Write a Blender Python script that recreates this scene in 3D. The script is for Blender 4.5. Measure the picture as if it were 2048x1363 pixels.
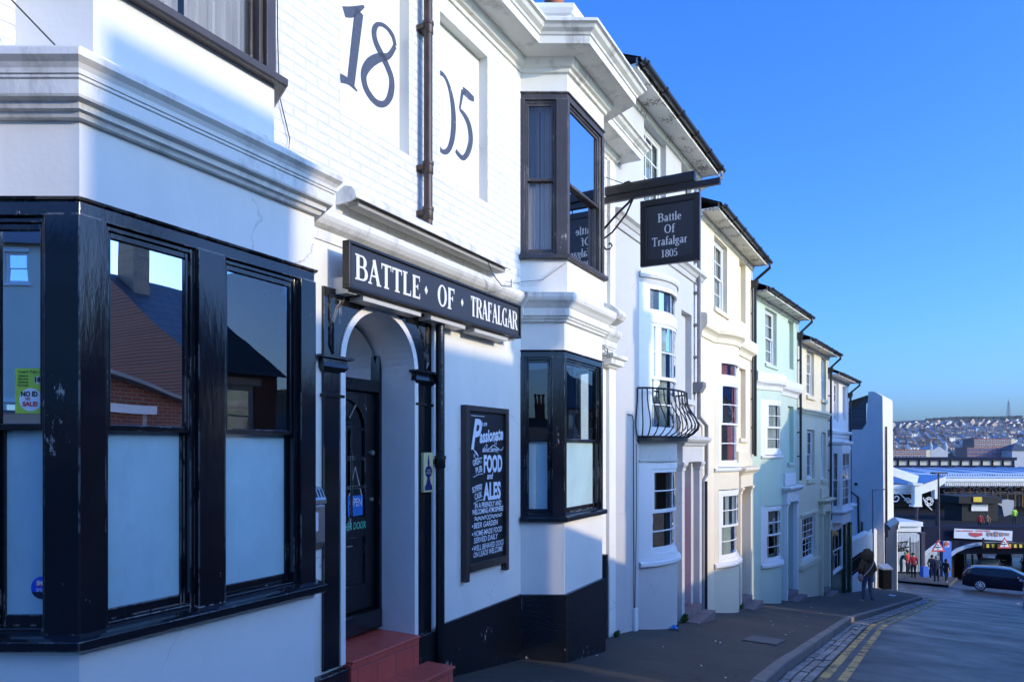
import bpy, bmesh, math, random
from mathutils import Vector, Matrix, noise
random.seed(7)
R = math.radians
SC = bpy.context.scene
COL = SC.collection
for _o in list(bpy.data.objects): bpy.data.objects.remove(_o)

# ------------------------------------------------------------------ camera
FPX, HY, CX = 1400.0, 900.0, 1024.0        # focal length in photo pixels, eye level row, principal column
cam = bpy.data.cameras.new('camera'); camo = bpy.data.objects.new('camera', cam); COL.objects.link(camo)
camo.location = (0, 0, 0); camo.rotation_euler = (R(90), 0, 0)
cam.sensor_width = 36.0; cam.lens = 36.0*FPX/2048.0; cam.shift_y = (HY-681.5)/2048.0
cam.clip_start = 0.05; cam.clip_end = 9000
SC.camera = camo

# ------------------------------------------------------------------ sky and sun
TH = math.degrees(math.atan(766/1400.0))    # direction of the street front, degrees off the view axis
SUN_EL, SUN_AZ = 15.0, -TH + 0.0            # sun almost square on to the street front, low winter sun
world = bpy.data.worlds.new('World'); SC.world = world; world.use_nodes = True
wn = world.node_tree; bg = wn.nodes['Background']
sky = wn.nodes.new('ShaderNodeTexSky'); sky.sky_type = 'NISHITA'; sky.sun_disc = False
sky.sun_elevation = R(SUN_EL); sky.sun_rotation = R(90 - SUN_AZ)
sky.air_density = 1.0; sky.dust_density = 2.7; sky.ozone_density = 3.0; sky.altitude = 0
hs = wn.nodes.new('ShaderNodeHueSaturation'); hs.inputs['Saturation'].default_value = 1.2
wb = wn.nodes.new('ShaderNodeVectorMath'); wb.operation = 'MULTIPLY'; wb.inputs[1].default_value = (0.63, 1.07, 2.0)   # cold white balance of the photo
wn.links.new(sky.outputs[0], hs.inputs['Color']); wn.links.new(hs.outputs[0], wb.inputs[0]); wn.links.new(wb.outputs[0], bg.inputs[0])
bg.inputs[1].default_value = 0.15
sl = bpy.data.lights.new('sun', 'SUN'); slo = bpy.data.objects.new('sun', sl); COL.objects.link(slo)
sl.energy = 2.0; sl.angle = R(0.5); sl.color = (0.84, 0.69, 0.48)
sdir = Vector((math.cos(R(SUN_EL))*math.cos(R(SUN_AZ)), math.cos(R(SUN_EL))*math.sin(R(SUN_AZ)), math.sin(R(SUN_EL))))
slo.rotation_euler = sdir.to_track_quat('Z', 'Y').to_euler()
slo.location = sdir*60
SC.view_settings.view_transform = 'Standard'; SC.view_settings.look = 'None'
SC.view_settings.exposure = 0.80; SC.view_settings.gamma = 1.0

# ------------------------------------------------------------------ frames: s along a front, n out of it, z up
class Frame:
    def __init__(s, ox, oy, th):
        s.ox, s.oy, s.th = ox, oy, R(th)
        s.d = (math.sin(s.th), math.cos(s.th)); s.N = (math.cos(s.th), -math.sin(s.th))
    def pt(s, a, n=0.0): return (s.ox + a*s.d[0] + n*s.N[0], s.oy + a*s.d[1] + n*s.N[1])
    def S(s, px, n=0.0):                    # measured column of the photo -> metres along the plane standing n in front of the wall
        u = (px-CX)/FPX; ox, oy = s.pt(0, n)
        return (u*oy - ox)/(s.d[0] - u*s.d[1])
    def Z(s, px, py, n=0.0):                # measured height on that plane
        a = s.S(px, n); return (HY-py)*s.pt(a, n)[1]/FPX
    def SZ(s, px, py, n=0.0): return (s.S(px, n), s.Z(px, py, n))
D0 = 3.6
PUB = Frame(-D0*math.cos(R(TH)), D0*math.sin(R(TH)), TH)
PUB_END = 9.62
FA = Frame(*PUB.pt(PUB_END), 30.6); FA_LEN = 9.53
FC = Frame(*FA.pt(FA_LEN), 35.2)
WORLD = Frame(0, 0, 90.0)                   # s = x, n = -y

def street_raw(s):
    if s <= PUB_END: return PUB.pt(s), PUB.th
    if s <= PUB_END+FA_LEN: return FA.pt(s-PUB_END), FA.th
    return FC.pt(s-PUB_END-FA_LEN), FC.th
def zg(s):
    if s <= 50: return -1.33 - 0.1415*s
    return -1.33 - 0.1415*50 - 0.10*(s-50)
def street(s, n, dz=0.0):
    th = sum(street_raw(s+k*1.0)[1] for k in range(-4, 5))/9.0
    (x, y), _ = street_raw(s)
    return (x + n*math.cos(th), y - n*math.sin(th), zg(s)+dz)

# ------------------------------------------------------------------ object helpers
def tag(o, label=None, cat=None, group=None, kind=None):
    if label: o['label'] = label
    if cat: o['category'] = cat
    if group: o['group'] = group
    if kind: o['kind'] = kind
    return o

class Thing:
    """An Empty at the base of a thing; its parts are built in (s, n, z) of its frame."""
    def __init__(t, name, label, cat, fr=WORLD, s=0.0, n=0.0, z=0.0, group=None, empty=True):
        t.fr, t.s, t.n, t.z = fr, s, n, z; t.o = None
        if empty:
            t.o = bpy.data.objects.new(name, None); COL.objects.link(t.o)
            t.o.empty_display_size = 0.2
            t.place(t.o); tag(t.o, label, cat, group)
    def place(t, o):
        x, y = t.fr.pt(t.s, t.n); o.location = (x, y, t.z); o.rotation_euler = (0, 0, math.pi/2 - t.fr.th)
    def mb(t, **k): return MB(t, **k)

def single(name, label, cat, fr, s, n, z, fill, mat, group=None, **k):
    """A thing that is one mesh."""
    t = Thing(name, label, cat, fr, s, n, z, empty=False); m = MB(t); fill(m)
    o = m.build(name, mat, None, **k); t.place(o); tag(o, label, cat, group)
    return o

class MB:
    def __init__(m, t, warp=None, xf=None):
        m.t, m.v, m.f, m.mi, m.warp, m.xf, m.cur = t, [], [], [], warp, xf, 0
    def p(m, a, n, z):
        if m.xf: a, n, z = m.xf(a, n, z)
        if m.warp: a, n, z = m.warp(a, n, z)
        m.v.append((a-m.t.s, -(n-m.t.n), z-m.t.z)); return len(m.v)-1
    def face(m, *ids, mi=None):
        m.f.append(tuple(ids)); m.mi.append(m.cur if mi is None else mi)
    def quad(m, *pts, mi=None): m.face(*[m.p(*q) for q in pts], mi=mi)
    def box(m, a0, a1, n0, n1, z0, z1, seg=1, mi=None, zseg=1):
        ring = []
        for i in range(seg+1):
            a = a0 + (a1-a0)*i/seg
            ring.append([m.p(a, n0, z0), m.p(a, n1, z0), m.p(a, n1, z1), m.p(a, n0, z1)])
        for i in range(seg):
            A, B = ring[i], ring[i+1]
            for k in range(4): m.face(A[k], A[(k+1) % 4], B[(k+1) % 4], B[k], mi=mi)
        m.face(*ring[0][::-1], mi=mi); m.face(*ring[-1], mi=mi)
    def prism_sz(m, poly, n0, n1, mi=None):           # outline in (s,z), thickness in n
        A = [m.p(a, n0, z) for a, z in poly]; B = [m.p(a, n1, z) for a, z in poly]; k = len(poly)
        for i in range(k): m.face(A[i], A[(i+1) % k], B[(i+1) % k], B[i], mi=mi)
        m.face(*A, mi=mi); m.face(*B[::-1], mi=mi)
    def prism_sn(m, poly, z0, z1, mi=None):           # outline in plan
        A = [m.p(a, n, z0) for a, n in poly]; B = [m.p(a, n, z1) for a, n in poly]; k = len(poly)
        for i in range(k): m.face(A[i], A[(i+1) % k], B[(i+1) % k], B[i], mi=mi)
        m.face(*A, mi=mi); m.face(*B[::-1], mi=mi)
    def prism_nz(m, poly, a0, a1, mi=None, seg=1):
        rings = [[m.p(a0+(a1-a0)*i/seg, n, z) for n, z in poly] for i in range(seg+1)]; k = len(poly)
        for A, B in zip(rings, rings[1:]):
            for i in range(k): m.face(A[i], A[(i+1) % k], B[(i+1) % k], B[i], mi=mi)
        m.face(*rings[0], mi=mi); m.face(*rings[-1][::-1], mi=mi)
    def sweep(m, path, prof, mi=None):                # moulding: profile (offset, z) carried along a plan path
        nrm = []
        for (a, b), (c, d) in zip(path, path[1:]):
            L = math.hypot(c-a, d-b) or 1; nrm.append((-(d-b)/L, (c-a)/L))
        rings = []
        for i, (a, b) in enumerate(path):
            if i == 0: mx = nrm[0]
            elif i == len(path)-1: mx = nrm[-1]
            else:
                p, q = nrm[i-1], nrm[i]; k = 1 + p[0]*q[0] + p[1]*q[1]
                mx = ((p[0]+q[0])/k, (p[1]+q[1])/k)
            rings.append([m.p(a+mx[0]*o, b+mx[1]*o, z) for o, z in prof])
        k = len(prof)
        for A, B in zip(rings, rings[1:]):
            for i in range(k): m.face(A[i], A[(i+1) % k], B[(i+1) % k], B[i], mi=mi)
        m.face(*rings[0], mi=mi); m.face(*rings[-1][::-1], mi=mi)
    def tube(m, pts, r, seg=8, mi=None, radii=None, cap=True):
        P = [Vector(q) for q in pts]; rings = []
        for i, q in enumerate(P):
            d = (P[min(i+1, len(P)-1)] - P[max(i-1, 0)]).normalized()
            up = Vector((0, 0, 1)) if abs(d.z) < 0.9 else Vector((1, 0, 0))
            x = d.cross(up).normalized(); y = d.cross(x).normalized()
            rr = radii[i] if radii else r
            rings.append([m.p(*(q + (x*math.cos(2*math.pi*k/seg) + y*math.sin(2*math.pi*k/seg))*rr)) for k in range(seg)])
        for A, B in zip(rings, rings[1:]):
            for k in range(seg): m.face(A[k], A[(k+1) % seg], B[(k+1) % seg], B[k], mi=mi)
        if cap: m.face(*rings[0][::-1], mi=mi); m.face(*rings[-1], mi=mi)
    def lathe(m, a, n, prof, seg=12, mi=None):        # profile (radius, z) about a vertical axis
        rings = [[m.p(a+r*math.cos(2*math.pi*k/seg), n+r*math.sin(2*math.pi*k/seg), z) for k in range(seg)] for r, z in prof]
        for A, B in zip(rings, rings[1:]):
            for k in range(seg): m.face(A[k], A[(k+1) % seg], B[(k+1) % seg], B[k], mi=mi)
        m.face(*rings[0][::-1], mi=mi); m.face(*rings[-1], mi=mi)
    def ball(m, a, n, z, ra, rn=None, rz=None, su=10, sv=7, jit=0.0, mi=None):
        rn = rn or ra; rz = rz or ra; rows = []
        for j in range(1, sv):
            t = math.pi*j/sv; row = []
            for i in range(su):
                f = 2*math.pi*i/su; k = 1 + random.uniform(-jit, jit)
                row.append(m.p(a+ra*k*math.sin(t)*math.cos(f), n+rn*k*math.sin(t)*math.sin(f), z+rz*k*math.cos(t)))
            rows.append(row)
        T, B = m.p(a, n, z+rz), m.p(a, n, z-rz)
        for A, C in zip(rows, rows[1:]):
            for i in range(su): m.face(A[i], C[i], C[(i+1) % su], A[(i+1) % su], mi=mi)
        for i in range(su):
            m.face(T, rows[0][i], rows[0][(i+1) % su], mi=mi); m.face(B, rows[-1][(i+1) % su], rows[-1][i], mi=mi)
    def wall(m, a0, a1, z0, z1, n, holes=(), depth=0.12, mi=None, sub=None):
        """Front sheet with rectangular openings and their reveals. hole = (a0,a1,z0,z1[,depth[,back material]])"""
        cs = sorted({a0, a1, *[h[i] for h in holes for i in (0, 1)]}); zs = sorted({z0, z1, *[h[i] for h in holes for i in (2, 3)]})
        cs = [c for c in cs if a0-1e-6 <= c <= a1+1e-6]; zs = [c for c in zs if z0-1e-6 <= c <= z1+1e-6]
        for x0, x1 in zip(cs, cs[1:]):
            for y0, y1 in zip(zs, zs[1:]):
                xm, ym = (x0+x1)/2, (y0+y1)/2
                if any(h[0] < xm < h[1] and h[2] < ym < h[3] for h in holes): continue
                k = max(1, int((x1-x0)/sub)) if sub else 1
                for i in range(k):
                    q0, q1 = x0+(x1-x0)*i/k, x0+(x1-x0)*(i+1)/k
                    m.quad((q0, n, y0), (q1, n, y0), (q1, n, y1), (q0, n, y1), mi=mi)
        for h in holes:
            d = h[4] if len(h) > 4 else depth
            k = max(1, int((h[1]-h[0])/sub)) if sub else 1
            for i in range(k):
                q0, q1 = h[0]+(h[1]-h[0])*i/k, h[0]+(h[1]-h[0])*(i+1)/k
                m.quad((q0, n, h[3]), (q1, n, h[3]), (q1, n-d, h[3]), (q0, n-d, h[3]), mi=mi)
                m.quad((q0, n, h[2]), (q1, n, h[2]), (q1, n-d, h[2]), (q0, n-d, h[2]), mi=mi)
            m.quad((h[0], n, h[2]), (h[0], n, h[3]), (h[0], n-d, h[3]), (h[0], n-d, h[2]), mi=mi)
            m.quad((h[1], n, h[2]), (h[1], n, h[3]), (h[1], n-d, h[3]), (h[1], n-d, h[2]), mi=mi)
            if len(h) > 5:
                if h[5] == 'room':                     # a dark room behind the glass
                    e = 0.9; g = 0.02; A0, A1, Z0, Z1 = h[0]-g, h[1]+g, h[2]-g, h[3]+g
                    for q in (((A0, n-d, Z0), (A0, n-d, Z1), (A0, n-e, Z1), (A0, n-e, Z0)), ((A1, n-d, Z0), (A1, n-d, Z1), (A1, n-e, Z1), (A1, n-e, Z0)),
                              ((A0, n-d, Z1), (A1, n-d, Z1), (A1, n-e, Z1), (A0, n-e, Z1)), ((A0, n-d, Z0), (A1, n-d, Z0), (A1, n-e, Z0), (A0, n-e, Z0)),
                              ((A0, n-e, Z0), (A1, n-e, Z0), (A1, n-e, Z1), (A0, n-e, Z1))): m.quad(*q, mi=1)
                else:
                    k = max(1, int((h[1]-h[0])/sub)) if sub else 1
                    for i in range(k):
                        q0, q1 = h[0]+(h[1]-h[0])*i/k, h[0]+(h[1]-h[0])*(i+1)/k
                        m.quad((q0, n-d, h[2]), (q1, n-d, h[2]), (q1, n-d, h[3]), (q0, n-d, h[3]), mi=h[5])
    def ribbon(m, pts, n, smooth=True, sub=6):
        """Brush stroke in the (s,z) plane: pts = (s, z, width)."""
        if smooth and len(pts) > 2:
            q = []
            P = [pts[0]] + list(pts) + [pts[-1]]
            for i in range(1, len(P)-2):
                for k in range(sub):
                    t = k/sub
                    q.append(tuple(0.5*((2*b) + (c-a)*t + (2*a-5*b+4*c-d)*t*t + (3*b-a-3*c+d)*t**3) for a, b, c, d in zip(P[i-1], P[i], P[i+1], P[i+2])))
            q.append(pts[-1]); pts = q
        L = []
        for i, (a, z, w) in enumerate(pts):
            b0, b1 = pts[max(i-1, 0)], pts[min(i+1, len(pts)-1)]
            dx, dz = b1[0]-b0[0], b1[1]-b0[1]; l = math.hypot(dx, dz) or 1
            nx, nz = -dz/l*w/2, dx/l*w/2
            L.append((m.p(a+nx, n, z+nz), m.p(a-nx, n, z-nz)))
        for A, B in zip(L, L[1:]): m.face(A[0], A[1], B[1], B[0])
    def build(m, name, mat, parent=None, smooth=False, bevel=0.0, kind=None, split=False):
        if split:                                       # every separate piece becomes an object of its own
            root = list(range(len(m.v)))
            def find(i):
                while root[i] != i: root[i] = root[root[i]]; i = root[i]
                return i
            for f in m.f:
                for j in f[1:]: root[find(j)] = find(f[0])
            isl = {}
            for f, k in zip(m.f, m.mi): isl.setdefault(find(f[0]), []).append((f, k))
            out = None
            for fs in isl.values():
                q = MB(m.t); ids = {}
                for f, k in fs:
                    for j in f:
                        if j not in ids: ids[j] = len(q.v); q.v.append(m.v[j])
                    q.f.append(tuple(ids[j] for j in f)); q.mi.append(k)
                out = q.build(name, mat, parent, smooth, bevel, kind)
            return out
        me = bpy.data.meshes.new(name); me.from_pydata(m.v, [], m.f)
        for k in (mat if isinstance(mat, (list, tuple)) else [mat]): me.materials.append(k)
        nm = len(me.materials)
        me.polygons.foreach_set('material_index', [min(i, nm-1) for i in m.mi])
        bm = bmesh.new(); bm.from_mesh(me); bmesh.ops.recalc_face_normals(bm, faces=bm.faces); bm.to_mesh(me); bm.free()
        if smooth:
            me.polygons.foreach_set('use_smooth', [True]*len(me.polygons))
            try: me.set_sharp_from_angle(angle=R(40))
            except Exception: pass
        o = bpy.data.objects.new(name, me); COL.objects.link(o)
        if bevel:
            b = o.modifiers.new('bevel', 'BEVEL'); b.width = bevel; b.segments = 2; b.limit_method = 'ANGLE'; b.angle_limit = R(40)
        par = parent if parent is not None else m.t.o
        if par is not None: o.parent = par
        if kind: o['kind'] = kind
        return o

# ------------------------------------------------------------------ materials
MATS = {}
def nodes(name):
    m = bpy.data.materials.new(name); m.use_nodes = True; nt = m.node_tree
    return m, nt, nt.nodes['Principled BSDF']
def rgb(c): return (c[0], c[1], c[2], 1.0)
def tex(nt, kind, scale, coord, stretch=None, **k):
    n = nt.nodes.new(kind)
    for a, b in k.items():
        if a in n.inputs: n.inputs[a].default_value = b
    if 'Scale' in n.inputs: n.inputs['Scale'].default_value = scale
    if stretch:
        mp = nt.nodes.new('ShaderNodeMapping'); mp.inputs['Scale'].default_value = stretch
        nt.links.new(coord, mp.inputs['Vector']); nt.links.new(mp.outputs[0], n.inputs['Vector'])
    else: nt.links.new(coord, n.inputs['Vector'])
    return n
def ramp(nt, src, stops):
    r = nt.nodes.new('ShaderNodeValToRGB'); e = r.color_ramp.elements
    while len(e) < len(stops): e.new(0.5)
    for el, (p, c) in zip(e, stops): el.position = p; el.color = rgb(c) if hasattr(c, '__len__') else (c, c, c, 1)
    nt.links.new(src, r.inputs[0]); return r
def mixc(nt, fac, a, b, blend='MIX'):
    n = nt.nodes.new('ShaderNodeMix'); n.data_type = 'RGBA'; n.blend_type = blend
    for s, v in ((n.inputs[0], fac), (n.inputs[6], a), (n.inputs[7], b)):
        if hasattr(v, 'is_output'): nt.links.new(v, s)
        elif hasattr(v, '__len__'): s.default_value = rgb(v)
        else: s.default_value = v
    return n.outputs[2]
def paint(name, base, rough=0.6, var=0.06, vscale=1.5, bump=0.15, bscale=60, bdist=0.004, spec=0.5, dirt=None, dirt_amt=0.0, cracks=False,
          chips=None, chip_amt=0.0, stretch=None, metal=0.0, grain=0.0, edge=None):
    if name in MATS: return MATS[name]
    m, nt, b = nodes(name); tc = nt.nodes.new('ShaderNodeTexCoord').outputs['Object']
    n1 = tex(nt, 'ShaderNodeTexNoise', vscale, tc, Detail=8, Roughness=0.65)
    lo = tuple(c*(1-var) for c in base); hi = tuple(min(1, c*(1+var)) for c in base)
    col = ramp(nt, n1.outputs[0], [(0.3, lo), (0.7, hi)]).outputs[0]
    if grain:
        g = tex(nt, 'ShaderNodeTexNoise', 260, tc, Detail=2)
        col = mixc(nt, grain, col, ramp(nt, g.outputs[0], [(0.35, tuple(c*0.4 for c in base)), (0.7, tuple(min(1, c*1.7) for c in base))]).outputs[0])
    if dirt:
        n2 = tex(nt, 'ShaderNodeTexNoise', 3.0, tc, (1.0, 1.0, 0.35), Detail=10, Roughness=0.7)
        col = mixc(nt, ramp(nt, n2.outputs[0], [(0.52, 0.0), (0.75, dirt_amt)]).outputs[0], col, dirt)
    hsrc = tex(nt, 'ShaderNodeTexNoise', bscale, tc, stretch, Detail=6, Roughness=0.6).outputs[0]
    if cracks:
        wv = tex(nt, 'ShaderNodeTexNoise', 2.2, tc, Detail=6)
        mv = nt.nodes.new('ShaderNodeVectorMath'); mv.operation = 'MULTIPLY_ADD'
        nt.links.new(wv.outputs[1], mv.inputs[0]); mv.inputs[1].default_value = (0.5, 0.5, 0.5); nt.links.new(tc, mv.inputs[2])
        vo = nt.nodes.new('ShaderNodeTexVoronoi'); vo.feature = 'DISTANCE_TO_EDGE'; vo.inputs['Scale'].default_value = 0.9
        nt.links.new(mv.outputs[0], vo.inputs['Vector'])
        ln = ramp(nt, vo.outputs[0], [(0.0, 1.0), (0.004, 0.0)]).outputs[0]
        msk = ramp(nt, tex(nt, 'ShaderNodeTexNoise', 1.1, tc, Detail=3).outputs[0], [(0.53, 0.0), (0.6, 0.7)]).outputs[0]
        mu = nt.nodes.new('ShaderNodeMath'); mu.operation = 'MULTIPLY'; nt.links.new(ln, mu.inputs[0]); nt.links.new(msk, mu.inputs[1])
        col = mixc(nt, mu.outputs[0], col, tuple(c*0.35 for c in base))
    if chips:
        n3 = tex(nt, 'ShaderNodeTexNoise', 26, tc, (1, 1, 0.35), Detail=8, Roughness=0.75)
        n4 = tex(nt, 'ShaderNodeTexNoise', 2.3, tc, Detail=3)
        ad = nt.nodes.new('ShaderNodeMath'); ad.operation = 'MULTIPLY'; nt.links.new(n3.outputs[0], ad.inputs[0]); nt.links.new(n4.outputs[0], ad.inputs[1])
        fac = ramp(nt, ad.outputs[0], [(0.40-chip_amt, 0.0), (0.415-chip_amt, 0.9)]).outputs[0]
        col = mixc(nt, fac, col, chips)
    if edge:                                            # paint worn through along the arrises
        bv = nt.nodes.new('ShaderNodeBevel'); bv.samples = 4; bv.inputs['Radius'].default_value = 0.012
        ge = nt.nodes.new('ShaderNodeNewGeometry'); dp = nt.nodes.new('ShaderNodeVectorMath'); dp.operation = 'DOT_PRODUCT'
        nt.links.new(bv.outputs[0], dp.inputs[0]); nt.links.new(ge.outputs['Normal'], dp.inputs[1])
        em = ramp(nt, dp.outputs['Value'], [(0.80, 1.0), (0.97, 0.0)])
        en = tex(nt, 'ShaderNodeTexNoise', 18, tc, (1, 1, 0.3), Detail=8, Roughness=0.75)
        eb = tex(nt, 'ShaderNodeTexNoise', 2.0, tc, Detail=2)
        mm = nt.nodes.new('ShaderNodeMath'); mm.operation = 'MULTIPLY'; nt.links.new(en.outputs[0], mm.inputs[0]); nt.links.new(eb.outputs[0], mm.inputs[1])
        mk = nt.nodes.new('ShaderNodeMath'); mk.operation = 'MULTIPLY'; nt.links.new(em.outputs[0], mk.inputs[0]); nt.links.new(ramp(nt, mm.outputs[0], [(0.27, 0.0), (0.30, 0.9)]).outputs[0], mk.inputs[1])
        col = mixc(nt, mk.outputs[0], col, edge)
    nt.links.new(col, b.inputs['Base Color'])
    b.inputs['Roughness'].default_value = rough; b.inputs['Specular IOR Level'].default_value = spec; b.inputs['Metallic'].default_value = metal
    if bump:
        bp = nt.nodes.new('ShaderNodeBump'); bp.inputs['Strength'].default_value = bump; bp.inputs['Distance'].default_value = bdist
        nt.links.new(hsrc, bp.inputs['Height']); nt.links.new(bp.outputs[0], b.inputs['Normal'])
    MATS[name] = m; return m
def brick(name, c1, c2, mortar, scale=1.0, bump=0.5, rough=0.8, bw=0.225, bh=0.075, ms=0.010, bias=0.0):
    if name in MATS: return MATS[name]
    m, nt, b = nodes(name); tc = nt.nodes.new('ShaderNodeTexCoord').outputs['Object']
    mp = nt.nodes.new('ShaderNodeMapping'); mp.inputs['Rotation'].default_value = (R(90), 0, 0); nt.links.new(tc, mp.inputs[0])
    br = nt.nodes.new('ShaderNodeTexBrick'); br.inputs['Scale'].default_value = scale
    br.inputs['Brick Width'].default_value = bw; br.inputs['Row Height'].default_value = bh; br.inputs['Mortar Size'].default_value = ms
    br.inputs['Mortar Smooth'].default_value = 0.4; br.inputs['Bias'].default_value = bias
    br.inputs['Color1'].default_value = rgb(c1); br.inputs['Color2'].default_value = rgb(c2); br.inputs['Mortar'].default_value = rgb(mortar)
    nt.links.new(mp.outputs[0], br.inputs['Vector'])
    ns = tex(nt, 'ShaderNodeTexNoise', 9, tc, Detail=8, Roughness=0.7)
    col = mixc(nt, 0.5, br.outputs[0], ramp(nt, ns.outputs[0], [(0.3, 0.75), (0.7, 1.15)]).outputs[0], 'MULTIPLY')
    nt.links.new(col, b.inputs['Base Color']); b.inputs['Roughness'].default_value = rough
    inv = nt.nodes.new('ShaderNodeMath'); inv.operation = 'MULTIPLY_ADD'; inv.inputs[1].default_value = -1.0
    nt.links.new(br.outputs['Fac'], inv.inputs[0])
    big = tex(nt, 'ShaderNodeTexNoise', 14, tc, Detail=6); nt.links.new(big.outputs[0], inv.inputs[2])
    bp = nt.nodes.new('ShaderNodeBump'); bp.inputs['Strength'].default_value = bump; bp.inputs['Distance'].default_value = 0.008
    nt.links.new(inv.outputs[0], bp.inputs['Height']); nt.links.new(bp.outputs[0], b.inputs['Normal'])
    MATS[name] = m; return m
def glass(name, ior=2.0, tint=(0.75, 0.85, 0.88), wav=0.003, wscale=3.0):
    if name in MATS: return MATS[name]
    m, nt, b = nodes(name); nt.nodes.remove(b); out = nt.nodes['Material Output']
    tc = nt.nodes.new('ShaderNodeTexCoord').outputs['Object']
    gl = nt.nodes.new('ShaderNodeBsdfGlossy'); gl.inputs['Roughness'].default_value = 0.0
    tr = nt.nodes.new('ShaderNodeBsdfTransparent'); tr.inputs[0].default_value = rgb(tint)
    fr = nt.nodes.new('ShaderNodeFresnel'); fr.inputs[0].default_value = ior
    ns = tex(nt, 'ShaderNodeTexNoise', wscale, tc, Detail=1)
    bp = nt.nodes.new('ShaderNodeBump'); bp.inputs['Strength'].default_value = 1.0; bp.inputs['Distance'].default_value = wav
    nt.links.new(ns.outputs[0], bp.inputs['Height']); nt.links.new(bp.outputs[0], gl.inputs['Normal'])
    mx = nt.nodes.new('ShaderNodeMixShader'); nt.links.new(fr.outputs[0], mx.inputs[0]); nt.links.new(tr.outputs[0], mx.inputs[1]); nt.links.new(gl.outputs[0], mx.inputs[2])
    nt.links.new(mx.outputs[0], out.inputs[0]); MATS[name] = m; return m
def flat(name, base, rough=0.6, metal=0.0, emit=0.0):
    if name in MATS: return MATS[name]
    m, nt, b = nodes(name); b.inputs['Base Color'].default_value = rgb(base); b.inputs['Roughness'].default_value = rough; b.inputs['Metallic'].default_value = metal
    if emit: b.inputs['Emission Color'].default_value = rgb(base); b.inputs['Emission Strength'].default_value = emit
    MATS[name] = m; return m

M_WHITE = paint('white_render', (0.79, 0.775, 0.71), 0.62, 0.05, 1.2, 0.22, 38, 0.006, dirt=(0.50, 0.49, 0.44), dirt_amt=0.18, cracks=True)
M_MOULD = paint('white_moulding', (0.77, 0.755, 0.69), 0.6, 0.05, 2.0, 0.25, 45, 0.005, dirt=(0.16, 0.145, 0.125), dirt_amt=0.8)
M_PLAST = paint('white_plaster', (0.80, 0.78, 0.73), 0.6, 0.06, 2.5, 0.35, 22, 0.008)
M_WBRICK = brick('white_painted_brick', (0.79, 0.775, 0.72), (0.775, 0.76, 0.705), (0.70, 0.685, 0.635), bump=0.7, rough=0.6)
M_BLACK = paint('black_gloss_paint', (0.010, 0.011, 0.014), 0.10, 0.3, 3, 0.28, 30, 0.003, 0.6, chips=(0.40, 0.37, 0.33), chip_amt=-0.02, stretch=(1, 1, 0.25), edge=(0.46, 0.43, 0.38))
M_BLACKP = paint('black_plinth_paint', (0.009, 0.010, 0.013), 0.22, 0.3, 3, 0.7, 30, 0.010, 0.5, chips=(0.5, 0.48, 0.44), chip_amt=0.01, edge=(0.5, 0.48, 0.44))
M_BROWN = paint('dark_brown_paint', (0.060, 0.050, 0.046), 0.4, 0.25, 4, 0.4, 40, 0.004, chips=(0.5, 0.48, 0.44), chip_amt=0.006, stretch=(1, 1, 0.2), edge=(0.5, 0.48, 0.44))
M_PIPE = paint('rusty_iron_pipe', (0.055, 0.036, 0.028), 0.42, 0.4, 8, 0.5, 50, 0.006, chips=(0.25, 0.10, 0.04), chip_amt=0.06)
M_SIGN = paint('sign_slate_paint', (0.030, 0.033, 0.040), 0.45, 0.12, 1.2, 0.1, 80)
M_SIGNF = paint('sign_black_frame', (0.012, 0.012, 0.014), 0.4, 0.2, 3, 0.2, 60)
M_LETTER = paint('white_lettering', (0.80, 0.79, 0.76), 0.6, 0.06, 20, 0.1, 90)
M_NUM = paint('blue_black_lettering', (0.055, 0.068, 0.105), 0.55, 0.25, 40, 0.4, 120, 0.004, chips=(0.35, 0.38, 0.45), chip_amt=0.03)
M_GLASS = glass('clear_glass', 2.0, (0.78, 0.86, 0.90), 0.0015, 2.0)
M_GLASSW = glass('old_wavy_glass', 2.0, (0.75, 0.84, 0.88), 0.0012, 2.2)
M_FROST = paint('frosted_glass', (0.43, 0.61, 0.63), 0.03, 0.14, 1.1, 0.0, spec=0.9, dirt=(0.24, 0.38, 0.42), dirt_amt=0.45)
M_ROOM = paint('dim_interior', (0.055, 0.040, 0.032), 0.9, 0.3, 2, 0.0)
M_CURT = paint('white_curtain', (0.74, 0.74, 0.76), 0.9, 0.08, 4, 0.5, 6, 0.03, stretch=(6, 6, 0.2))
def translucent(name, src, amt):
    m = src.copy(); m.name = name; nt = m.node_tree; b = nt.nodes['Principled BSDF']; out = nt.nodes['Material Output']
    tl = nt.nodes.new('ShaderNodeBsdfTranslucent'); tl.inputs[0].default_value = (0.85, 0.85, 0.84, 1); mx = nt.nodes.new('ShaderNodeMixShader'); mx.inputs[0].default_value = amt
    nt.links.new(b.outputs[0], mx.inputs[1]); nt.links.new(tl.outputs[0], mx.inputs[2]); nt.links.new(mx.outputs[0], out.inputs[0]); return m
M_CURT = translucent('white_curtain_cloth', M_CURT, 0.5)
M_TILE = brick('red_step_tile', (0.64, 0.11, 0.075), (0.54, 0.09, 0.06), (0.26, 0.08, 0.065), bw=0.23, bh=0.23, ms=0.006, bump=0.3, rough=0.45)
M_STEEL = paint('brushed_steel', (0.50, 0.48, 0.45), 0.32, 0.1, 3, 0.1, 60, metal=0.9)
M_IRON = paint('black_iron', (0.012, 0.012, 0.013), 0.4, 0.3, 8, 0.3, 60)
M_GUTTER = paint('black_gutter', (0.022, 0.022, 0.023), 0.32, 0.3, 6, 0.2, 40)
M_SLATE = brick('slate_roof', (0.050, 0.052, 0.058), (0.075, 0.075, 0.080), (0.02, 0.02, 0.022), bw=0.30, bh=0.22, ms=0.012, bump=0.7, rough=0.55)
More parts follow.
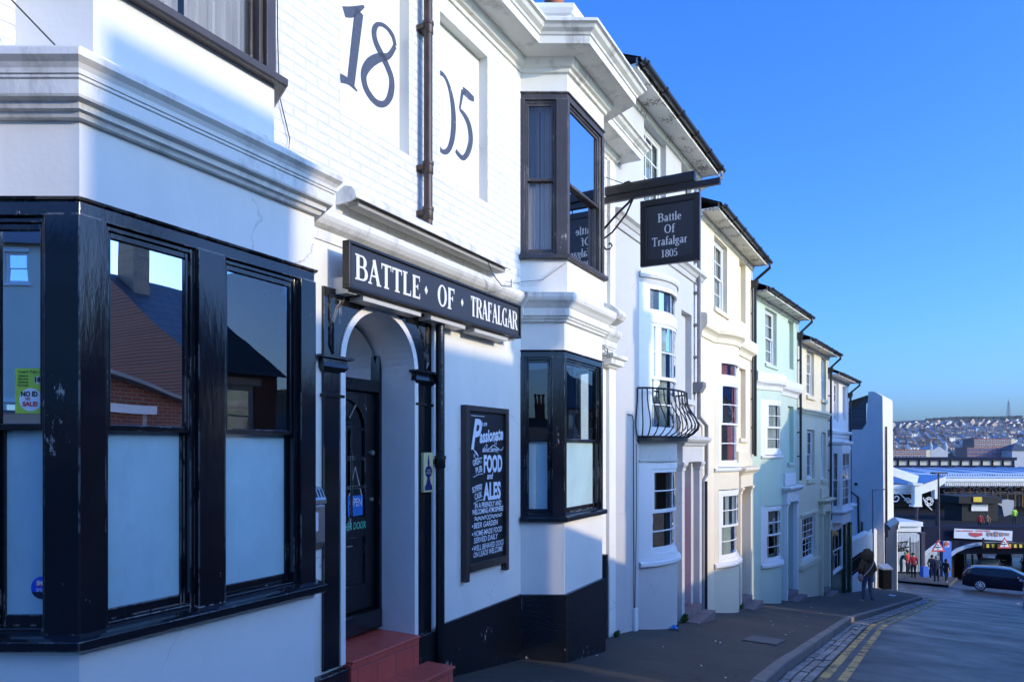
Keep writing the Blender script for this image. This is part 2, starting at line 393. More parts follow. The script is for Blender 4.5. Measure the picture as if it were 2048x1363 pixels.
M_RBRICK = brick('red_brick', (0.26, 0.075, 0.045), (0.19, 0.055, 0.038), (0.25, 0.20, 0.16), rough=0.85)
M_POT = paint('terracotta', (0.42, 0.14, 0.07), 0.8, 0.2, 6, 0.3, 40)
# ------------------------------------------------------------------ ground, road, pavement
def asphalt(name, base, rough, worn, wet=0.0):
    m, nt, b = nodes(name); tc = nt.nodes.new('ShaderNodeTexCoord').outputs['Object']
    g = tex(nt, 'ShaderNodeTexNoise', 120, tc, Detail=3, Roughness=0.7)
    l = tex(nt, 'ShaderNodeTexNoise', 0.7, tc, Detail=8, Roughness=0.65)
    col = ramp(nt, g.outputs[0], [(0.3, tuple(c*0.45 for c in base)), (0.62, base), (0.78, tuple(c*2.4 for c in base))]).outputs[0]
    col = mixc(nt, ramp(nt, l.outputs[0], [(0.38, 0.0), (0.68, worn)]).outputs[0], col, tuple(c*2.2 for c in base))
    vo = nt.nodes.new('ShaderNodeTexVoronoi'); vo.feature = 'DISTANCE_TO_EDGE'; vo.inputs['Scale'].default_value = 0.45
    wv = tex(nt, 'ShaderNodeTexNoise', 1.5, tc, Detail=6); mv = nt.nodes.new('ShaderNodeVectorMath'); mv.operation = 'MULTIPLY_ADD'
    nt.links.new(wv.outputs[1], mv.inputs[0]); mv.inputs[1].default_value = (0.9, 0.9, 0.9); nt.links.new(tc, mv.inputs[2]); nt.links.new(mv.outputs[0], vo.inputs['Vector'])
    col = mixc(nt, ramp(nt, vo.outputs[0], [(0.0, 0.75), (0.006, 0.0)]).outputs[0], col, tuple(c*0.25 for c in base))
    sp = tex(nt, 'ShaderNodeTexNoise', 21, tc, Detail=2)
    col = mixc(nt, ramp(nt, sp.outputs[0], [(0.765, 0.0), (0.775, 0.85)]).outputs[0], col, (0.42, 0.40, 0.36))
    nt.links.new(col, b.inputs['Base Color'])
    rr = ramp(nt, l.outputs[0], [(0.35, rough-wet), (0.7, rough+0.1)]); nt.links.new(rr.outputs[0], b.inputs['Roughness'])
    bp = nt.nodes.new('ShaderNodeBump'); bp.inputs['Strength'].default_value = 0.6; bp.inputs['Distance'].default_value = 0.006
    nt.links.new(g.outputs[0], bp.inputs['Height']); nt.links.new(bp.outputs[0], b.inputs['Normal'])
    return m
M_ROAD = asphalt('road_asphalt', (0.034, 0.032, 0.030), 0.50, 0.6, 0.22)
M_PAVE = asphalt('pavement_asphalt', (0.056, 0.045, 0.033), 0.75, 0.6)
M_KERB = paint('granite_kerb', (0.22, 0.185, 0.15), 0.75, 0.25, 4, 0.6, 40, 0.008, grain=0.3)
M_YELLOW = paint('yellow_line_paint', (0.56, 0.38, 0.13), 0.75, 0.25, 3, 0.5, 50, 0.006, chips=(0.06, 0.058, 0.055), chip_amt=0.13)
M_WLINE = paint('white_line_paint', (0.62, 0.62, 0.60), 0.7, 0.1, 4, 0.3, 50, chips=(0.06, 0.06, 0.06), chip_amt=0.06)

def strip(name, n0, n1, s0, s1, mat, dz0=0.0, dz1=0.0, step=1.0, skirt=0.0, kind='structure', ncross=1):
    """A band of the street between two offsets from the house fronts; n0/n1 may be functions of s."""
    fn0 = n0 if callable(n0) else (lambda s: n0); fn1 = n1 if callable(n1) else (lambda s: n1)
    v, f = [], []; k = max(2, int((s1-s0)/step)+1); w = ncross+1
    for i in range(k):
        s = s0 + (s1-s0)*i/(k-1)
        for j in range(w):
            t = j/ncross; v.append(street(s, fn0(s)+(fn1(s)-fn0(s))*t, dz0+(dz1-dz0)*t))
    for i in range(k-1):
        for j in range(ncross): f.append((i*w+j, i*w+j+1, (i+1)*w+j+1, (i+1)*w+j))
    if skirt:
        b = len(v)
        for i in range(k):
            for j in (0, ncross): x, y, z = v[i*w+j]; v.append((x, y, z-skirt))
        for i in range(k-1):
            f.append((i*w, (i+1)*w, b+(i+1)*2, b+i*2)); f.append((i*w+ncross, (i+1)*w+ncross, b+(i+1)*2+1, b+i*2+1))
    me = bpy.data.meshes.new(name); me.from_pydata(v, [], f); me.materials.append(mat)
    bm = bmesh.new(); bm.from_mesh(me); bmesh.ops.recalc_face_normals(bm, faces=bm.faces); bm.to_mesh(me); bm.free()
    o = bpy.data.objects.new(name, me); COL.objects.link(o)
    if kind: o['kind'] = kind
    return o
KN = 2.25; KE = 43.0                                    # kerb line and where the pavement ends at the junction
def corner(s):                                          # the kerb swings left into the side street
    return KN if s < 36.5 else KN - (KN+1.5)*((s-36.5)/6.5)**2.2
strip('pavement', -0.6, lambda s: corner(s), -12, KE, M_PAVE, 0.02, -0.03, 0.5, ncross=2)
strip('road', lambda s: corner(s)+0.10, 8.9, -12, KE, M_ROAD, -0.17, -0.19, 0.5, ncross=3)
strip('road', -14.0, 14.0, KE-0.02, 66, M_ROAD, -0.19, -0.19, 1.0, ncross=6)
strip('road', 3.0, 9.6, 65.9, 150, M_ROAD, -0.19, -0.19, 2.0)
strip('pavement', 8.9, 12.5, -12, 48, M_PAVE, -0.05, -0.02, 1.0, skirt=0.14)
# granite kerb: stones laid end to end, one by one
kv, kf = [], []
s = -4.0
while s < KE-0.6:
    L = random.uniform(0.75, 1.15); e = min(s+L, KE-0.3); base = len(kv); j = random.uniform(-0.006, 0.006)
    for q in (s+0.006, e-0.006):
        n = corner(q); kv += [street(q, n-0.02, -0.30), street(q, n+0.13+j, -0.30), street(q, n+0.12+j, -0.030+j), street(q, n-0.02, -0.022+j)]
    kf += [tuple(base+i for i in t) for t in ((0, 1, 2, 3), (7, 6, 5, 4), (0, 4, 5, 1), (1, 5, 6, 2), (2, 6, 7, 3), (3, 7, 4, 0))]
    s = e
me = bpy.data.meshes.new('kerb'); me.from_pydata(kv, [], kf); me.materials.append(M_KERB)
o = bpy.data.objects.new('kerb', me); COL.objects.link(o); o['kind'] = 'structure'
bv = o.modifiers.new('bevel', 'BEVEL'); bv.width = 0.018; bv.segments = 2
# the gutter of worn stone setts
def setts_mat():
    m, nt, b = nodes('gutter_setts'); tc = nt.nodes.new('ShaderNodeTexCoord').outputs['Object']
    l = tex(nt, 'ShaderNodeTexNoise', 3, tc, Detail=8); g = tex(nt, 'ShaderNodeTexNoise', 60, tc, Detail=4)
    col = ramp(nt, l.outputs[0], [(0.3, (0.16, 0.145, 0.13)), (0.7, (0.38, 0.34, 0.30))]).outputs[0]
    col = mixc(nt, 0.4, col, ramp(nt, g.outputs[0], [(0.35, 0.5), (0.7, 1.4)]).outputs[0], 'MULTIPLY')
    nt.links.new(col, b.inputs['Base Color']); b.inputs['Roughness'].default_value = 0.55
    bp = nt.nodes.new('ShaderNodeBump'); bp.inputs['Strength'].default_value = 0.6; bp.inputs['Distance'].default_value = 0.01
    nt.links.new(g.outputs[0], bp.inputs['Height']); nt.links.new(bp.outputs[0], b.inputs['Normal']); return m
M_SETT = setts_mat(); M_MOSS = paint('mossy_joint', (0.06, 0.058, 0.028), 0.95, 0.4, 8, 0.6, 40, 0.01)
strip('gutter_bed', lambda s: corner(s)+0.11, lambda s: corner(s)+0.50, -4, 41.5, M_MOSS, -0.166, -0.164, 0.5)
v, f = [], []
for row in range(3):
    s = -4.0 + random.random()*0.3; a0 = 0.13 + row*0.118
    while s < 41:
        L = random.uniform(0.20, 0.75); h = -0.150 + random.uniform(-0.012, 0.008); g = random.uniform(0.002, 0.006); b = len(v)
        for q in (s+g, s+L-g):
            c = corner(q); jj = random.uniform(-0.008, 0.008)
            for nn, dz in ((a0+g+jj, -0.18), (a0+g+0.010+jj, h), (a0+0.118-g-0.010+jj, h+random.uniform(-0.004, 0.004)), (a0+0.118-g+jj, -0.18)): v.append(street(q, c+nn, dz))
        f += [(b, b+1, b+5, b+4), (b+1, b+2, b+6, b+5), (b+2, b+3, b+7, b+6), (b, b+1, b+2, b+3), (b+4, b+5, b+6, b+7)]
        s += L
me = bpy.data.meshes.new('gutter_setts'); me.from_pydata(v, [], f); me.materials.append(M_SETT)
o = bpy.data.objects.new('gutter_setts', me); COL.objects.link(o); o['kind'] = 'structure'
# double yellow lines along the kerb, running round the corner
for k, a in enumerate((0.505, 0.715)):
    strip('yellow_line', lambda s, a=a: corner(s)+a, lambda s, a=a: corner(s)+a+0.11, -4, 42.9, M_YELLOW, -0.1655, -0.166, 0.5)
# sunken stone cover in the pavement, patches
def patch(s0, s1, n0, n1, mat, name, label, cat, dz=0.004, th=0.03):
    v = [street(s0, n0, -0.02), street(s1, n0, -0.02), street(s1, n1, -0.025), street(s0, n1, -0.025)]
    v = [(x, y, z+dz+0.02-0.0) for x, y, z in v]; v += [(x, y, z-th) for x, y, z in v[:4]]
    me = bpy.data.meshes.new(name); me.from_pydata(v, [], [(0, 1, 2, 3), (0, 1, 5, 4), (1, 2, 6, 5), (2, 3, 7, 6), (3, 0, 4, 7)]); me.materials.append(mat)
    o = bpy.data.objects.new(name, me); COL.objects.link(o); tag(o, label, cat); return o
M_COVER = paint('concrete_cover', (0.13, 0.12, 0.11), 0.8, 0.2, 5, 0.5, 40, 0.006, grain=0.25)
patch(11.2, 12.0, 1.48, 1.98, M_COVER, 'inspection_cover', 'pale concrete inspection cover let into the dark pavement near the kerb', 'cover')

# the wide ground: follows the street, falls to the valley floor, climbs the far hill
M_GROUND = paint('town_ground', (0.055, 0.058, 0.045), 0.9, 0.35, 0.01, 0.0, dirt=(0.05, 0.06, 0.025), dirt_amt=0.6)
def hill_z(y, x):
    tab = [(-200, -10), (0, -6), (60, -14), (140, -22), (300, -30), (480, -12), (700, 5), (900, 19), (1060, 32), (1250, 47), (1420, 60), (1520, 66), (1650, 66), (2200, 20), (4000, -40), (8000, -60)]
    for (a, b), (c, d) in zip(tab, tab[1:]):
        if a <= y <= c:
            t = (y-a)/(c-a); z = b + (d-b)*t; break
    else: z = -60
    if y > 600:
        u = x/max(y, 1); z += (u-0.63)*min(1, (y-600)/600)*38
        z += 3.0*noise.noise(Vector((x*0.006, y*0.004, 0)))*min(1, (y-600)/300)
    return z
def ground_z(x, y):
    z = hill_z(y, x)
    # local street slope
    s = (x*PUB.d[0] + y*PUB.d[1])
    loc = zg(min(max(s, -30), 150)) - 0.8
    r = math.hypot(x, y); t = min(1, max(0, (r-110)/120)); return loc*(1-t) + z*t
ys = [-300, -120, -60, -30, -15, -5] + [i*4 for i in range(0, 30)] + [120+i*12 for i in range(0, 16)] + [320+i*28 for i in range(0, 46)] + [1650, 1800, 2100]
us = [-1] + [i/60.0 for i in range(61)]
v, f = [], []
xs_n = 70
for y in ys:
    w = 60 + abs(y)*1.3
    for i in range(xs_n):
        x = -w + 2*w*i/(xs_n-1); v.append((x, y, ground_z(x, y)))
for j in range(len(ys)-1):
    for i in range(xs_n-1): a = j*xs_n+i; f.append((a, a+1, a+xs_n+1, a+xs_n))
me = bpy.data.meshes.new('ground'); me.from_pydata(v, [], f); me.materials.append(M_GROUND)
me.polygons.foreach_set('use_smooth', [True]*len(f))
o = bpy.data.objects.new('ground', me); COL.objects.link(o); o['kind'] = 'structure'
# ------------------------------------------------------------------ glyphs drawn with brush strokes (cap height 1)
def arc(cx, cy, rx, ry, a0, a1, w0, w1, k=14):          # nib-like stroke: w0 on the flanks, w1 at top and bottom
    out = []
    for i in range(k+1):
        a = R(a0+(a1-a0)*i/k); c = abs(math.cos(a)); out.append((cx+rx*math.cos(a), cy+ry*math.sin(a), w1+(w0-w1)*c*c))
    return out
def glyphs(st, th):                                      # st = stem width, th = hairline width
    hs = th*0.9
    def foot(x, y, w=0.34): return [(x-w/2, y, hs), (x+w/2, y, hs)]
    G = {}
    G['B'] = (0.78, [[(0.18, 0, st), (0.18, 1, st)], foot(0.12, 0.03, 0.24), foot(0.12, 0.97, 0.24), [(0.1, 0.96, th), (0.42, 0.96, th)], [(0.1, 0.53, th), (0.42, 0.53, th)], [(0.1, 0.04, th), (0.42, 0.04, th)],
        arc(0.40, 0.745, 0.20, 0.215, 90, -90, st, th), arc(0.42, 0.285, 0.25, 0.245, 90, -90, st, th)])
    G['A'] = (0.80, [[(0.10, 0, th), (0.40, 1, th*1.3)], [(0.37, 1, st), (0.68, 0, st)], [(0.18, 0.34, th), (0.56, 0.34, th)], foot(0.11, 0.03, 0.24), foot(0.68, 0.03, 0.30)])
    G['T'] = (0.72, [[(0.36, 0, st), (0.36, 1, st)], [(0.03, 0.95, th*1.2), (0.69, 0.95, th*1.2)], [(0.05, 0.99, th), (0.05, 0.76, th*0.5)], [(0.67, 0.99, th), (0.67, 0.76, th*0.5)], foot(0.36, 0.03)])
    G['L'] = (0.66, [[(0.18, 0, st), (0.18, 1, st)], [(0.05, 0.05, th*1.2), (0.60, 0.05, th*1.2)], [(0.58, 0.0, th), (0.60, 0.26, th*0.5)], foot(0.18, 0.97)])
    G['E'] = (0.68, [[(0.18, 0, st), (0.18, 1, st)], [(0.05, 0.05, th*1.2), (0.60, 0.05, th*1.2)], [(0.58, 0, th), (0.60, 0.25, th*0.5)], [(0.05, 0.95, th*1.2), (0.58, 0.95, th*1.2)], [(0.56, 1, th), (0.57, 0.76, th*0.5)], [(0.2, 0.51, th), (0.44, 0.51, th)], [(0.43, 0.63, th*0.8), (0.43, 0.39, th*0.8)]])
    G['F'] = (0.64, [[(0.18, 0, st), (0.18, 1, st)], foot(0.18, 0.03), [(0.05, 0.95, th*1.2), (0.58, 0.95, th*1.2)], [(0.56, 1, th), (0.57, 0.76, th*0.5)], [(0.2, 0.51, th), (0.44, 0.51, th)], [(0.43, 0.63, th*0.8), (0.43, 0.39, th*0.8)]])
    G['O'] = (0.80, [arc(0.40, 0.5, 0.29, 0.47, 0, 360, st, th, 28)])
    G['R'] = (0.80, [[(0.18, 0, st), (0.18, 1, st)], foot(0.16, 0.03), foot(0.12, 0.97, 0.24), [(0.1, 0.96, th), (0.42, 0.96, th)], [(0.1, 0.50, th), (0.42, 0.50, th)], arc(0.40, 0.73, 0.22, 0.23, 90, -90, st, th), [(0.40, 0.50, st*0.9), (0.68, 0.02, st)], foot(0.70, 0.03, 0.2)])
    G['G'] = (0.82, [arc(0.43, 0.5, 0.31, 0.46, 48, 330, st, th, 22), [(0.66, 0.0, st*0.9), (0.66, 0.42, st*0.9)], foot(0.64, 0.43, 0.3), [(0.64, 0.98, th), (0.64, 0.74, th*0.6)]])
    G['a'] = (0.52, [arc(0.22, 0.18, 0.14, 0.165, 0, 360, st, th, 18), [(0.38, 0.0, st), (0.38, 0.46, st)], arc(0.24, 0.48, 0.14, 0.14, 0, 160, st, th, 8), [(0.36, 0.03, th), (0.50, 0.03, th)]])
    G['t'] = (0.34, [[(0.16, 0.06, st), (0.16, 0.80, st*0.8)], [(0.02, 0.60, th), (0.32, 0.60, th)], [(0.14, 0.03, th), (0.32, 0.05, th)]])
    G['l'] = (0.28, [[(0.13, 0, st), (0.13, 1, st)], foot(0.13, 0.03, 0.24), [(0.02, 0.97, th), (0.13, 0.97, th)]])
    G['e'] = (0.48, [arc(0.25, 0.31, 0.17, 0.29, 5, 320, st, th, 18), [(0.09, 0.34, th), (0.41, 0.34, th)]])
    G['f'] = (0.34, [[(0.15, 0, st), (0.15, 0.82, st)], arc(0.26, 0.82, 0.11, 0.16, 180, 30, st*0.9, th, 8), [(0.02, 0.60, th), (0.32, 0.60, th)], foot(0.15, 0.03, 0.26)])
    G['r'] = (0.40, [[(0.14, 0, st), (0.14, 0.62, st)], foot(0.14, 0.03, 0.26), [(0.14, 0.46, th), (0.24, 0.59, th*1.2), (0.36, 0.57, st*0.9)]])
    G['g'] = (0.50, [arc(0.22, 0.40, 0.145, 0.185, 0, 360, st, th, 16), [(0.34, 0.56, th), (0.47, 0.61, th)], [(0.13, 0.22, th), (0.12, 0.10, th*1.3), (0.33, 0.06, th*1.3)], arc(0.24, -0.12, 0.19, 0.14, 0, 360, st*0.8, th, 16)])
    G['1'] = (0.50, [[(0.25, 0, st), (0.25, 1, st)], foot(0.25, 0.03, 0.30), [(0.10, 0.84, th), (0.25, 0.95, th*1.3)]])
    G['8'] = (0.52, [arc(0.26, 0.74, 0.16, 0.23, 0, 360, st, th, 18), arc(0.26, 0.26, 0.20, 0.24, 0, 360, st, th, 18)])
    G['0'] = (0.52, [arc(0.26, 0.5, 0.20, 0.47, 0, 360, st, th, 22)])
    G['5'] = (0.50, [[(0.12, 0.94, th), (0.42, 0.96, th*1.6)], [(0.13, 0.94, th), (0.10, 0.55, th)], arc(0.22, 0.31, 0.20, 0.28, 110, -150, st, th, 16)])
    return G
def write(m, text, s0, z0, h, n, st=0.19, th=0.075, gap=0.03, xs=1.0, shear=0.0, width=None):
    """Lay serif lettering along a front; if width is given the line is fitted to it."""
    G = glyphs(st, th); tot = sum(0.3 if c == ' ' else 0.5 if c == '*' else G[c][0]+gap for c in text)
    if width: xs = width/(tot*h)
    x = s0
    for c in text:
        if c == ' ': x += 0.3*h*xs; continue
        if c == '*':
            q = 0.16*h; cx = x+0.25*h*xs; cz = z0+0.5*h
            m.quad((cx-q*0.75, n, cz), (cx, n, cz-q*1.25), (cx+q*0.75, n, cz), (cx, n, cz+q*1.25)); x += 0.5*h*xs; continue
        w, strokes = G[c]
        for i, sk in enumerate(strokes):
            m.ribbon([(x+(a+shear*b)*h*xs, z0+b*h, ww*h*(xs*0.5+0.5)) for a, b, ww in sk], n+0.0006*i, smooth=False)
        x += (w+gap)*h*xs
    return x
def text_mesh(name, body, fr, s, n, z, size, mat, parent, t, shear=0.0, xs=1.0, bold=0.0, align='LEFT', spacing=1.0, tilt=0.0, width=None):
    """Sans lettering from the built-in font, turned into a mesh and laid on a front."""
    cu = bpy.data.curves.new(name, 'FONT'); cu.body = body; cu.size = size; cu.shear = shear; cu.align_x = align; cu.offset = bold; cu.space_character = spacing
    cu.resolution_u = 3
    tmp = bpy.data.objects.new('tmp', cu); COL.objects.link(tmp)
    dg = bpy.context.evaluated_depsgraph_get(); me = bpy.data.meshes.new_from_object(tmp.evaluated_get(dg))
    bpy.data.objects.remove(tmp); bpy.data.curves.remove(cu)
    ct, sn = math.cos(R(tilt)), math.sin(R(tilt))
    if width and len(me.vertices):
        lo = min(q.co.x for q in me.vertices); hi = max(q.co.x for q in me.vertices); xs = width/max(hi-lo, 1e-6)
        for q in me.vertices: q.co.x -= lo
    for vv in me.vertices:
        x, y = vv.co.x*xs, vv.co.y
        X, Y = x*ct - y*sn, x*sn + y*ct
        vv.co = (X + s - t.s, -(n - t.n), Y + z - t.z)
    me.materials.clear(); me.materials.append(mat)
    o = bpy.data.objects.new(name, me); COL.objects.link(o); o.parent = parent; return o

# ------------------------------------------------------------------ sash windows
def sash(t, mat, pane_mat, s0, s1, z0, z1, n=0.0, parent=None, cols=2, rows=(2, 2), fr=0.06, bar=0.022, low_mat=None, meet=0.5, seg=1, warp=None, xf=None,
         curtain=None, sill=0.0, name='window', horns=True, deep=0.05, rail=None, cfrac=1.0, dpt=0.03):
    """Box-sash window: outer frame, upper sash in front, lower sash one step back, panes, curtain."""
    m = MB(t, warp, xf); rail = rail or fr
    def b(*a, **k): m.box(*a, seg=k.pop('seg', 1), **k)
    zm = z0 + (z1-z0)*meet
    b(s0, s0+fr, n-deep, n, z0, z1); b(s1-fr, s1, n-deep, n, z0, z1)
    b(s0+fr, s1-fr, n-deep, n-0.001, z1-fr, z1, seg=seg); b(s0+fr, s1-fr, n-deep, n-0.001, z0, z0+fr, seg=seg)
    f2 = fr*0.72; i0, i1 = s0+fr, s1-fr
    nu, nl = n-0.014, n-0.014-dpt
    for (lo, hi, q, k) in ((zm-rail*0.3, z1-fr, nu, rows[0]), (z0+fr, zm+rail*0.3, nl, rows[1])):
        if k == 0: continue
        b(i0, i0+f2, q-0.03, q, lo, hi); b(i1-f2, i1, q-0.03, q, lo, hi)
        b(i0+f2, i1-f2, q-0.03, q-0.001, lo, lo+rail*(0.6 if q == nu else 1.0), seg=seg); b(i0+f2, i1-f2, q-0.03, q-0.001, hi-rail*0.6, hi, seg=seg)
        g0, g1 = i0+f2, i1-f2
        for c in range(1, cols):
            x = g0+(g1-g0)*c/cols; b(x-bar/2, x+bar/2, q-0.024, q-0.004, lo+0.01, hi-0.01)
        for r in range(1, k):
            z = lo+(hi-lo)*r/k; b(g0, g1, q-0.025, q-0.005, z-bar/2, z+bar/2, seg=seg)
    if sill: b(s0-0.06, s1+0.06, n-deep, n+sill, z0-0.07, z0, seg=seg)
    fo = m.build(name, mat, parent, bevel=0.004)
    for (lo, hi, q, pm, k) in ((zm, z1-fr, nu-0.015, pane_mat, rows[0]), (z0+fr, zm, nl-0.015, low_mat or pane_mat, rows[1])):
        if k == 0: continue
        p = MB(t, warp, xf)
        for i in range(seg):
            a, c = i0+(i1-i0)*i/seg, i0+(i1-i0)*(i+1)/seg
            p.quad((a, q, lo), (c, q, lo), (c, q, hi), (a, q, hi))
        p.build('frosted_pane' if (pm is M_FROST) else 'pane', pm, fo, smooth=True)
    if curtain:
        p = MB(t, warp, xf); kk = 24; q = nl-0.06
        for side in (0, 1):
            w = (i1-i0)*0.5*cfrac
            for i in range(kk):
                a = (i0 + w*i/kk) if side == 0 else (i1 - w*i/kk); c = (i0 + w*(i+1)/kk) if side == 0 else (i1 - w*(i+1)/kk)
                d0, d1 = 0.02*math.sin(i*1.9+side), 0.02*math.sin((i+1)*1.9+side)
                p.quad((a, q+d0, z0+fr), (c, q+d1, z0+fr), (c, q+d1, z1-fr), (a, q+d0, z1-fr))
        p.build('curtain', curtain, fo, smooth=True)
    return fo

# ------------------------------------------------------------------ the pub
pub = Thing('pub', 'white pub with black ground floor bay windows and 1805 painted on its upper wall', 'pub', PUB, 4.6, 0.0, zg(4.6)-0.1)
GB = -3.4                                              # bottom of walls, below the pavement
NB, FB = [(1.565, 0.0), (1.80, 0.43), (3.25, 0.43), (3.485, 0.0)], [(6.765, 0.0), (7.0, 0.43), (8.15, 0.43), (8.39, 0.0)]
NU, FU = [(1.74, 0.0), (1.92, 0.33), (3.02, 0.33), (3.20, 0.0)], [(6.765, 0.0), (7.02, 0.46), (8.12, 0.46), (8.37, 0.0)]
DC, DR, DSP = 4.378, 0.425, 0.665                        # doorway: centre, radius, springing
# lower wall with the arched doorway
m = pub.mb()
m.wall(1.42, 3.60, GB, 1.60, 0.0, [(1.61, 3.44, -0.83, 1.12, 0.02)]); m.wall(5.10, PUB_END, GB, 1.60, 0.0, [(6.81, 8.345, -0.73, 1.09, 0.02)])
m.wall(3.60, DC-DR, GB, DSP, 0.0); m.wall(DC+DR, 5.10, GB, DSP, 0.0); m.wall(DC-DR, DC+DR, GB, -1.60, 0.0)
K = 24
def arch(r, k=K): return [(DC+r*math.cos(math.pi*i/k), DSP+r*math.sin(math.pi*i/k)) for i in range(k+1)]
A = arch(DR)
for (a, b) in zip(A, A[1:]):
    m.quad((a[0], 0, a[1]), (b[0], 0, b[1]), (b[0], 0, 1.60), (a[0], 0, 1.60))
for (a0, a1) in ((3.60, DC-DR), (DC+DR, 5.10)): m.quad((a0, 0, DSP), (a1, 0, DSP), (a1, 0, 1.60), (a0, 0, 1.60))
m.quad((PUB_END, 0, GB), (PUB_END, -6, GB), (PUB_END, -6, 5.0), (PUB_END, 0, 5.0)); m.quad((1.42, 0, GB), (1.42, -6, GB), (1.42, -6, 5.0), (1.42, 0, 5.0))
m.build('lower_wall', M_WHITE)
# plaster reveal of the doorway and its white ring
m = pub.mb(); Q = [(DC+DR, -1.58)] + A + [(DC-DR, -1.58)]
for a, b in zip(Q, Q[1:]): m.quad((a[0], 0.034, a[1]), (b[0], 0.034, b[1]), (b[0], -0.40, b[1]), (a[0], -0.40, a[1]))
O2 = [(DC+DR+0.05, -1.58)] + arch(DR+0.05) + [(DC-DR-0.05, -1.58)]
for a, b, c, d in zip(Q, Q[1:], O2, O2[1:]):
    m.quad((a[0], 0.034, a[1]), (b[0], 0.034, b[1]), (d[0], 0.034, d[1]), (c[0], 0.034, c[1])); m.quad((c[0], 0.034, c[1]), (d[0], 0.034, d[1]), (d[0], 0.0, d[1]), (c[0], 0.0, c[1]))
m.build('doorway_reveal', M_PLAST)
# black door surround: pilasters, capitals, panelled spandrels
m = pub.mb(); OR = arch(DR+0.052)
SL, SR_, ST = 3.74, 5.06, 1.175
m.box(SL, DC-DR-0.052, 0.0, 0.024, -1.58, DSP); m.box(DC+DR+0.052, SR_, 0.0, 0.024, -1.58, DSP)
for (a, b) in zip(OR, OR[1:]):
    m.quad((a[0], 0.024, a[1]), (b[0], 0.024, b[1]), (b[0], 0.024, ST), (a[0], 0.024, ST)); m.quad((a[0], 0.024, a[1]), (b[0], 0.024, b[1]), (b[0], 0, b[1]), (a[0], 0, a[1]))
for (a0, a1) in ((SL, DC-DR-0.052), (DC+DR+0.052, SR_)): m.quad((a0, 0.024, DSP), (a1, 0.024, DSP), (a1, 0.024, ST), (a0, 0.024, ST))
m.quad((SL, 0.024, ST), (SR_, 0.024, ST), (SR_, 0, ST), (SL, 0, ST)); m.quad((SL, 0, DSP), (SL, 0.024, DSP), (SL, 0.024, ST), (SL, 0, ST)); m.quad((SR_, 0, DSP), (SR_, 0.024, DSP), (SR_, 0.024, ST), (SR_, 0, ST))
for (a0, a1) in ((SL-0.005, DC-DR-0.024), (DC+DR+0.024, SR_+0.005)):
    m.sweep([(a0, 0.0), (a0, 0.025), (a1, 0.025), (a1, 0.0)], [(0.001, 0.56), (0.03, 0.60), (0.024, 0.63), (0.024, 0.655), (0.06, 0.66), (0.06, 0.68), (0.001, 0.69)])
    m.sweep([(a0, 0.0), (a0, 0.025), (a1, 0.025), (a1, 0.0)], [(0.001, 0.38), (0.012, 0.385), (0.012, 0.405), (0.001, 0.41)])
for sx in (-1, 1):                                     # raised beads round the sunk spandrel panels
    e = SL+0.055 if sx < 0 else SR_-0.055
    P = [(DC+sx*(DR+0.20)*math.cos(R(q)), DSP+(DR+0.20)*math.sin(R(q))) for q in (3, 14, 25, 36, 46)]
    P = [(min(a, SR_-0.09) if sx > 0 else max(a, SL+0.09), b) for a, b in P]
    L = P + [(P[-1][0], 1.115), (e, 1.115), (e, DSP+0.09), P[0]]
    for a, b in zip(L, L[1:]): m.tube([(a[0], 0.025, a[1]), (b[0], 0.025, b[1])], 0.011, 6)
m.build('door_surround', M_BLACK, bevel=0.004)
# plinth
m = pub.mb()
m.box(5.145, 6.75, 0.0, 0.03, GB, -1.565); m.box(8.40, 9.45, 0.0, 0.03, GB, -1.60); m.box(3.50, 4.0-0.06, 0.0, 0.075, GB, -1.60)
m.box(DC+DR+0.05, 5.143, 0.0, 0.06, GB, -1.58)
m.prism_sn([(a+dx, b+dy) for (a, b), (dx, dy) in zip(FB, ((-0.03, 0), (-0.015, 0.025), (0.015, 0.025), (0.03, 0)))], GB, -1.575)
m.box(8.20, 8.29, 0.30, 0.44, -2.35, -1.30)
m.build('plinth', M_BLACKP, bevel=0.006)
# door leaf
m = pub.mb(); q = -0.34; d0, d1 = DC-DR-0.02, DC+DR+0.02
m.box(d0, d0+0.09, q-0.06, q+0.02, -1.52, 1.1); m.box(d1-0.05, d1, q-0.06, q+0.02, -1.52, 1.1)
m.box(d0+0.09, d1-0.05, q-0.06, q+0.015, 0.50, 0.60); m.box(d0+0.09, d1-0.05, q-0.08, q+0.05, -1.52, -1.36)
df = m.build('door_frame', M_BLACK, bevel=0.004)
a0, a1 = d0+0.10, d1-0.06; z0, z1 = -1.35, 0.49; n0 = q-0.03; W = a1-a0; cx = (a0+a1)/2
m = pub.mb(); gx0, gx1 = a0+0.12, a1-0.12
m.box(a0, gx0, n0-0.04, n0, z0, z1); m.box(gx1, a1, n0-0.04, n0, z0, z1)
m.box(gx0, gx1, n0-0.04, n0-0.001, z0, z0+0.22); m.box(gx0, gx1, n0-0.04, n0-0.001, -0.73, -0.56); m.box(gx0, gx1, n0-0.035, n0-0.016, z0+0.2, -0.72)
m.box(gx0+0.07, gx1-0.07, n0-0.03, n0-0.004, z0+0.29, -0.80)
gr = (gx1-gx0)/2; gz = 0.18
AA = [(cx+gr*math.cos(math.pi*i/16), gz+gr*math.sin(math.pi*i/16)) for i in range(17)]
for a, b in zip(AA, AA[1:]):
    m.quad((a[0], n0-0.001, a[1]), (b[0], n0-0.001, b[1]), (b[0], n0-0.001, z1), (a[0], n0-0.001, z1)); m.quad((a[0], n0-0.001, a[1]), (b[0], n0-0.001, b[1]), (b[0], n0-0.04, b[1]), (a[0], n0-0.04, a[1]))
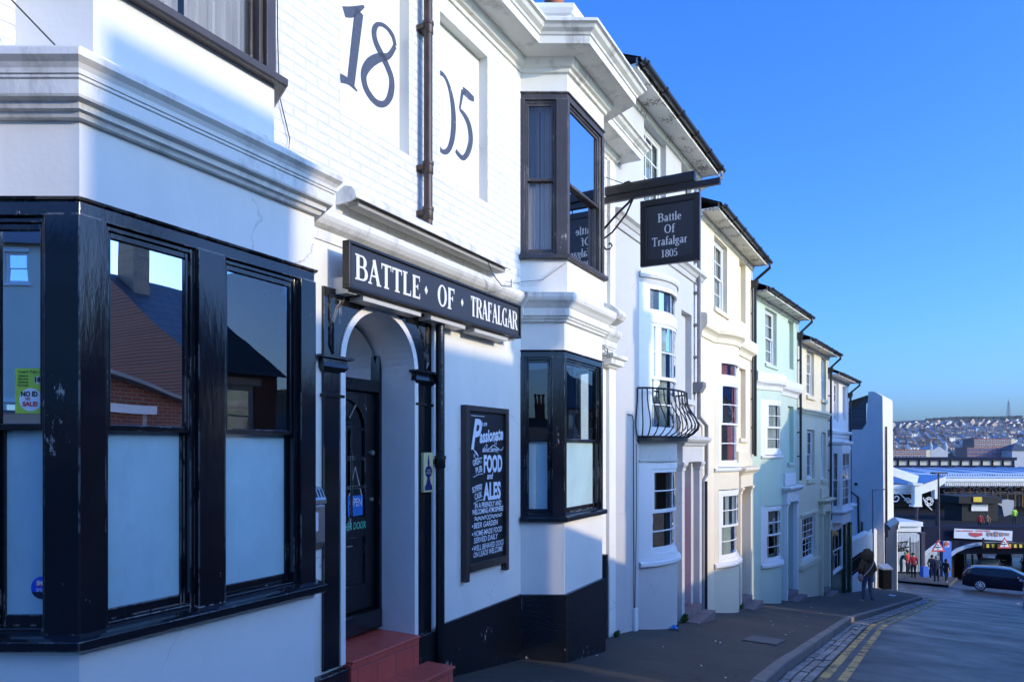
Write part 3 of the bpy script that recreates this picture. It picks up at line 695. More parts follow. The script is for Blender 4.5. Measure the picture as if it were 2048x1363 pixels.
for x in (gx0+(gx1-gx0)/3, gx0+(gx1-gx0)*2/3): m.box(x-0.014, x+0.014, n0-0.032, n0-0.004, -0.56, gz)
for z in (-0.31, -0.065, gz): m.box(gx0, gx1, n0-0.033, n0-0.005, z-0.014, z+0.014)
for ang in (55, 125): m.tube([(cx+0.10*math.cos(R(ang)), n0-0.015, gz+0.10*math.sin(R(ang))), (cx+gr*math.cos(R(ang)), n0-0.015, gz+gr*math.sin(R(ang)))], 0.014, 6)
m.lathe(cx, n0-0.015, [(0.001, gz), (0.09, gz), (0.09, gz+0.02), (0.001, gz+0.05)], 10)
dl = m.build('door', M_BLACKP, bevel=0.003)
m = pub.mb(); m.quad((gx0, n0-0.022, -0.56), (gx1, n0-0.022, -0.56), (gx1, n0-0.022, z1-0.01), (gx0, n0-0.022, z1-0.01)); m.build('pane', M_GLASS, dl)
m = pub.mb(); m.tube([(a1-0.05, n0, -0.02), (a1-0.05, n0+0.03, -0.02)], 0.022, 8); m.tube([(a1-0.05, n0, -0.42), (a1-0.05, n0+0.02, -0.42)], 0.016, 8); m.build('lock', M_STEEL, dl)
text_mesh('lettering', 'OTHER DOOR', PUB, gx1-0.335, n0+0.002, -0.66, 0.085, flat('chalk_green', (0.10, 0.62, 0.42)), dl, pub, shear=0.1, width=0.34)
m = pub.mb(); FA_ = [(DC+(DR-0.02)*math.cos(math.pi*i/16), 0.66+(DR-0.03)*math.sin(math.pi*i/16)) for i in range(17)]
m.face(*[m.p(a, q-0.03, z) for a, z in [(DC+DR-0.02, 0.60)]+FA_+[(DC-DR+0.02, 0.60)]]); m.build('fanlight', M_GLASS)
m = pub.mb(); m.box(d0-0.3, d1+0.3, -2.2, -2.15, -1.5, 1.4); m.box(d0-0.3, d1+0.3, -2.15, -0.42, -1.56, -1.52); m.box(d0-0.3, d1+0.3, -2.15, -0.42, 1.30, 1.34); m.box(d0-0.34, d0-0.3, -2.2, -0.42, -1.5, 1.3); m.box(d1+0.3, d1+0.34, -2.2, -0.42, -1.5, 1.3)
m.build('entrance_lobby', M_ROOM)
# red tiled steps
m = pub.mb(); m.box(DC-DR+0.005, DC+DR-0.005, -0.40, 0.085, GB, -1.575); m.box(3.60, 4.90, 0.076, 0.36, GB, -1.822)
m.box(DC-DR+0.005, DC+DR-0.005, -0.39, 0.10, -1.575, -1.552); m.box(3.60, 4.915, 0.086, 0.375, -1.822, -1.80)
m.build('doorstep', M_TILE, bevel=0.008)

M_GLASSU = glass('upper_glass', 1.6, (0.95, 0.97, 0.98), 0.001, 2.0)
# bays -----------------------------------------------------------------------------------------
def bay_xf(p, q):                                       # local axis along one face of a bay
    L = math.hypot(q[0]-p[0], q[1]-p[1]); u = ((q[0]-p[0])/L, (q[1]-p[1])/L); w = (-u[1], u[0])
    return (lambda a, n, z: (p[0]+u[0]*a+w[0]*n, p[1]+u[1]*a+w[1]*n, z)), L
def inset(pl, d):
    (a, b), (c, e), (g, h), (i, j) = pl
    return [(a+d*1.05, b), (c+d*0.6, e-d), (g-d*0.6, h-d), (i-d*1.05, j)]
def bay(pl, zsill, zhead, ztop, zbot, tmat, gl, low, cols, post, splits, mull, curtain=None, meet=0.5, top_in=0.0, sills=0.05, cfrac=1.0, rmat=None, cpost=0.16):
    m = pub.mb(); m.prism_sn(inset(pl, 0.012), zbot, zsill-0.02); m.prism_sn(inset(pl, 0.012), zhead, ztop); m.build('bay_wall', rmat or M_WHITE, split=True)
    m = pub.mb()
    out = [(pl[0][0], pl[0][1]), pl[1], pl[2], pl[3]]
    m.sweep(out, [(-0.10, zsill-0.05), (sills*0.7, zsill-0.05), (sills*0.75, zsill-0.055), (sills, zsill-0.045), (sills, zsill-0.005), (sills*0.6, zsill+0.005), (-0.10, zsill+0.03)])
    m.sweep(out, [(-0.08, zhead-0.075), (-0.012, zhead-0.075), (-0.012, zhead-0.012), (0.006, zhead-0.01), (0.01, zhead+0.004), (-0.08, zhead+0.006)])
    for i, (p, q) in enumerate(zip(pl, pl[1:])):
        xf, L = bay_xf(p, q); m.xf = xf
        e0, e1 = (0.05, cpost) if i == 0 else (post, post) if i == 1 else (cpost, 0.05)
        m.box(0.0, e0, -0.09, -0.004, zsill+0.001, zhead-0.07); m.box(L-e1, L, -0.09, -0.004, zsill+0.001, zhead-0.07)
        if i == 1:
            for c in splits: m.box(c-mull/2, c+mull/2, -0.09, -0.006, zsill+0.001, zhead-0.07)
    m.xf = None
    fo = m.build('bay_window', tmat, bevel=0.004)
    for i, (p, q) in enumerate(zip(pl, pl[1:])):
        xf, L = bay_xf(p, q); e0, e1 = (0.05, cpost) if i == 0 else (post, post) if i == 1 else (cpost, 0.05)
        edges = [e0] + ([x for c in splits for x in (c-mull/2, c+mull/2)] if i == 1 else []) + [L-e1]
        for a, b in zip(edges[::2], edges[1::2]):
            sash(pub, tmat, gl, a, b, zsill+0.005, zhead-0.072, -0.035, parent=pub.o, cols=cols, rows=(1, 1), fr=0.028, low_mat=low, meet=meet, xf=xf, curtain=curtain, deep=0.07, rail=0.05, cfrac=cfrac, dpt=0.036)
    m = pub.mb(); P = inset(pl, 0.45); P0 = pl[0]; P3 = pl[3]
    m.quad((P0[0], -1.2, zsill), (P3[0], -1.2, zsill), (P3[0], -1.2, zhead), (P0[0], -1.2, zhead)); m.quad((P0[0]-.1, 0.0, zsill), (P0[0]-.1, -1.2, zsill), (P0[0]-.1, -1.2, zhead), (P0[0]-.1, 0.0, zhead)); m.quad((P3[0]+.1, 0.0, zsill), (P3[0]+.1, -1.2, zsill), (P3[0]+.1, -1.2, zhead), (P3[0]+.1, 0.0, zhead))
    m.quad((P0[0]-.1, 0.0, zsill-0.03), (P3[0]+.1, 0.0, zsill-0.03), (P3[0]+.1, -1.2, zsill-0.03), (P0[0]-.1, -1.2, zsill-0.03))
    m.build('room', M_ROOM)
    return fo
bay(NB, -0.83, 1.12, 1.80, GB, M_BLACK, M_GLASSW, M_FROST, 1, 0.125, [0.695], 0.165, meet=0.497, sills=0.06)
bay(FB, -0.73, 1.095, 1.80, GB, M_BLACK, M_GLASSW, M_FROST, 1, 0.06, [], 0, meet=0.48, sills=0.045, cpost=0.14)
bay(NU, 2.24, 4.30, 4.60, 1.70, M_BROWN, M_GLASSU, None, 1, 0.07, [], 0, curtain=M_CURT, cfrac=0.95, sills=0.06)
bay(FU, 2.14, 3.92, 4.72, 1.72, M_BROWN, M_GLASSU, None, 1, 0.06, [], 0, curtain=M_CURT, cfrac=0.97, sills=0.04, meet=0.49, cpost=0.13)
# upper brick wall with its two sunk panels
m = pub.mb()
N1, N2 = (3.93, 4.768, 2.49, 3.97), (5.227, 6.066, 2.49, 3.96)
m.wall(1.42, PUB_END, 1.60, 4.80, 0.0, [N1+(0.10,), N2+(0.10,), (1.785, 3.155, 2.24, 4.28, 0.02), (6.81, 8.325, 2.14, 3.92, 0.02)])
m.build('upper_wall', M_WBRICK)
for h in (N1, N2):
    m = pub.mb(); e = 0.002; a, b, c, d = h[0]+e, h[1]-e, h[2]+e, h[3]-e
    q = [m.p(x, n, z) for n in (-0.0995, 0.0005) for x, z in ((a, c), (b, c), (b, d), (a, d))]
    m.face(*q[:4])
    for i in range(4): m.face(q[i], q[(i+1) % 4], q[4+(i+1) % 4], q[4+i])
    m.build('sunk_panel', M_WHITE)
# cornices
CORN = [(-0.02, 1.462), (0.02, 1.465), (0.03, 1.485), (0.05, 1.49), (0.055, 1.515), (0.085, 1.525), (0.09, 1.535), (0.09, 1.595), (0.098, 1.60), (0.098, 1.612), (0.105, 1.615), (0.108, 1.635), (0.12, 1.655), (0.142, 1.675), (0.142, 1.705), (-0.02, 1.76)]
m = pub.mb(); m.sweep(NB, CORN); m.build('bay_cornice', M_MOULD)
STR = [(-0.02, 1.50), (0.012, 1.50), (0.014, 1.575), (0.035, 1.585), (0.06, 1.60), (0.085, 1.63), (0.098, 1.655), (0.10, 1.70), (-0.02, 1.735)]
m = pub.mb(); m.sweep([(3.42, 0.0), (6.765, 0.0)], STR)
SF = [(-0.02, 1.40), (0.02, 1.405), (0.025, 1.43), (0.04, 1.435), (0.05, 1.46), (0.065, 1.465), (0.065, 1.545), (0.075, 1.555), (0.10, 1.59), (0.13, 1.62), (0.142, 1.65), (0.145, 1.70), (-0.02, 1.74)]
m.sweep([(6.70, 0.0)]+FB[0:1]+FB[1:]+[(9.62, 0.0)], SF); m.build('string_cornice', M_MOULD)
TOP = [(-0.02, 4.12), (0.02, 4.13), (0.025, 4.165), (0.06, 4.18), (0.09, 4.23), (0.10, 4.255), (0.33, 4.262), (0.335, 4.34), (0.35, 4.345), (0.36, 4.365), (0.40, 4.39), (0.42, 4.42), (0.45, 4.43), (0.45, 4.46), (-0.02, 4.52)]
m = pub.mb(); m.sweep([(1.42, -1.0), (1.42, 0.0)]+NU+FU+[(9.62, 0.0), (9.62, -1.0)], TOP)
m.sweep([(1.42, -1.0), (1.42, 0.0)]+NU+FU+[(9.62, 0.0), (9.62, -1.0)], [(-0.25, 4.45), (0.03, 4.45), (0.03, 4.74), (0.06, 4.75), (0.09, 4.79), (0.09, 4.84), (-0.25, 4.88)])
m.build('parapet_cornice', M_MOULD)
m = pub.mb(); m.box(1.5, 9.6, -6, -0.2, 4.4, 4.5); m.build('roof', M_SLATE)
m = pub.mb(); m.box(9.40, 9.60, 0.0, 0.05, 1.76, 4.12); m.box(9.36, 9.62, 0.0, 0.05, GB, 1.40); m.build('corner_pilaster', M_WHITE)
m = pub.mb()                                           # small scroll console at the far end under the upper window, moulded end blocks
m.prism_nz([(0.0, 1.78), (0.10, 1.79), (0.20, 1.84), (0.24, 1.90), (0.22, 1.95), (0.10, 2.05), (0.0, 2.08)], 9.25, 9.55)
m.sweep([(9.28, 0.0), (9.28, 0.05), (9.60, 0.05), (9.60, 0.0)], [(0.0, 1.16), (0.03, 1.17), (0.05, 1.20), (0.10, 1.21), (0.10, 1.28), (0.14, 1.30), (0.14, 1.35), (0.0, 1.38)])
m.build('end_console', M_MOULD, split=True)
# painted year
WN = -0.098
m = pub.mb()
def px(pts, w): return [(*PUB.SZ(x, y, -0.1), ww) for (x, y), ww in zip(pts, w if hasattr(w, '__len__') else [w]*len(pts))]
m.ribbon(px([(687, 24), (704, 24), (728, 13)], [0.075, 0.075, 0.02]), WN); m.ribbon(px([(718, 22), (701, 168)], [0.10, 0.085]), WN, smooth=False); m.ribbon(px([(680, 156), (697, 164), (714, 183)], [0.07, 0.05, 0.015]), WN+0.001)
m.build('painted_numeral', M_NUM); m = pub.mb()
m.ribbon(px([(790, 92), (777, 112), (757, 116), (738, 128), (727, 150), (733, 180), (752, 205), (770, 207), (781, 188), (783, 160), (775, 135), (762, 108), (751, 84), (748, 62), (756, 49), (771, 54), (785, 72), (790, 92)],
             [0.045, 0.05, 0.07, 0.08, 0.07, 0.07, 0.06, 0.05, 0.07, 0.075, 0.075, 0.075, 0.07, 0.06, 0.035, 0.04, 0.055, 0.045]), WN)
m.build('painted_numeral', M_NUM); m = pub.mb()
c0, z0 = PUB.SZ(882, 228, -0.1); cx_ = c0+0.02
m.ribbon([(a, b+(-(a-cx_)*0.0), w) for a, b, w in arc(cx_, z0+0.02, 0.19, 0.36, 0, 360, 0.085, 0.045, 30)], WN)
m.build('painted_numeral', M_NUM); m = pub.mb()
m.ribbon(px([(948, 199), (937, 191), (925, 180)], [0.05, 0.085, 0.07]), WN); m.ribbon(px([(925, 181), (919, 219)], [0.05, 0.03]), WN, smooth=False)
m.ribbon(px([(919, 219), (930, 233), (938, 252), (941, 278), (936, 303), (926, 316), (916, 308), (911, 301)], [0.03, 0.065, 0.085, 0.085, 0.07, 0.05, 0.05, 0.045]), WN+0.001)
m.build('painted_numeral', M_NUM)
# rain pipes on the pub
def pipe(t, s, n, z0, z1, r, mat, collars, name='drainpipe', brackets=(), shoe=0):
    m = t.mb(); m.tube([(s, n, z0), (s, n, z1)], r, 12)
    for c in collars:
        m.lathe(s, n, [(r, c-0.06), (r*1.18, c-0.05), (r*1.18, c+0.02), (r*1.32, c+0.025), (r*1.32, c+0.05), (r, c+0.055)], 12)
        m.box(s-r*1.5, s+r*1.5, 0.0, n-r*0.4, c-0.02, c+0.02)
    return m.build(name, mat, smooth=True)
pipe(pub, 4.925, 0.085, 1.90, 4.20, 0.038, M_PIPE, (2.03, 2.42, 3.62))
pipe(pub, 5.105, 0.085, -2.05, 1.15, 0.040, M_BLACKP, (-0.10,))
# ------------------------------------------------------------------ things fixed to the pub front
# fascia sign
t = Thing('fascia_sign', 'long dark slate fascia sign reading BATTLE OF TRAFALGAR above the pub doorway', 'sign', PUB, 5.04, 0.1, 1.16)
SA, SB, Z0, Z1, SN = 3.80, 6.40, 1.155, 1.495, 0.19
m = t.mb(); m.box(SA+0.02, SB-0.02, SN-0.045, SN, Z0+0.02, Z1-0.02); bd = m.build('board', M_SIGN)
m = t.mb(); m.box(SA, SB, SN-0.05, SN+0.018, Z0, Z0+0.022); m.box(SA, SB, SN-0.05, SN+0.018, Z1-0.022, Z1); m.box(SA, SA+0.022, SN-0.05, SN+0.018, Z0+0.022, Z1-0.022); m.box(SB-0.022, SB, SN-0.05, SN+0.018, Z0+0.022, Z1-0.022)
m.build('frame', M_SIGNF, bevel=0.003)
m = t.mb(); write(m, 'BATTLE', 3.875, 1.232, 0.185, SN+0.003, width=0.80); m.build('lettering', M_LETTER); m = t.mb(); write(m, 'OF', 4.91, 1.232, 0.185, SN+0.003, width=0.27); m.build('lettering', M_LETTER); m = t.mb(); write(m, '*', 4.70, 1.232, 0.185, SN+0.003)
write(m, '*', 5.25, 1.232, 0.185, SN+0.003); m.build('diamond', M_LETTER, split=True); m = t.mb(); write(m, 'TRAFALGAR', 5.44, 1.232, 0.185, SN+0.003, width=0.90); m.build('lettering', M_LETTER)
m = t.mb()
for x in (SA+0.06, 4.95, SB-0.12): m.box(x, x+0.09, 0.0, SN-0.046, Z0-0.02, Z0+0.10)
m.build('fixing_batten', M_MOULD, split=True)
m = t.mb()
for a, b in ((4.00, 4.72), (4.86, 5.40), (5.56, 6.20)): m.box(a, b, 0.03, 0.16, Z0-0.05, Z0-0.018)
m.build('downlight', flat('pale_metal', (0.55, 0.54, 0.50), 0.4), split=True)
# long trough light above the sign
t = Thing('trough_light', 'long white trough light with a rounded end fixed above the fascia sign', 'light', PUB, 5.05, 0.0, 1.80)
prof = [(0.0, 1.875), (0.04, 1.91), (0.09, 1.925), (0.15, 1.91), (0.185, 1.87), (0.195, 1.825), (0.18, 1.825), (0.165, 1.85), (0.0, 1.835)]
m = t.mb(); m.prism_nz(prof, 3.90, 6.22); m.build('hood', M_MOULD, bevel=0.002)
m = t.mb(); m.box(3.96, 6.16, 0.05, 0.15, 1.79, 1.832); m.build('lamp_strip', flat('lamp_housing', (0.38, 0.37, 0.34), 0.5))
m = t.mb(); m.prism_nz([(n, z) for n, z in prof[:6]]+[(0.15, 1.805), (0.0, 1.80)], 3.885, 3.90); m.build('end_cap', M_MOULD)
# cable looping off the trough
def cable(name, label, pts, r, mat, fr=PUB, cat='cable'):
    t = Thing(name, label, cat, fr, pts[0][0], pts[0][1], pts[0][2], empty=False); m = MB(t); m.tube(pts, r, 5); o = m.build(name, mat, None, smooth=True); t.place(o); tag(o, label, cat); return o
M_CABLE = flat('grey_cable', (0.30, 0.29, 0.27), 0.6); M_CABLEB = flat('dark_cable', (0.03, 0.03, 0.03), 0.5)
cable('wall_cable', 'thin pale cable hanging down the white bricks beside the upper brown window', [(3.31, 0.02, 3.4), (3.315, 0.02, 2.75), (3.33, 0.02, 2.35), (3.42, 0.02, 2.1), (3.40, 0.03, 1.98), (3.33, 0.03, 1.97), (3.28, 0.02, 2.02)], 0.004, M_CABLEB)
cable('wall_cable', 'thin cable sagging across the wall under the upper bay window', [(6.30, 0.08, 1.74), (6.55, 0.06, 1.78), (6.72, 0.03, 1.83), (6.87, 0.22, 1.86), (6.97, 0.45, 2.04)], 0.005, M_CABLE)
cable('wall_cable', 'loose dark cable loop hanging from the trough light end', [(5.75, 0.19, 1.80), (5.82, 0.20, 1.70), (6.0, 0.20, 1.62), (6.2, 0.20, 1.65), (6.27, 0.16, 1.74)], 0.005, M_CABLEB)
cable('wall_cable', 'single wire crossing the grey wall above the moulding at the photo left edge', [(1.30, 0.0, 2.35), (1.66, 0.18, 1.98), (1.79, 0.30, 1.80)], 0.004, M_CABLEB)
# chalkboard
t = Thing('chalkboard_menu', 'tall framed black menu board with white hand lettering on the pub wall', 'menu board', PUB, 5.98, 0.0, -1.25)
B0, B1, BZ0, BZ1 = 5.57, 6.40, -1.16, 0.43
m = t.mb(); m.box(B0+0.05, B1-0.05, 0.012, 0.032, BZ0+0.05, BZ1-0.04); bd = m.build('board', flat('blackboard', (0.010, 0.012, 0.017), 0.45))
M_WOOD = paint('dark_stained_wood', (0.045, 0.032, 0.028), 0.4, 0.3, 3, 0.4, 30, stretch=(6, 6, 0.4))
m = t.mb(); m.box(B0, B0+0.06, 0.0, 0.065, -1.245, BZ1); m.box(B1-0.06, B1, 0.0, 0.065, -1.245, BZ1); m.box(B0+0.06, B1-0.06, 0.0, 0.06, BZ1-0.055, BZ1); m.box(B0+0.06, B1-0.06, 0.0, 0.07, BZ0, BZ0+0.075)
m.build('frame', M_WOOD, bevel=0.004)
M_CHALK = flat('chalk_white', (0.74, 0.78, 0.84), 0.8)
def chalk(body, a0, a1, z, h, shear=0.0, bold=0.0, tilt=0.0): text_mesh('lettering', body, PUB, a0, 0.0345, z, h/0.72, M_CHALK, bd, t, shear=shear, width=a1-a0, bold=bold*h, tilt=tilt)
chalk('We are', 5.86, 6.00, 0.235, 0.05, 0.25, 0.03, 4)
chalk('P', 5.70, 5.90, 0.02, 0.29, 0.35, 0.04); chalk('assionate', 5.86, 6.33, 0.075, 0.125, 0.25, 0.05, 5)
chalk('about Serving', 5.91, 6.24, -0.015, 0.055, 0.15, 0.03)
chalk('FOOD', 5.935, 6.305, -0.212, 0.165, 0.0, 0.06); chalk('and', 6.00, 6.12, -0.285, 0.065, 0.25, 0.04)
chalk('GREAT', 5.735, 5.905, -0.150, 0.055, 0.0, 0.03, 10); chalk('PUB', 5.79, 5.91, -0.225, 0.06, 0.0, 0.03, 10)
chalk('ALES', 5.925, 6.275, -0.486, 0.165, 0.0, 0.06); chalk('SUPERB', 5.725, 5.905, -0.410, 0.055, 0.0, 0.03, 10); chalk('CASK', 5.77, 5.91, -0.480, 0.06, 0.0, 0.03, 10)
chalk('IN A FRIENDLY AND', 5.77, 6.285, -0.560, 0.050, 0.0, 0.04); chalk('WELCOMING ATMOSPHERE', 5.72, 6.325, -0.620, 0.050, 0.0, 0.04)
chalk('BEER GARDEN', 5.75, 6.215, -0.755, 0.054, 0.15, 0.02); chalk('HOME-MADE FOOD', 5.75, 6.30, -0.832, 0.054, 0.15, 0.02); chalk('SERVED DAILY', 5.75, 6.215, -0.898, 0.054, 0.15, 0.02)
chalk('WELL BEHAVED DOGS', 5.745, 6.335, -0.973, 0.054, 0.12, 0.02); chalk('ON LEADS WELCOME', 5.745, 6.315, -1.036, 0.054, 0.12, 0.02)
m = t.mb()
for z in (-0.73, -0.807, -0.948): m.quad((5.718, 0.0345, z-0.01), (5.735, 0.0345, z-0.01), (5.735, 0.0345, z+0.01), (5.718, 0.0345, z+0.01))
m.ribbon([(5.70, 0.335, 0.006), (5.95, 0.335, 0.006)], 0.0345); m.ribbon([(6.05, 0.02, 0.007), (6.12, 0.05, 0.007), (6.2, 0.03, 0.007), (6.28, 0.0, 0.007), (6.33, 0.04, 0.007)], 0.0345)
for cx, cz, rr in ((6.17, 0.085, 0.035), (5.99, 0.045, 0.02), (5.76, -0.05, 0.02)):
    P = [(cx+rr*(1 if i % 2 == 0 else 0.45)*math.sin(math.pi*i/5), cz+rr*(1 if i % 2 == 0 else 0.45)*math.cos(math.pi*i/5), 0.006) for i in range(11)]
    m.ribbon(P, 0.0345, smooth=False)
for x0, x1, d in ((5.76, 5.98, 1), (6.08, 6.30, -1)):
    for k in range(2): m.ribbon([(x0+(x1-x0)*i/12, -0.655-0.018*k+0.009*math.sin(i*1.3+k)*(1 if i % 2 else -0.6), 0.008) for i in range(13)], 0.0345)
for cx in (6.01, 6.055): m.ribbon([(cx+0.018*math.cos(i*0.8), -0.665+0.022*math.sin(i*0.8), 0.007) for i in range(9)], 0.0345)
for z, x0, x1 in ((-0.09, 5.73, 5.91), (-0.245, 5.74, 5.92), (-0.35, 5.72, 5.91), (-0.50, 5.74, 5.92)): m.ribbon([(x0, z-0.015, 0.006), ((x0+x1)/2, z+0.01, 0.006), (x1, z+0.015, 0.006)], 0.0345)
m.ribbon([(5.74, 0.01, 0.006), (5.80, -0.03, 0.02), (5.83, -0.06, 0.006), (5.79, -0.08, 0.006), (5.75, -0.05, 0.006)], 0.0345)
m.build('chalk_ornament', M_CHALK, bd)
# enamel plaque on the right pilaster
M_CREAM = paint('cream_enamel', (0.62, 0.58, 0.30), 0.25, 0.03, 5, 0.0); M_NAVY = flat('navy_enamel', (0.015, 0.02, 0.12), 0.25)
t = Thing('pump_plaque', 'small cream plaque reading CASK MARQUE with a blue beer pump on the door pilaster', 'plaque', PUB, 4.985, 0.045, -0.36)
m = t.mb(); m.box(4.905, 5.045, 0.0245, 0.053, -0.36, -0.02); pb = m.build('plate', M_CREAM, bevel=0.002)
m = t.mb(); q = 0.0545; cx = 4.975
m.face(*[m.p(cx+a, q, z) for a, z in ((-0.008, -0.16), (-0.014, -0.10), (-0.004, -0.04), (0.004, -0.04), (0.014, -0.10), (0.008, -0.16))])
m.face(*[m.p(cx+0.052*math.cos(math.pi*i/10), q+0.0003, -0.185+0.052*math.sin(math.pi*i/10)) for i in range(20)])
m.face(*[m.p(cx+a, q, z) for a, z in ((-0.012, -0.22), (-0.035, -0.29), (-0.055, -0.31), (-0.055, -0.345), (0.055, -0.345), (0.055, -0.31), (0.035, -0.29), (0.012, -0.22))]); m.build('pump_emblem', M_NAVY, pb)
text_mesh('lettering', 'CASK', PUB, cx-0.028, q+0.001, -0.180, 0.024, M_CREAM, pb, t, width=0.056); text_mesh('lettering', 'MARQUE', PUB, cx-0.042, q+0.001, -0.203, 0.022, M_CREAM, pb, t, width=0.084)
# steel cigarette bin
t = Thing('cigarette_bin', 'brushed steel cigarette bin with slotted top on the wall beside the door', 'ash bin', PUB, 3.60, 0.0, -0.72)
m = t.mb(); prof = [(0.0, -0.66), (0.05, -0.70), (0.085, -0.64), (0.085, -0.38), (0.0, -0.38)]
m.prism_nz(prof, 3.53, 3.69); b_ = m.build('body', M_STEEL, bevel=0.008)
m = t.mb(); m.prism_nz([(0.0, -0.375), (0.092, -0.375), (0.092, -0.345), (0.05, -0.265), (0.0, -0.25)], 3.525, 3.695); hd = m.build('hood', M_STEEL, bevel=0.005)
m = t.mb()
for k in range(5):
    x = 3.545+k*0.03; m.quad((x, 0.0875, -0.337), (x+0.016, 0.0875, -0.337), (x+0.016, 0.056, -0.273), (x, 0.056, -0.273))
m.build('slot', flat('slot_black', (0.01, 0.01, 0.01), 0.8), hd)
m = t.mb(); m.quad((3.56, 0.0865, -0.56), (3.62, 0.0865, -0.56), (3.62, 0.0865, -0.43), (3.56, 0.0865, -0.43)); m.build('paper_label', flat('white_paper', (0.72, 0.72, 0.72), 0.7), b_)
# OPEN sign hanging inside the door glass
t = Thing('open_sign', 'small blue OPEN sign hanging on a white string inside the door glass', 'sign', PUB, 4.50, -0.38, -0.55)
ON = -0.385
m = t.mb(); m.box(4.445, 4.63, ON-0.004, ON, -0.55, -0.38); bd = m.build('card', flat('open_blue', (0.02, 0.16, 0.55), 0.5)); 
text_mesh('lettering', 'OPEN', PUB, 4.46, ON+0.002, -0.47, 0.1, M_LETTER, bd, t, width=0.155)
text_mesh('lettering', 'COME IN', PUB, 4.375, ON+0.002, -0.49, 0.035, M_LETTER, bd, t, width=0.08) if False else None
m = t.mb(); m.tube([(4.46, ON, -0.38), (4.535, ON, -0.14), (4.615, ON, -0.38)], 0.004, 5); m.build('string', M_LETTER)
# stickers in the canted window of the near bay
xf, L = bay_xf(NB[0], NB[1])
def dist(px, py, n): # along the canted face (parallel to the picture plane), measured from its street corner
    Y = PUB.pt(*NB[1])[1]; return L-(158-px)/FPX*Y, (HY-py)*Y/FPX
def place_xf(t): return lambda a, n, z: xf(a, n, z)
t = Thing('age_poster', 'lime green age restriction poster with NO ID NO SALE disc in the left bay window', 'poster', PUB, 1.66, 0.2, 0.17)
QN = -0.058
m = MB(t, xf=place_xf(t)); g = [dist(12, 733, 0), dist(77, 825, 0)]; m.box(g[0][0], g[1][0], QN, QN+0.003, g[1][1], g[0][1]); M_LIME = flat('lime_paper', (0.42, 0.60, 0.06), 0.5); pb = m.build('sheet', M_LIME)
def on_cant(name, body, px, py, h, w, mat, par, t, n, bold=0.0):
    a, z = dist(px, py, 0); o = text_mesh(name, body, PUB, 0, 0, 0, h/0.72, mat, par, Thing('x', '', '', PUB, empty=False), width=w, bold=bold*h)
    for vv in o.data.vertices:
        p = xf(a+vv.co.x, n, z+vv.co.z); vv.co = (p[0]-t.s, -(p[1]-t.n), p[2]-t.z)
    return o
M_INK = flat('ink_black', (0.012, 0.012, 0.014), 0.6); M_INKR = flat('ink_red', (0.55, 0.04, 0.03), 0.6); M_PAPER = flat('paper_white', (0.75, 0.75, 0.72), 0.6); M_CREAMP = flat('paper_cream', (0.65, 0.62, 0.45), 0.6)
def disc(t, px, py, r, n, mat, par, name='disc', half=None):
    a, z = dist(px, py, 0); m = MB(t, xf=place_xf(t)); k = 24
    pts = [(a+r*math.cos(2*math.pi*i/k), z+r*math.sin(2*math.pi*i/k)) for i in range(k)]
    if half: pts = [(x, min(y, z-r*half)) for x, y in pts]
    m.face(*[m.p(x, n, y) for x, y in pts]); return m.build(name, mat, par)
disc(t, 44, 797, 0.052, QN+0.0045, M_PAPER, pb); disc(t, 59, 757, 0.018, QN+0.0045, M_CREAMP, pb)
on_cant('lettering', 'Legal Age to', 20, 742, 0.012, 0.11, M_INK, pb, t, QN+0.0055); on_cant('lettering', '18', 53, 761, 0.022, 0.028, M_INK, pb, t, QN+0.0058, 0.08)
for i, wd in enumerate(('Tobacco', 'Alcohol', 'Solvents', 'Knives')): on_cant('lettering', wd, 19, 750+i*6.4, 0.009, 0.045, M_INK, pb, t, QN+0.0055, 0.03)
on_cant('lettering', 'NO ID', 25, 790, 0.022, 0.075, M_INK, pb, t, QN+0.006, 0.06); on_cant('lettering', 'NO', 34, 798, 0.013, 0.022, M_INKR, pb, t, QN+0.0062, 0.05); on_cant('lettering', 'SALE!', 28, 810, 0.020, 0.068, M_INKR, pb, t, QN+0.006, 0.06)
t = Thing('shop_sticker', 'round blue SHOP SMALL sticker low on the frosted left bay pane', 'sticker', PUB, 1.66, 0.2, -0.68)
QL = -0.098
sb = disc(t, 55, 1183, 0.052, QL+0.002, flat('sticker_blue', (0.02, 0.08, 0.62), 0.4), t.o, 'disc'); disc(t, 55, 1183, 0.0515, QL+0.003, flat('sticker_navy', (0.012, 0.014, 0.04), 0.4), sb, 'lower_band', 0.35)
m = MB(t, xf=place_xf(t)); a, z = dist(55, 1175, 0); m.quad((a-0.028, QL+0.0035, z-0.010), (a+0.028, QL+0.0035, z-0.010), (a+0.028, QL+0.0035, z+0.012), (a-0.028, QL+0.0035, z+0.012)); m.build('red_band', flat('sticker_red', (0.55, 0.06, 0.08), 0.4), sb)
on_cant('lettering', 'SHOP', 44, 1177, 0.020, 0.05, M_LETTER, sb, t, QL+0.0045, 0.08); on_cant('lettering', 'SMALL', 43, 1191, 0.018, 0.054, M_LETTER, sb, t, QL+0.0045)
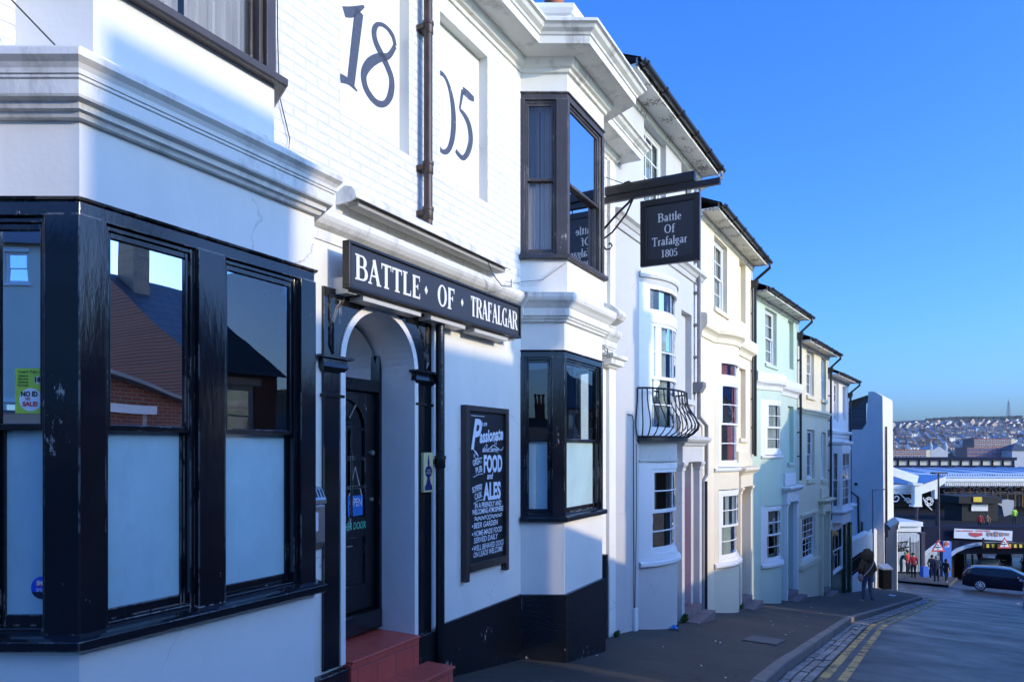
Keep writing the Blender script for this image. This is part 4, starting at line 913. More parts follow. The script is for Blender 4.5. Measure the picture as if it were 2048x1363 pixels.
# hanging sign on its iron bracket, standing out square from the far corner of the pub
HSF = Frame(*PUB.pt(9.20, 0.0), TH+90.0-1.2)             # s runs out from the wall
t = Thing('hanging_sign', 'black hanging sign reading Battle Of Trafalgar 1805 under a timber beam bracket', 'sign', HSF, 0.6, 0.0, 2.2)
HX0, HX1, HZ0, HZ1, HT = 0.56, 1.36, 2.49, 3.38, 0.03     # frame of the board along the arm, thickness either side
m = t.mb(); m.box(HX0, HX1, -HT, HT, HZ0, HZ0+0.085); m.box(HX0, HX1, -HT, HT, HZ1-0.085, HZ1); m.box(HX0, HX0+0.085, -HT, HT, HZ0+0.085, HZ1-0.085); m.box(HX1-0.085, HX1, -HT, HT, HZ0+0.085, HZ1-0.085)
fr_ = m.build('frame', M_SIGNF, bevel=0.004)
m = t.mb(); m.box(HX0+0.08, HX1-0.08, -0.014, 0.014, HZ0+0.08, HZ1-0.08); m.build('board', M_SIGN)
for txt, z, x0, x1, h in (('Battle', 3.06, 0.80, 1.12, 0.115), ('Of', 2.90, 0.885, 1.035, 0.115), ('Trafalgar', 2.745, 0.72, 1.20, 0.115), ('1805', 2.583, 0.845, 1.07, 0.10)): m = t.mb(); write(m, txt, x0, z, h, 0.0165, st=0.15, th=0.07, width=x1-x0); m.build('lettering', M_LETTER)
m = t.mb()
for x in (HX0+0.20, HX0+0.62): m.tube([(x, 0.0, HZ1), (x, 0.0, HZ1+0.07)], 0.008, 6)
m.build('hanger', M_IRON, split=True)
m = t.mb(); m.box(0.0, 1.62, -0.035, 0.035, 3.44, 3.52); m.box(0.06, 1.30, -0.06, 0.06, 3.53, 3.62)
m.build('beam', M_SIGNF, bevel=0.005)
m = t.mb(); m.prism_nz([(-0.06, 3.62), (0.06, 3.62), (0.04, 3.66), (-0.04, 3.66)], 0.06, 1.30); m.build('beam_lamp', M_GUTTER)
m = t.mb()
m.tube([(0.02, 0, 3.08), (0.20, 0, 3.25), (0.44, 0, 3.44)], 0.016, 6); m.tube([(0.02, 0.02, 2.94), (0.16, 0.02, 3.02), (0.36, 0.02, 3.24), (0.46, 0.02, 3.44)], 0.013, 6)
m.tube([(0.02, 0, 3.08), (0.02, 0, 2.86), (0.06, 0, 2.80), (0.12, 0, 2.80), (0.15, 0, 2.84), (0.13, 0, 2.88), (0.10, 0, 2.865)], 0.013, 6)
m.tube([(0.30, 0, 3.62), (0.33, 0, 3.68), (0.39, 0, 3.69), (0.44, 0, 3.65), (0.44, 0, 3.60)], 0.013, 6)
m.tube([(0.02, -0.10, 3.85), (0.38, 0.0, 3.64)], 0.006, 5); m.tube([(0.02, 0.0, 2.80), (0.02, 0.0, 3.55)], 0.018, 6)
m.build('iron_bracket', M_IRON, smooth=True)
# little wrought iron hook bracket below
t = Thing('scroll_bracket', 'small black wrought iron scroll bracket on the moulding at the pub corner', 'bracket', HSF, 0.05, 0.0, 1.2)
m = t.mb(xf=lambda a, n, z: (0.02+a*0.55, n, 1.27+(z-1.27)*0.62)); N_ = 0.36
m.tube([(0.0, N_, 1.26), (0.42, N_, 1.28)], 0.012, 5)
m.tube([(0.0, N_, 1.12), (0.10, N_, 1.22), (0.22, N_, 1.30), (0.30, N_, 1.36), (0.27, N_, 1.43), (0.20, N_, 1.42), (0.19, N_, 1.36), (0.23, N_, 1.34)], 0.011, 5)
m.tube([(0.02, N_, 1.36), (0.12, N_, 1.46), (0.25, N_, 1.48), (0.34, N_, 1.42), (0.36, N_, 1.30)], 0.011, 5); m.tube([(0.30, N_, 1.28), (0.36, N_, 1.22), (0.41, N_, 1.24), (0.40, N_, 1.28)], 0.010, 5)
m.build('scroll', M_IRON, smooth=True)
# ------------------------------------------------------------------ houses across the street: they throw the shade and stand in the window reflections
def row_house(name, label, s0, s1, eave, ridge, walls, trim, n0=10.6, depth=7.0, wins=2, dorm=None, hip=0.0, fr=PUB, base=None):
    t = Thing(name, label, 'house', fr, (s0+s1)/2, n0, (zg((s0+s1)/2) if base is None else base)-0.1)
    zb = t.z-1.2; nr = n0+depth/2
    hs = []; W = (s1-s0)/wins
    for i in range(wins):
        c = s0+W*(i+0.5)
        for z in ((zb+2.3, zb+4.0), (eave-1.9, eave-0.45)):
            if z[1] < eave-0.1 and z[0] > zb+0.8: hs.append((c-0.5, c+0.5, z[0], z[1]))
    hs = [h for i, h in enumerate(hs) if not any(g[0] == h[0] and g[2] < h[3] and g[3] > h[2] for g in hs[:i])]
    m = t.mb(); m.cur = 0
    m.xf = lambda a, n, z: (a, 2*n0-n, z)                # this front looks back across the street
    m.wall(s0, s1, zb, eave, n0, [h+(0.10,) for h in hs])
    m.xf = None
    for sx in (s0, s1):
        m.face(m.p(sx, n0, zb), m.p(sx, n0, eave), m.p(sx, nr, ridge if not hip else eave), m.p(sx, n0+depth, eave), m.p(sx, n0+depth, zb))
    m.quad((s0, n0+depth, zb), (s1, n0+depth, zb), (s1, n0+depth, eave), (s0, n0+depth, eave)); m.build('wall', walls)
    m = t.mb(); o = 0.35; k = (ridge-eave)/(depth/2)
    a0, a1 = s0-0.05, s1+0.05; h0, h1 = s0+hip, s1-hip
    m.quad((a0, n0-o, eave-o*k), (a1, n0-o, eave-o*k), (h1, nr, ridge), (h0, nr, ridge)); m.quad((a0, n0+depth+o, eave-o*k), (a1, n0+depth+o, eave-o*k), (h1, nr, ridge), (h0, nr, ridge))
    if hip:
        m.face(m.p(a0, n0-o, eave-o*k), m.p(h0, nr, ridge), m.p(a0, n0+depth+o, eave-o*k)); m.face(m.p(a1, n0-o, eave-o*k), m.p(h1, nr, ridge), m.p(a1, n0+depth+o, eave-o*k))
    m.build('roof', M_SLATE)
    for h in hs:
        q = lambda a, n, z: (a, 2*n0-n, z)
        sash(t, trim, M_GLASS, h[0], h[1], h[2], h[3], n0-0.05, xf=q, fr=0.07, rows=(1, 1), cols=1, curtain=M_CURT, cfrac=0.5)
        m = t.mb(); m.box(h[0]-0.10, h[1]+0.10, n0-0.06, n0+0.02, h[3], h[3]+0.16); m.box(h[0]-0.10, h[1]+0.10, n0-0.10, n0+0.02, h[2]-0.10, h[2]); m.build('window_surround', trim, split=True)
    return t
def stack(t, s0, s1, n0, n1, z0, z1, mat, pots, name='chimney'):
    m = t.mb(); m.box(s0, s1, n0, n1, z0, z1); m.box(s0-0.06, s1+0.06, n0-0.06, n1+0.06, z1-0.30, z1-0.20); m.box(s0-0.05, s1+0.05, n0-0.05, n1+0.05, z1-0.08, z1); ch = m.build(name, mat)
    for i in range(pots):
        m = t.mb(); a = s0+(s1-s0)*(i+0.5)/pots
        m.lathe(a, (n0+n1)/2, [(0.13, z1), (0.12, z1+0.1), (0.10, z1+0.55), (0.13, z1+0.60), (0.13, z1+0.70), (0.08, z1+0.70)], 10); m.build('chimney_pot', M_POT, ch, smooth=True)
M_TRIMW = flat('white_trim', (0.75, 0.75, 0.73), 0.5); M_STOCK = brick('yellow_brick', (0.30, 0.22, 0.14), (0.24, 0.17, 0.11), (0.25, 0.22, 0.18)); M_CREAMW = paint('cream_render_far', (0.68, 0.62, 0.50), 0.7, 0.05, 1.0, 0.1)
N14 = 14.1; M_STONE_ = flat('coping_stone', (0.3, 0.28, 0.25), 0.8)
t = row_house('brick_house', 'red brick house with slate roof seen in the bay window reflections opposite', -9.0, 6.7, 2.2, 4.72, M_RBRICK, M_TRIMW, wins=5)
stack(t, 2.03, 3.05, N14-0.35, N14+0.35, 4.0, 5.60, M_RBRICK, 0)
m = t.mb(); m.box(1.83, 3.07, N14-0.34, N14+0.34, 3.9, 5.27); m.build('chimney_base', M_RBRICK); stack(t, -3.2, -1.9, N14-0.35, N14+0.35, 4.0, 5.9, M_RBRICK, 4)
stack(t, 6.95-0.35, 6.95, 11.2, 11.9, 1.0, 4.55, M_RBRICK, 1)
t = row_house('narrow_house', 'narrow red brick house with a single tall chimney across the street', 10.15, 12.45, 2.0, 4.35, M_RBRICK, M_TRIMW, wins=1, base=zg(12))
stack(t, 10.5, 10.9, 13.3, 14.0, -2, 5.75, M_STOCK, 1)
sash(t, M_TRIMW, M_GLASS, 11.6, 12.9, -0.9, 0.9, 0.04, xf=lambda a, n, z: (10.15-n, a, z), fr=0.10, rows=(1, 1), cols=1, curtain=M_CURT, cfrac=0.4)
m = t.mb(xf=lambda a, n, z: (10.15-n, a, z)); m.box(11.4, 13.1, -0.02, 0.08, 0.9, 1.1); m.box(11.4, 13.1, -0.02, 0.10, -1.02, -0.9); m.build('window_surround', M_TRIMW, split=True)
t = row_house('low_shop', 'low flat fronted brick shop further down across the street', 12.45, 18.75, 0.1, 1.15, M_STOCK, M_TRIMW, wins=3, base=zg(18))
t = Thing('brick_outhouse', 'low brick outhouse with one white window between the two red brick houses', 'outhouse', PUB, 8.8, 10.6, zg(8.8)-0.1)
m = t.mb(); m.prism_sz([(7.0, -4.0), (10.15, -4.0), (10.15, 0.95), (7.0, 1.75)], 10.6, 13.0); m.build('wall', M_RBRICK)
sash(t, M_TRIMW, M_GLASS, 8.0, 9.0, -0.9, 0.75, 10.55, xf=lambda a, n, z: (a, 21.15-n, z), fr=0.10, rows=(1, 1), cols=1, curtain=M_CURT, cfrac=0.5)
m = t.mb(); m.box(7.85, 9.15, 10.50, 10.62, 0.75, 0.92); m.box(7.85, 9.15, 10.46, 10.62, -1.02, -0.9); m.build('window_surround', M_TRIMW, split=True)
m = t.mb(); m.prism_sz([(7.0, 1.752), (10.15, 0.952), (10.15, 1.03), (7.0, 1.83)], 10.3, 13.05); m.build('roof', M_STONE_)
t = row_house('terrace_house', 'tall yellow brick terrace with chimneys at the low end across the street', 19.25, 41.3, 2.3, 4.95, M_STOCK, M_TRIMW, wins=8, base=zg(32), n0=11.0, hip=4.2)
for s in (27.5, 32.0, 36.0): stack(t, s, s+0.8, 14.2, 14.9, 4.0, 6.3, M_STOCK, 3)

t = row_house('uphill_house', 'tall pale house up the hill behind the camera seen in the left bay pane', -29.0, -13.0, 9.6, 11.2, M_CREAMW, M_TRIMW, wins=4, n0=26.0, fr=WORLD, base=-0.5)
t = row_house('uphill_terrace', 'row of slate roofed houses with many chimneys up the hill behind the camera', -9.0, 7.0, 0.6, 2.4, M_STOCK, M_TRIMW, wins=5, n0=34.0, fr=WORLD, base=-0.5)
for x in (-5.0, -1.8, 0.2, 1.6, 4.5): stack(t, x, x+0.9, 37.2, 37.8, 1.5, 3.6, M_RBRICK, 3)
# ------------------------------------------------------------------ the stepped terrace below the pub
M_A = paint('pale_grey_render', (0.53, 0.525, 0.51), 0.65, 0.05, 1.2, 0.2, 30, 0.006, dirt=(0.40, 0.39, 0.36), dirt_amt=0.3, cracks=True)
M_B = paint('cream_render', (0.75, 0.665, 0.50), 0.65, 0.05, 1.2, 0.15, 30, 0.005, dirt=(0.50, 0.42, 0.30), dirt_amt=0.2)
M_C = paint('mint_render', (0.51, 0.62, 0.50), 0.6, 0.04, 1.2, 0.12, 30, 0.005)
M_D = paint('pale_yellow_render', (0.73, 0.66, 0.46), 0.65, 0.05, 1.2, 0.15, 30, 0.005)
M_E = paint('cool_white_render', (0.76, 0.76, 0.75), 0.65, 0.05, 1.2, 0.15, 30, 0.005)
M_UPVC = paint('white_window_paint', (0.78, 0.78, 0.77), 0.4, 0.03, 5, 0.1, 60)
M_SOFF = paint('peeling_soffit', (0.74, 0.72, 0.66), 0.7, 0.06, 3, 0.3, 30, 0.004, chips=(0.12, 0.09, 0.06), chip_amt=0.09)
M_PINK = paint('pink_door_paint', (0.46, 0.17, 0.14), 0.55, 0.1, 3, 0.1); M_STONE = paint('worn_step_stone', (0.20, 0.15, 0.14), 0.8, 0.25, 5, 0.5, 40, 0.006)
M_HGLASS = glass('house_glass', 1.7, (0.70, 0.80, 0.84), 0.006, 2.5); M_NETREFL = paint('net_and_reflection', (0.62, 0.62, 0.60), 0.9, 0.1, 5, 0.4, 8, 0.03, stretch=(8, 8, 0.2))  # net cloth, also a pale stand-in for reflections in first-floor panes
M_REDC = paint('red_curtain', (0.48, 0.16, 0.19), 0.9, 0.15, 4, 0.5, 8, 0.03, stretch=(8, 8, 0.2)); M_GPIPE = paint('grey_pipe_paint', (0.20, 0.20, 0.21), 0.5, 0.15, 6, 0.1)
M_GREEN = brick('green_glazed_tile', (0.015, 0.07, 0.035), (0.012, 0.055, 0.03), (0.02, 0.03, 0.02), bw=0.16, bh=0.08, ms=0.004, rough=0.2, bump=0.2)

def bow_warp(c, w, P, n0=0.0):
    return lambda a, n, z: (a, n + P*max(0.0, 1-((a-c)/w)**2), z)
def house_shell(t, s0, w, h, mat, holes, base, deep=7.0, band=None):
    """Front wall with openings, flank walls, soffit, gutter, roof. h = drop of this house below the first one."""
    ev = 5.52+h; s1 = s0+w
    m = t.mb(); m.wall(s0, s1, base, ev, 0.0, holes)
    for sx in (s0, s1): m.face(m.p(sx, 0, base), m.p(sx, 0, ev), m.p(sx, -deep/2, ev+1.7), m.p(sx, -deep, ev), m.p(sx, -deep, base))
    m.quad((s0, -deep, base), (s1, -deep, base), (s1, -deep, ev), (s0, -deep, ev))
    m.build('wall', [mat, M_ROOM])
    m = t.mb(); m.box(s0, s1, -0.05, 0.36, ev-0.05, ev); m.box(s0, s1, 0.36, 0.385, ev-0.08, ev+0.08); m.sweep([(s0+0.01, 0.0), (s1-0.01, 0.0)], [(0.0, ev-0.16), (0.03, ev-0.15), (0.05, ev-0.09), (0.05, ev-0.052), (0.0, ev-0.052)])
    m.build('soffit', M_SOFF, bevel=0.003)
    m = t.mb(); k = 1.75/(deep/2+0.4)
    for nn, z in ((0.44, ev+0.06),):
        a = (s0-0.02, nn, z); b = (s1+0.02, nn, z); c = (s1+0.02, -deep/2, ev+1.8); d = (s0-0.02, -deep/2, ev+1.8)
        m.quad(a, b, c, d); m.quad((s0-0.02, nn, z-0.03), (s1+0.02, nn, z-0.03), (s1+0.02, -deep/2, ev+1.77), (s0-0.02, -deep/2, ev+1.77)); m.quad(a, b, (s1+0.02, nn, z-0.03), (s0-0.02, nn, z-0.03))
        m.quad(d, c, (s1+0.02, -deep-0.3, ev), (s0-0.02, -deep-0.3, ev))
    m.build('roof', M_SLATE)
    m = t.mb(); r = 0.062; k = 9                           # half round gutter with joint straps
    prof = [(0.45+r*math.cos(R(180+180*i/k)), ev+0.03+r*math.sin(R(180+180*i/k))) for i in range(k+1)] + [(0.45+(r-0.012)*math.cos(R(360-180*i/k)), ev+0.03+(r-0.012)*math.sin(R(360-180*i/k))) for i in range(k+1)]
    m.prism_nz(prof, s0-0.03, s1+0.03)
    x = s0+0.12
    while x < s1:
        m.prism_nz([(0.45+(r+0.012)*math.cos(R(170+200*i/10)), ev+0.03+(r+0.012)*math.sin(R(170+200*i/10))) for i in range(11)] + [(0.45+r*math.cos(R(370-200*i/10)), ev+0.03+r*math.sin(R(370-200*i/10))) for i in range(11)], x-0.03, x+0.03)
        m.box(x-0.02, x+0.02, 0.385, 0.40, ev-0.05, ev+0.06); x += 0.85
    m.build('gutter', M_GUTTER, smooth=True)
    return ev
def doorway(t, s0, h, c0, c1, mat, dmat, step_z, eb, pil=0.16, number=None, gz=None, cap=True):
    """Pilastered doorcase with entablature, recessed door, steps."""
    top = -0.22+h
    m = t.mb(); base = gz-0.3
    for a in (c0, c1-pil):
        m.box(a, a+pil, 0.0, 0.12, base, top-0.16); m.sweep([(a, 0.0), (a, 0.122), (a+pil, 0.122), (a+pil, 0.0)], [(0.0, top-0.16), (0.015, top-0.15), (0.015, top-0.10), (0.05, top-0.05), (0.055, top-0.02), (0.055, top+0.0), (0.0, top+0.001)])
    m.box(c0-0.01, c1+0.01, 0.0, 0.135, top+0.002, top+0.30)
    m.sweep([(c0-0.02, 0.0), (c0-0.02, 0.136), (c1+0.02, 0.136), (c1+0.02, 0.0)], [(0.0, top+0.30), (0.04, top+0.31), (0.06, top+0.35), (0.11, top+0.38), (0.14, top+0.42), (0.14, top+0.47), (0.0, top+0.49)])
    m.box(c0+0.08, c1-0.02, 0.0, 0.06, top+0.49, top+0.86)
    m.build('doorcase', mat, bevel=0.004)
    d0, d1 = c0+pil, c1-pil
    m = t.mb(); m.box(d0+0.02, d1-0.02, -0.22, -0.18, step_z, top-0.42)
    for (u, v) in ((0.10, 0.40), (0.46, 0.90)):
        for q in ((0.10, 0.46), (0.54, 0.90)):
            W, H = d1-d0-0.04, top-0.42-step_z; m.box(d0+0.02+W*q[0], d0+0.02+W*q[1], -0.182, -0.172, step_z+H*u, step_z+H*v)
    dr = m.build('door', dmat, bevel=0.003)
    m = t.mb(); m.ball(d1-0.10, -0.15, step_z+1.0, 0.03); m.build('handle', M_STEEL, dr, smooth=True)
    m = t.mb(); m.box(d0, d1, -0.22, -0.17, top-0.42, top-0.36); m.quad((d0+0.02, -0.2, top-0.36), (d1-0.02, -0.2, top-0.36), (d1-0.02, -0.2, top-0.02), (d0+0.02, -0.2, top-0.02)); m.build('fanlight', mat)
    m = t.mb(); m.box(d0-0.02, d1+0.02, -0.25, 0.16, gz-0.4, step_z); m.box(d0-0.10, d1+0.12, 0.16, 0.40, gz-0.4, step_z-0.13); m.build('doorstep', M_STONE, bevel=0.01)
    return dr
def swan(t, s, sx, h, zb, mat, name='drainpipe', r=0.04, hopper=True, kinks=()):
    ev = 5.52+h; m = t.mb()
    pts = [(sx, 0.45, ev-0.03), (sx, 0.45, ev-0.14), (s, 0.10, ev-0.42), (s, 0.09, ev-0.50)]
    m.tube(pts, r, 8)
    zz = ev-0.55
    path = [(s, 0.09, zz)] + [(s+k[0], 0.09, k[1]) for k in kinks] + [(s+(kinks[-1][0] if kinks else 0), 0.09, zb)]
    m.tube(path, r, 8)
    if hopper: m.prism_nz([(0.0, zz+0.12), (0.17, zz+0.12), (0.17, zz+0.02), (0.12, zz-0.10), (0.0, zz-0.10)], s-0.09, s+0.09)
    for k in range(1, 6):
        z = zz+(zb-zz)*k/6; 
        if not kinks: m.box(s-0.07, s+0.07, 0.0, 0.07, z-0.02, z+0.02)
    return m.build(name, mat, smooth=True)
def bow(t, c, w, P, segs, mat, base):
    """Curved bay: panels of wall (z0,z1) and cornices between its windows."""
    wp = bow_warp(c, w, P); m = t.mb(warp=wp)
    for z0, z1 in segs: m.box(c-w, c+w, -0.05, 0.0, z0, z1, seg=14)
    return m.build('bow', mat, smooth=True, split=True)
def bow_mould(t, c, w, P, prof, mat, name='bow_cornice', ext=0.0):
    m = t.mb(); k = 16
    path = [(c+(w+ext)*math.cos(math.pi*(1-i/k)), P*max(0, 1-(math.cos(math.pi*(1-i/k)))**2)) for i in range(k+1)]
    if ext: path = [(a, n) for a, n in path]
    m.sweep(path, prof); return m.build(name, mat)
def gcap(s): return zg(PUB_END+s) if True else 0

# --- pale grey house with the iron balcony
h = 0.0; s0 = 0.0; w = 4.57
tA = Thing('terrace_house', 'pale grey house with a bellied black iron balcony next below the pub', 'house', FA, 2.3, 0.0, zg(PUB_END+2.3)-0.1, group='stepped terrace houses below the pub')
TW = (1.32, 2.43, 3.75, 5.35)
bl2, bl1 = (3.33, 3.98, 4.0, 5.36), (3.33, 3.98, 0.97, 2.62)
c, bw, P = 1.93, 0.83, 0.30
house_shell(tA, s0, w, h, M_A, [TW+(0.16, 'room'), bl2+(0.12, 0), bl1+(0.12, 0), (c-0.55, c+0.55, -1.7, -0.3, 0.02, 'room'), (c-0.55, c+0.55, 0.3, 2.6, 0.02, 'room'), (3.28, 3.95, -3.0, -0.24, 0.25, 1)], -4.2)
sash(tA, M_UPVC, M_HGLASS, TW[0], TW[1], TW[2], TW[3], -0.10, cols=3, rows=(2, 2), curtain=M_NETREFL, cfrac=0.9, sill=0.0)
bow(tA, c, bw, P, [(-4.2, -1.80), (-0.16, 0.14), (2.66, 2.78)], M_A, 0)
bow_mould(tA, c, bw, P, [(-0.05, -1.86), (0.05, -1.86), (0.07, -1.84), (0.07, -1.79), (0.03, -1.775), (-0.05, -1.77)], M_UPVC, 'bow_sill')
bow_mould(tA, c, bw, P, [(-0.05, -0.20), (0.02, -0.19), (0.03, -0.16), (-0.05, -0.155)], M_A); bow_mould(tA, c, bw, P, [(-0.05, 0.13), (0.03, 0.135), (0.05, 0.16), (0.05, 0.19), (-0.05, 0.195)], M_A)
bow_mould(tA, c, bw, P, [(-0.30, 2.76), (0.03, 2.76), (0.05, 2.80), (0.05, 2.84), (-0.30, 2.88)], M_UPVC)
wp = bow_warp(c, bw, P)
for a in (c-bw+0.02, c+bw-0.12):
    pass
sash(tA, M_UPVC, M_HGLASS, c-0.72, c+0.72, -1.77, -0.20, -0.0, cols=2, rows=(2, 2), seg=10, warp=wp, fr=0.10)
sash(tA, M_UPVC, M_HGLASS, c-0.72, c+0.72, 0.20, 2.14, -0.0, cols=2, rows=(2, 2), seg=10, warp=wp, fr=0.09, curtain=M_NETREFL, cfrac=0.85)  # pale net added in place of the bright reflection in these panes
sash(tA, M_UPVC, M_HGLASS, c-0.72, c+0.72, 2.14, 2.66, -0.0, cols=2, rows=(0, 1), meet=1.0, seg=10, warp=wp, fr=0.07)
m = tA.mb(warp=wp)
for z0, z1 in ((-1.80, -0.16), (0.14, 2.68)):
    for a in (c-bw, c+bw-0.115): m.box(a, a+0.115, -0.05, 0.0, z0, z1, seg=3)
m.build('bow_post', M_UPVC, split=True)
STRA = [(-0.02, 3.28), (0.03, 3.28), (0.05, 3.36), (0.07, 3.37), (0.10, 3.42), (0.15, 3.45), (0.15, 3.50), (-0.02, 3.54)]
m = tA.mb(); m.sweep([(s0+0.0, 0.0), (w, 0.0)], STRA); m.build('string_course', M_A)
m = tA.mb(); m.box(bl1[0]-0.06, bl1[1]+0.06, 0.0, 0.06, bl1[2]-0.10, bl1[2]); m.build('sill', M_A)
doorway(tA, 0, h, 2.98, 4.28, M_A, M_PINK, zg(PUB_END+2.98)+0.14, None, gz=zg(PUB_END+3.6))
swan(tA, 4.18, 4.50, h, 1.20, M_GPIPE, hopper=False)
m = tA.mb(); m.prism_nz([(0.0, 1.33), (0.20, 1.33), (0.20, 1.24), (0.13, 1.13), (0.0, 1.13)], 4.07, 4.29); m.tube([(4.18, 0.09, 1.15), (4.18, 0.09, 0.66), (4.72, 0.09, 0.50), (4.72, 0.09, -0.50), (4.44, 0.09, -0.62), (4.44, 0.09, zg(PUB_END+4.5))], 0.04, 8)
m.build('hopper_pipe', M_GPIPE, smooth=True)
# bellied iron balcony: a bowed floor slab, hoop rails and bulging bars
t = tA
m = t.mb(); bc, bwd = c+0.02, 0.98; k = 18
def bpt(u, o): return (bc+(bwd+o*0.35)*math.cos(math.pi*(1-u)), 0.02+(0.42+o)*math.sin(math.pi*u))
m.prism_sn([bpt(i/k, 0.0) for i in range(k+1)], 0.155, 0.215); m.tube([(*bpt(i/k, -0.02), 0.98) for i in range(k+1)], 0.017, 6); m.tube([(*bpt(i/k, 0.0), 0.22) for i in range(k+1)], 0.015, 6)
for i in range(0, 19):
    u = i/18; pr = [(0.985, -0.02), (0.80, 0.0), (0.68, 0.06), (0.55, 0.16), (0.44, 0.215), (0.36, 0.20), (0.28, 0.11), (0.22, 0.0)]
    m.tube([(*bpt(u, o), z) for z, o in pr], 0.0105, 5)
m.build('balcony_railing', M_IRON, smooth=True)
m = t.mb(); m.box(0.78, 0.92, 0.0, 0.05, -2.86, -2.45); m.build('meter_box', M_UPVC, bevel=0.006)
m = t.mb(); m.tube([(0.55, 0.02, 0.55), (0.74, 0.02, 0.54), (0.79, 0.02, 0.45), (0.82, 0.02, -2.45)], 0.008, 5); m.tube([(0.92, 0.02, 0.1), (0.93, 0.02, -1.0), (0.86, 0.02, -2.45)], 0.006, 5); m.build('wiring', M_CABLEB)
ch = t.mb(); ch.box(-0.15, 0.45, -4.0, -2.6, 5.0, 8.2); ch.box(-0.2, 0.5, -4.05, -2.55, 7.9, 8.05); co = ch.build('chimney', M_A)
for i in range(3):
    m = t.mb(); m.lathe(0.15, -3.7+i*0.42, [(0.14, 8.2), (0.11, 8.6), (0.14, 8.65), (0.14, 8.75), (0.10, 8.75)], 10); m.build('chimney_pot', M_POT, co, smooth=True)
for i, (n, z) in enumerate(((-1.0, 6.0),)):
    m = t.mb(); m.box(-0.12, 0.35, n-0.3, n+0.3, 5.4, 6.55); co = m.build('chimney', M_RBRICK)
    m = t.mb(); m.lathe(0.1, n, [(0.15, 6.55), (0.12, 6.8), (0.15, 6.85), (0.15, 6.95), (0.1, 6.95)], 12); m.build('chimney_pot', M_POT, co, smooth=True)

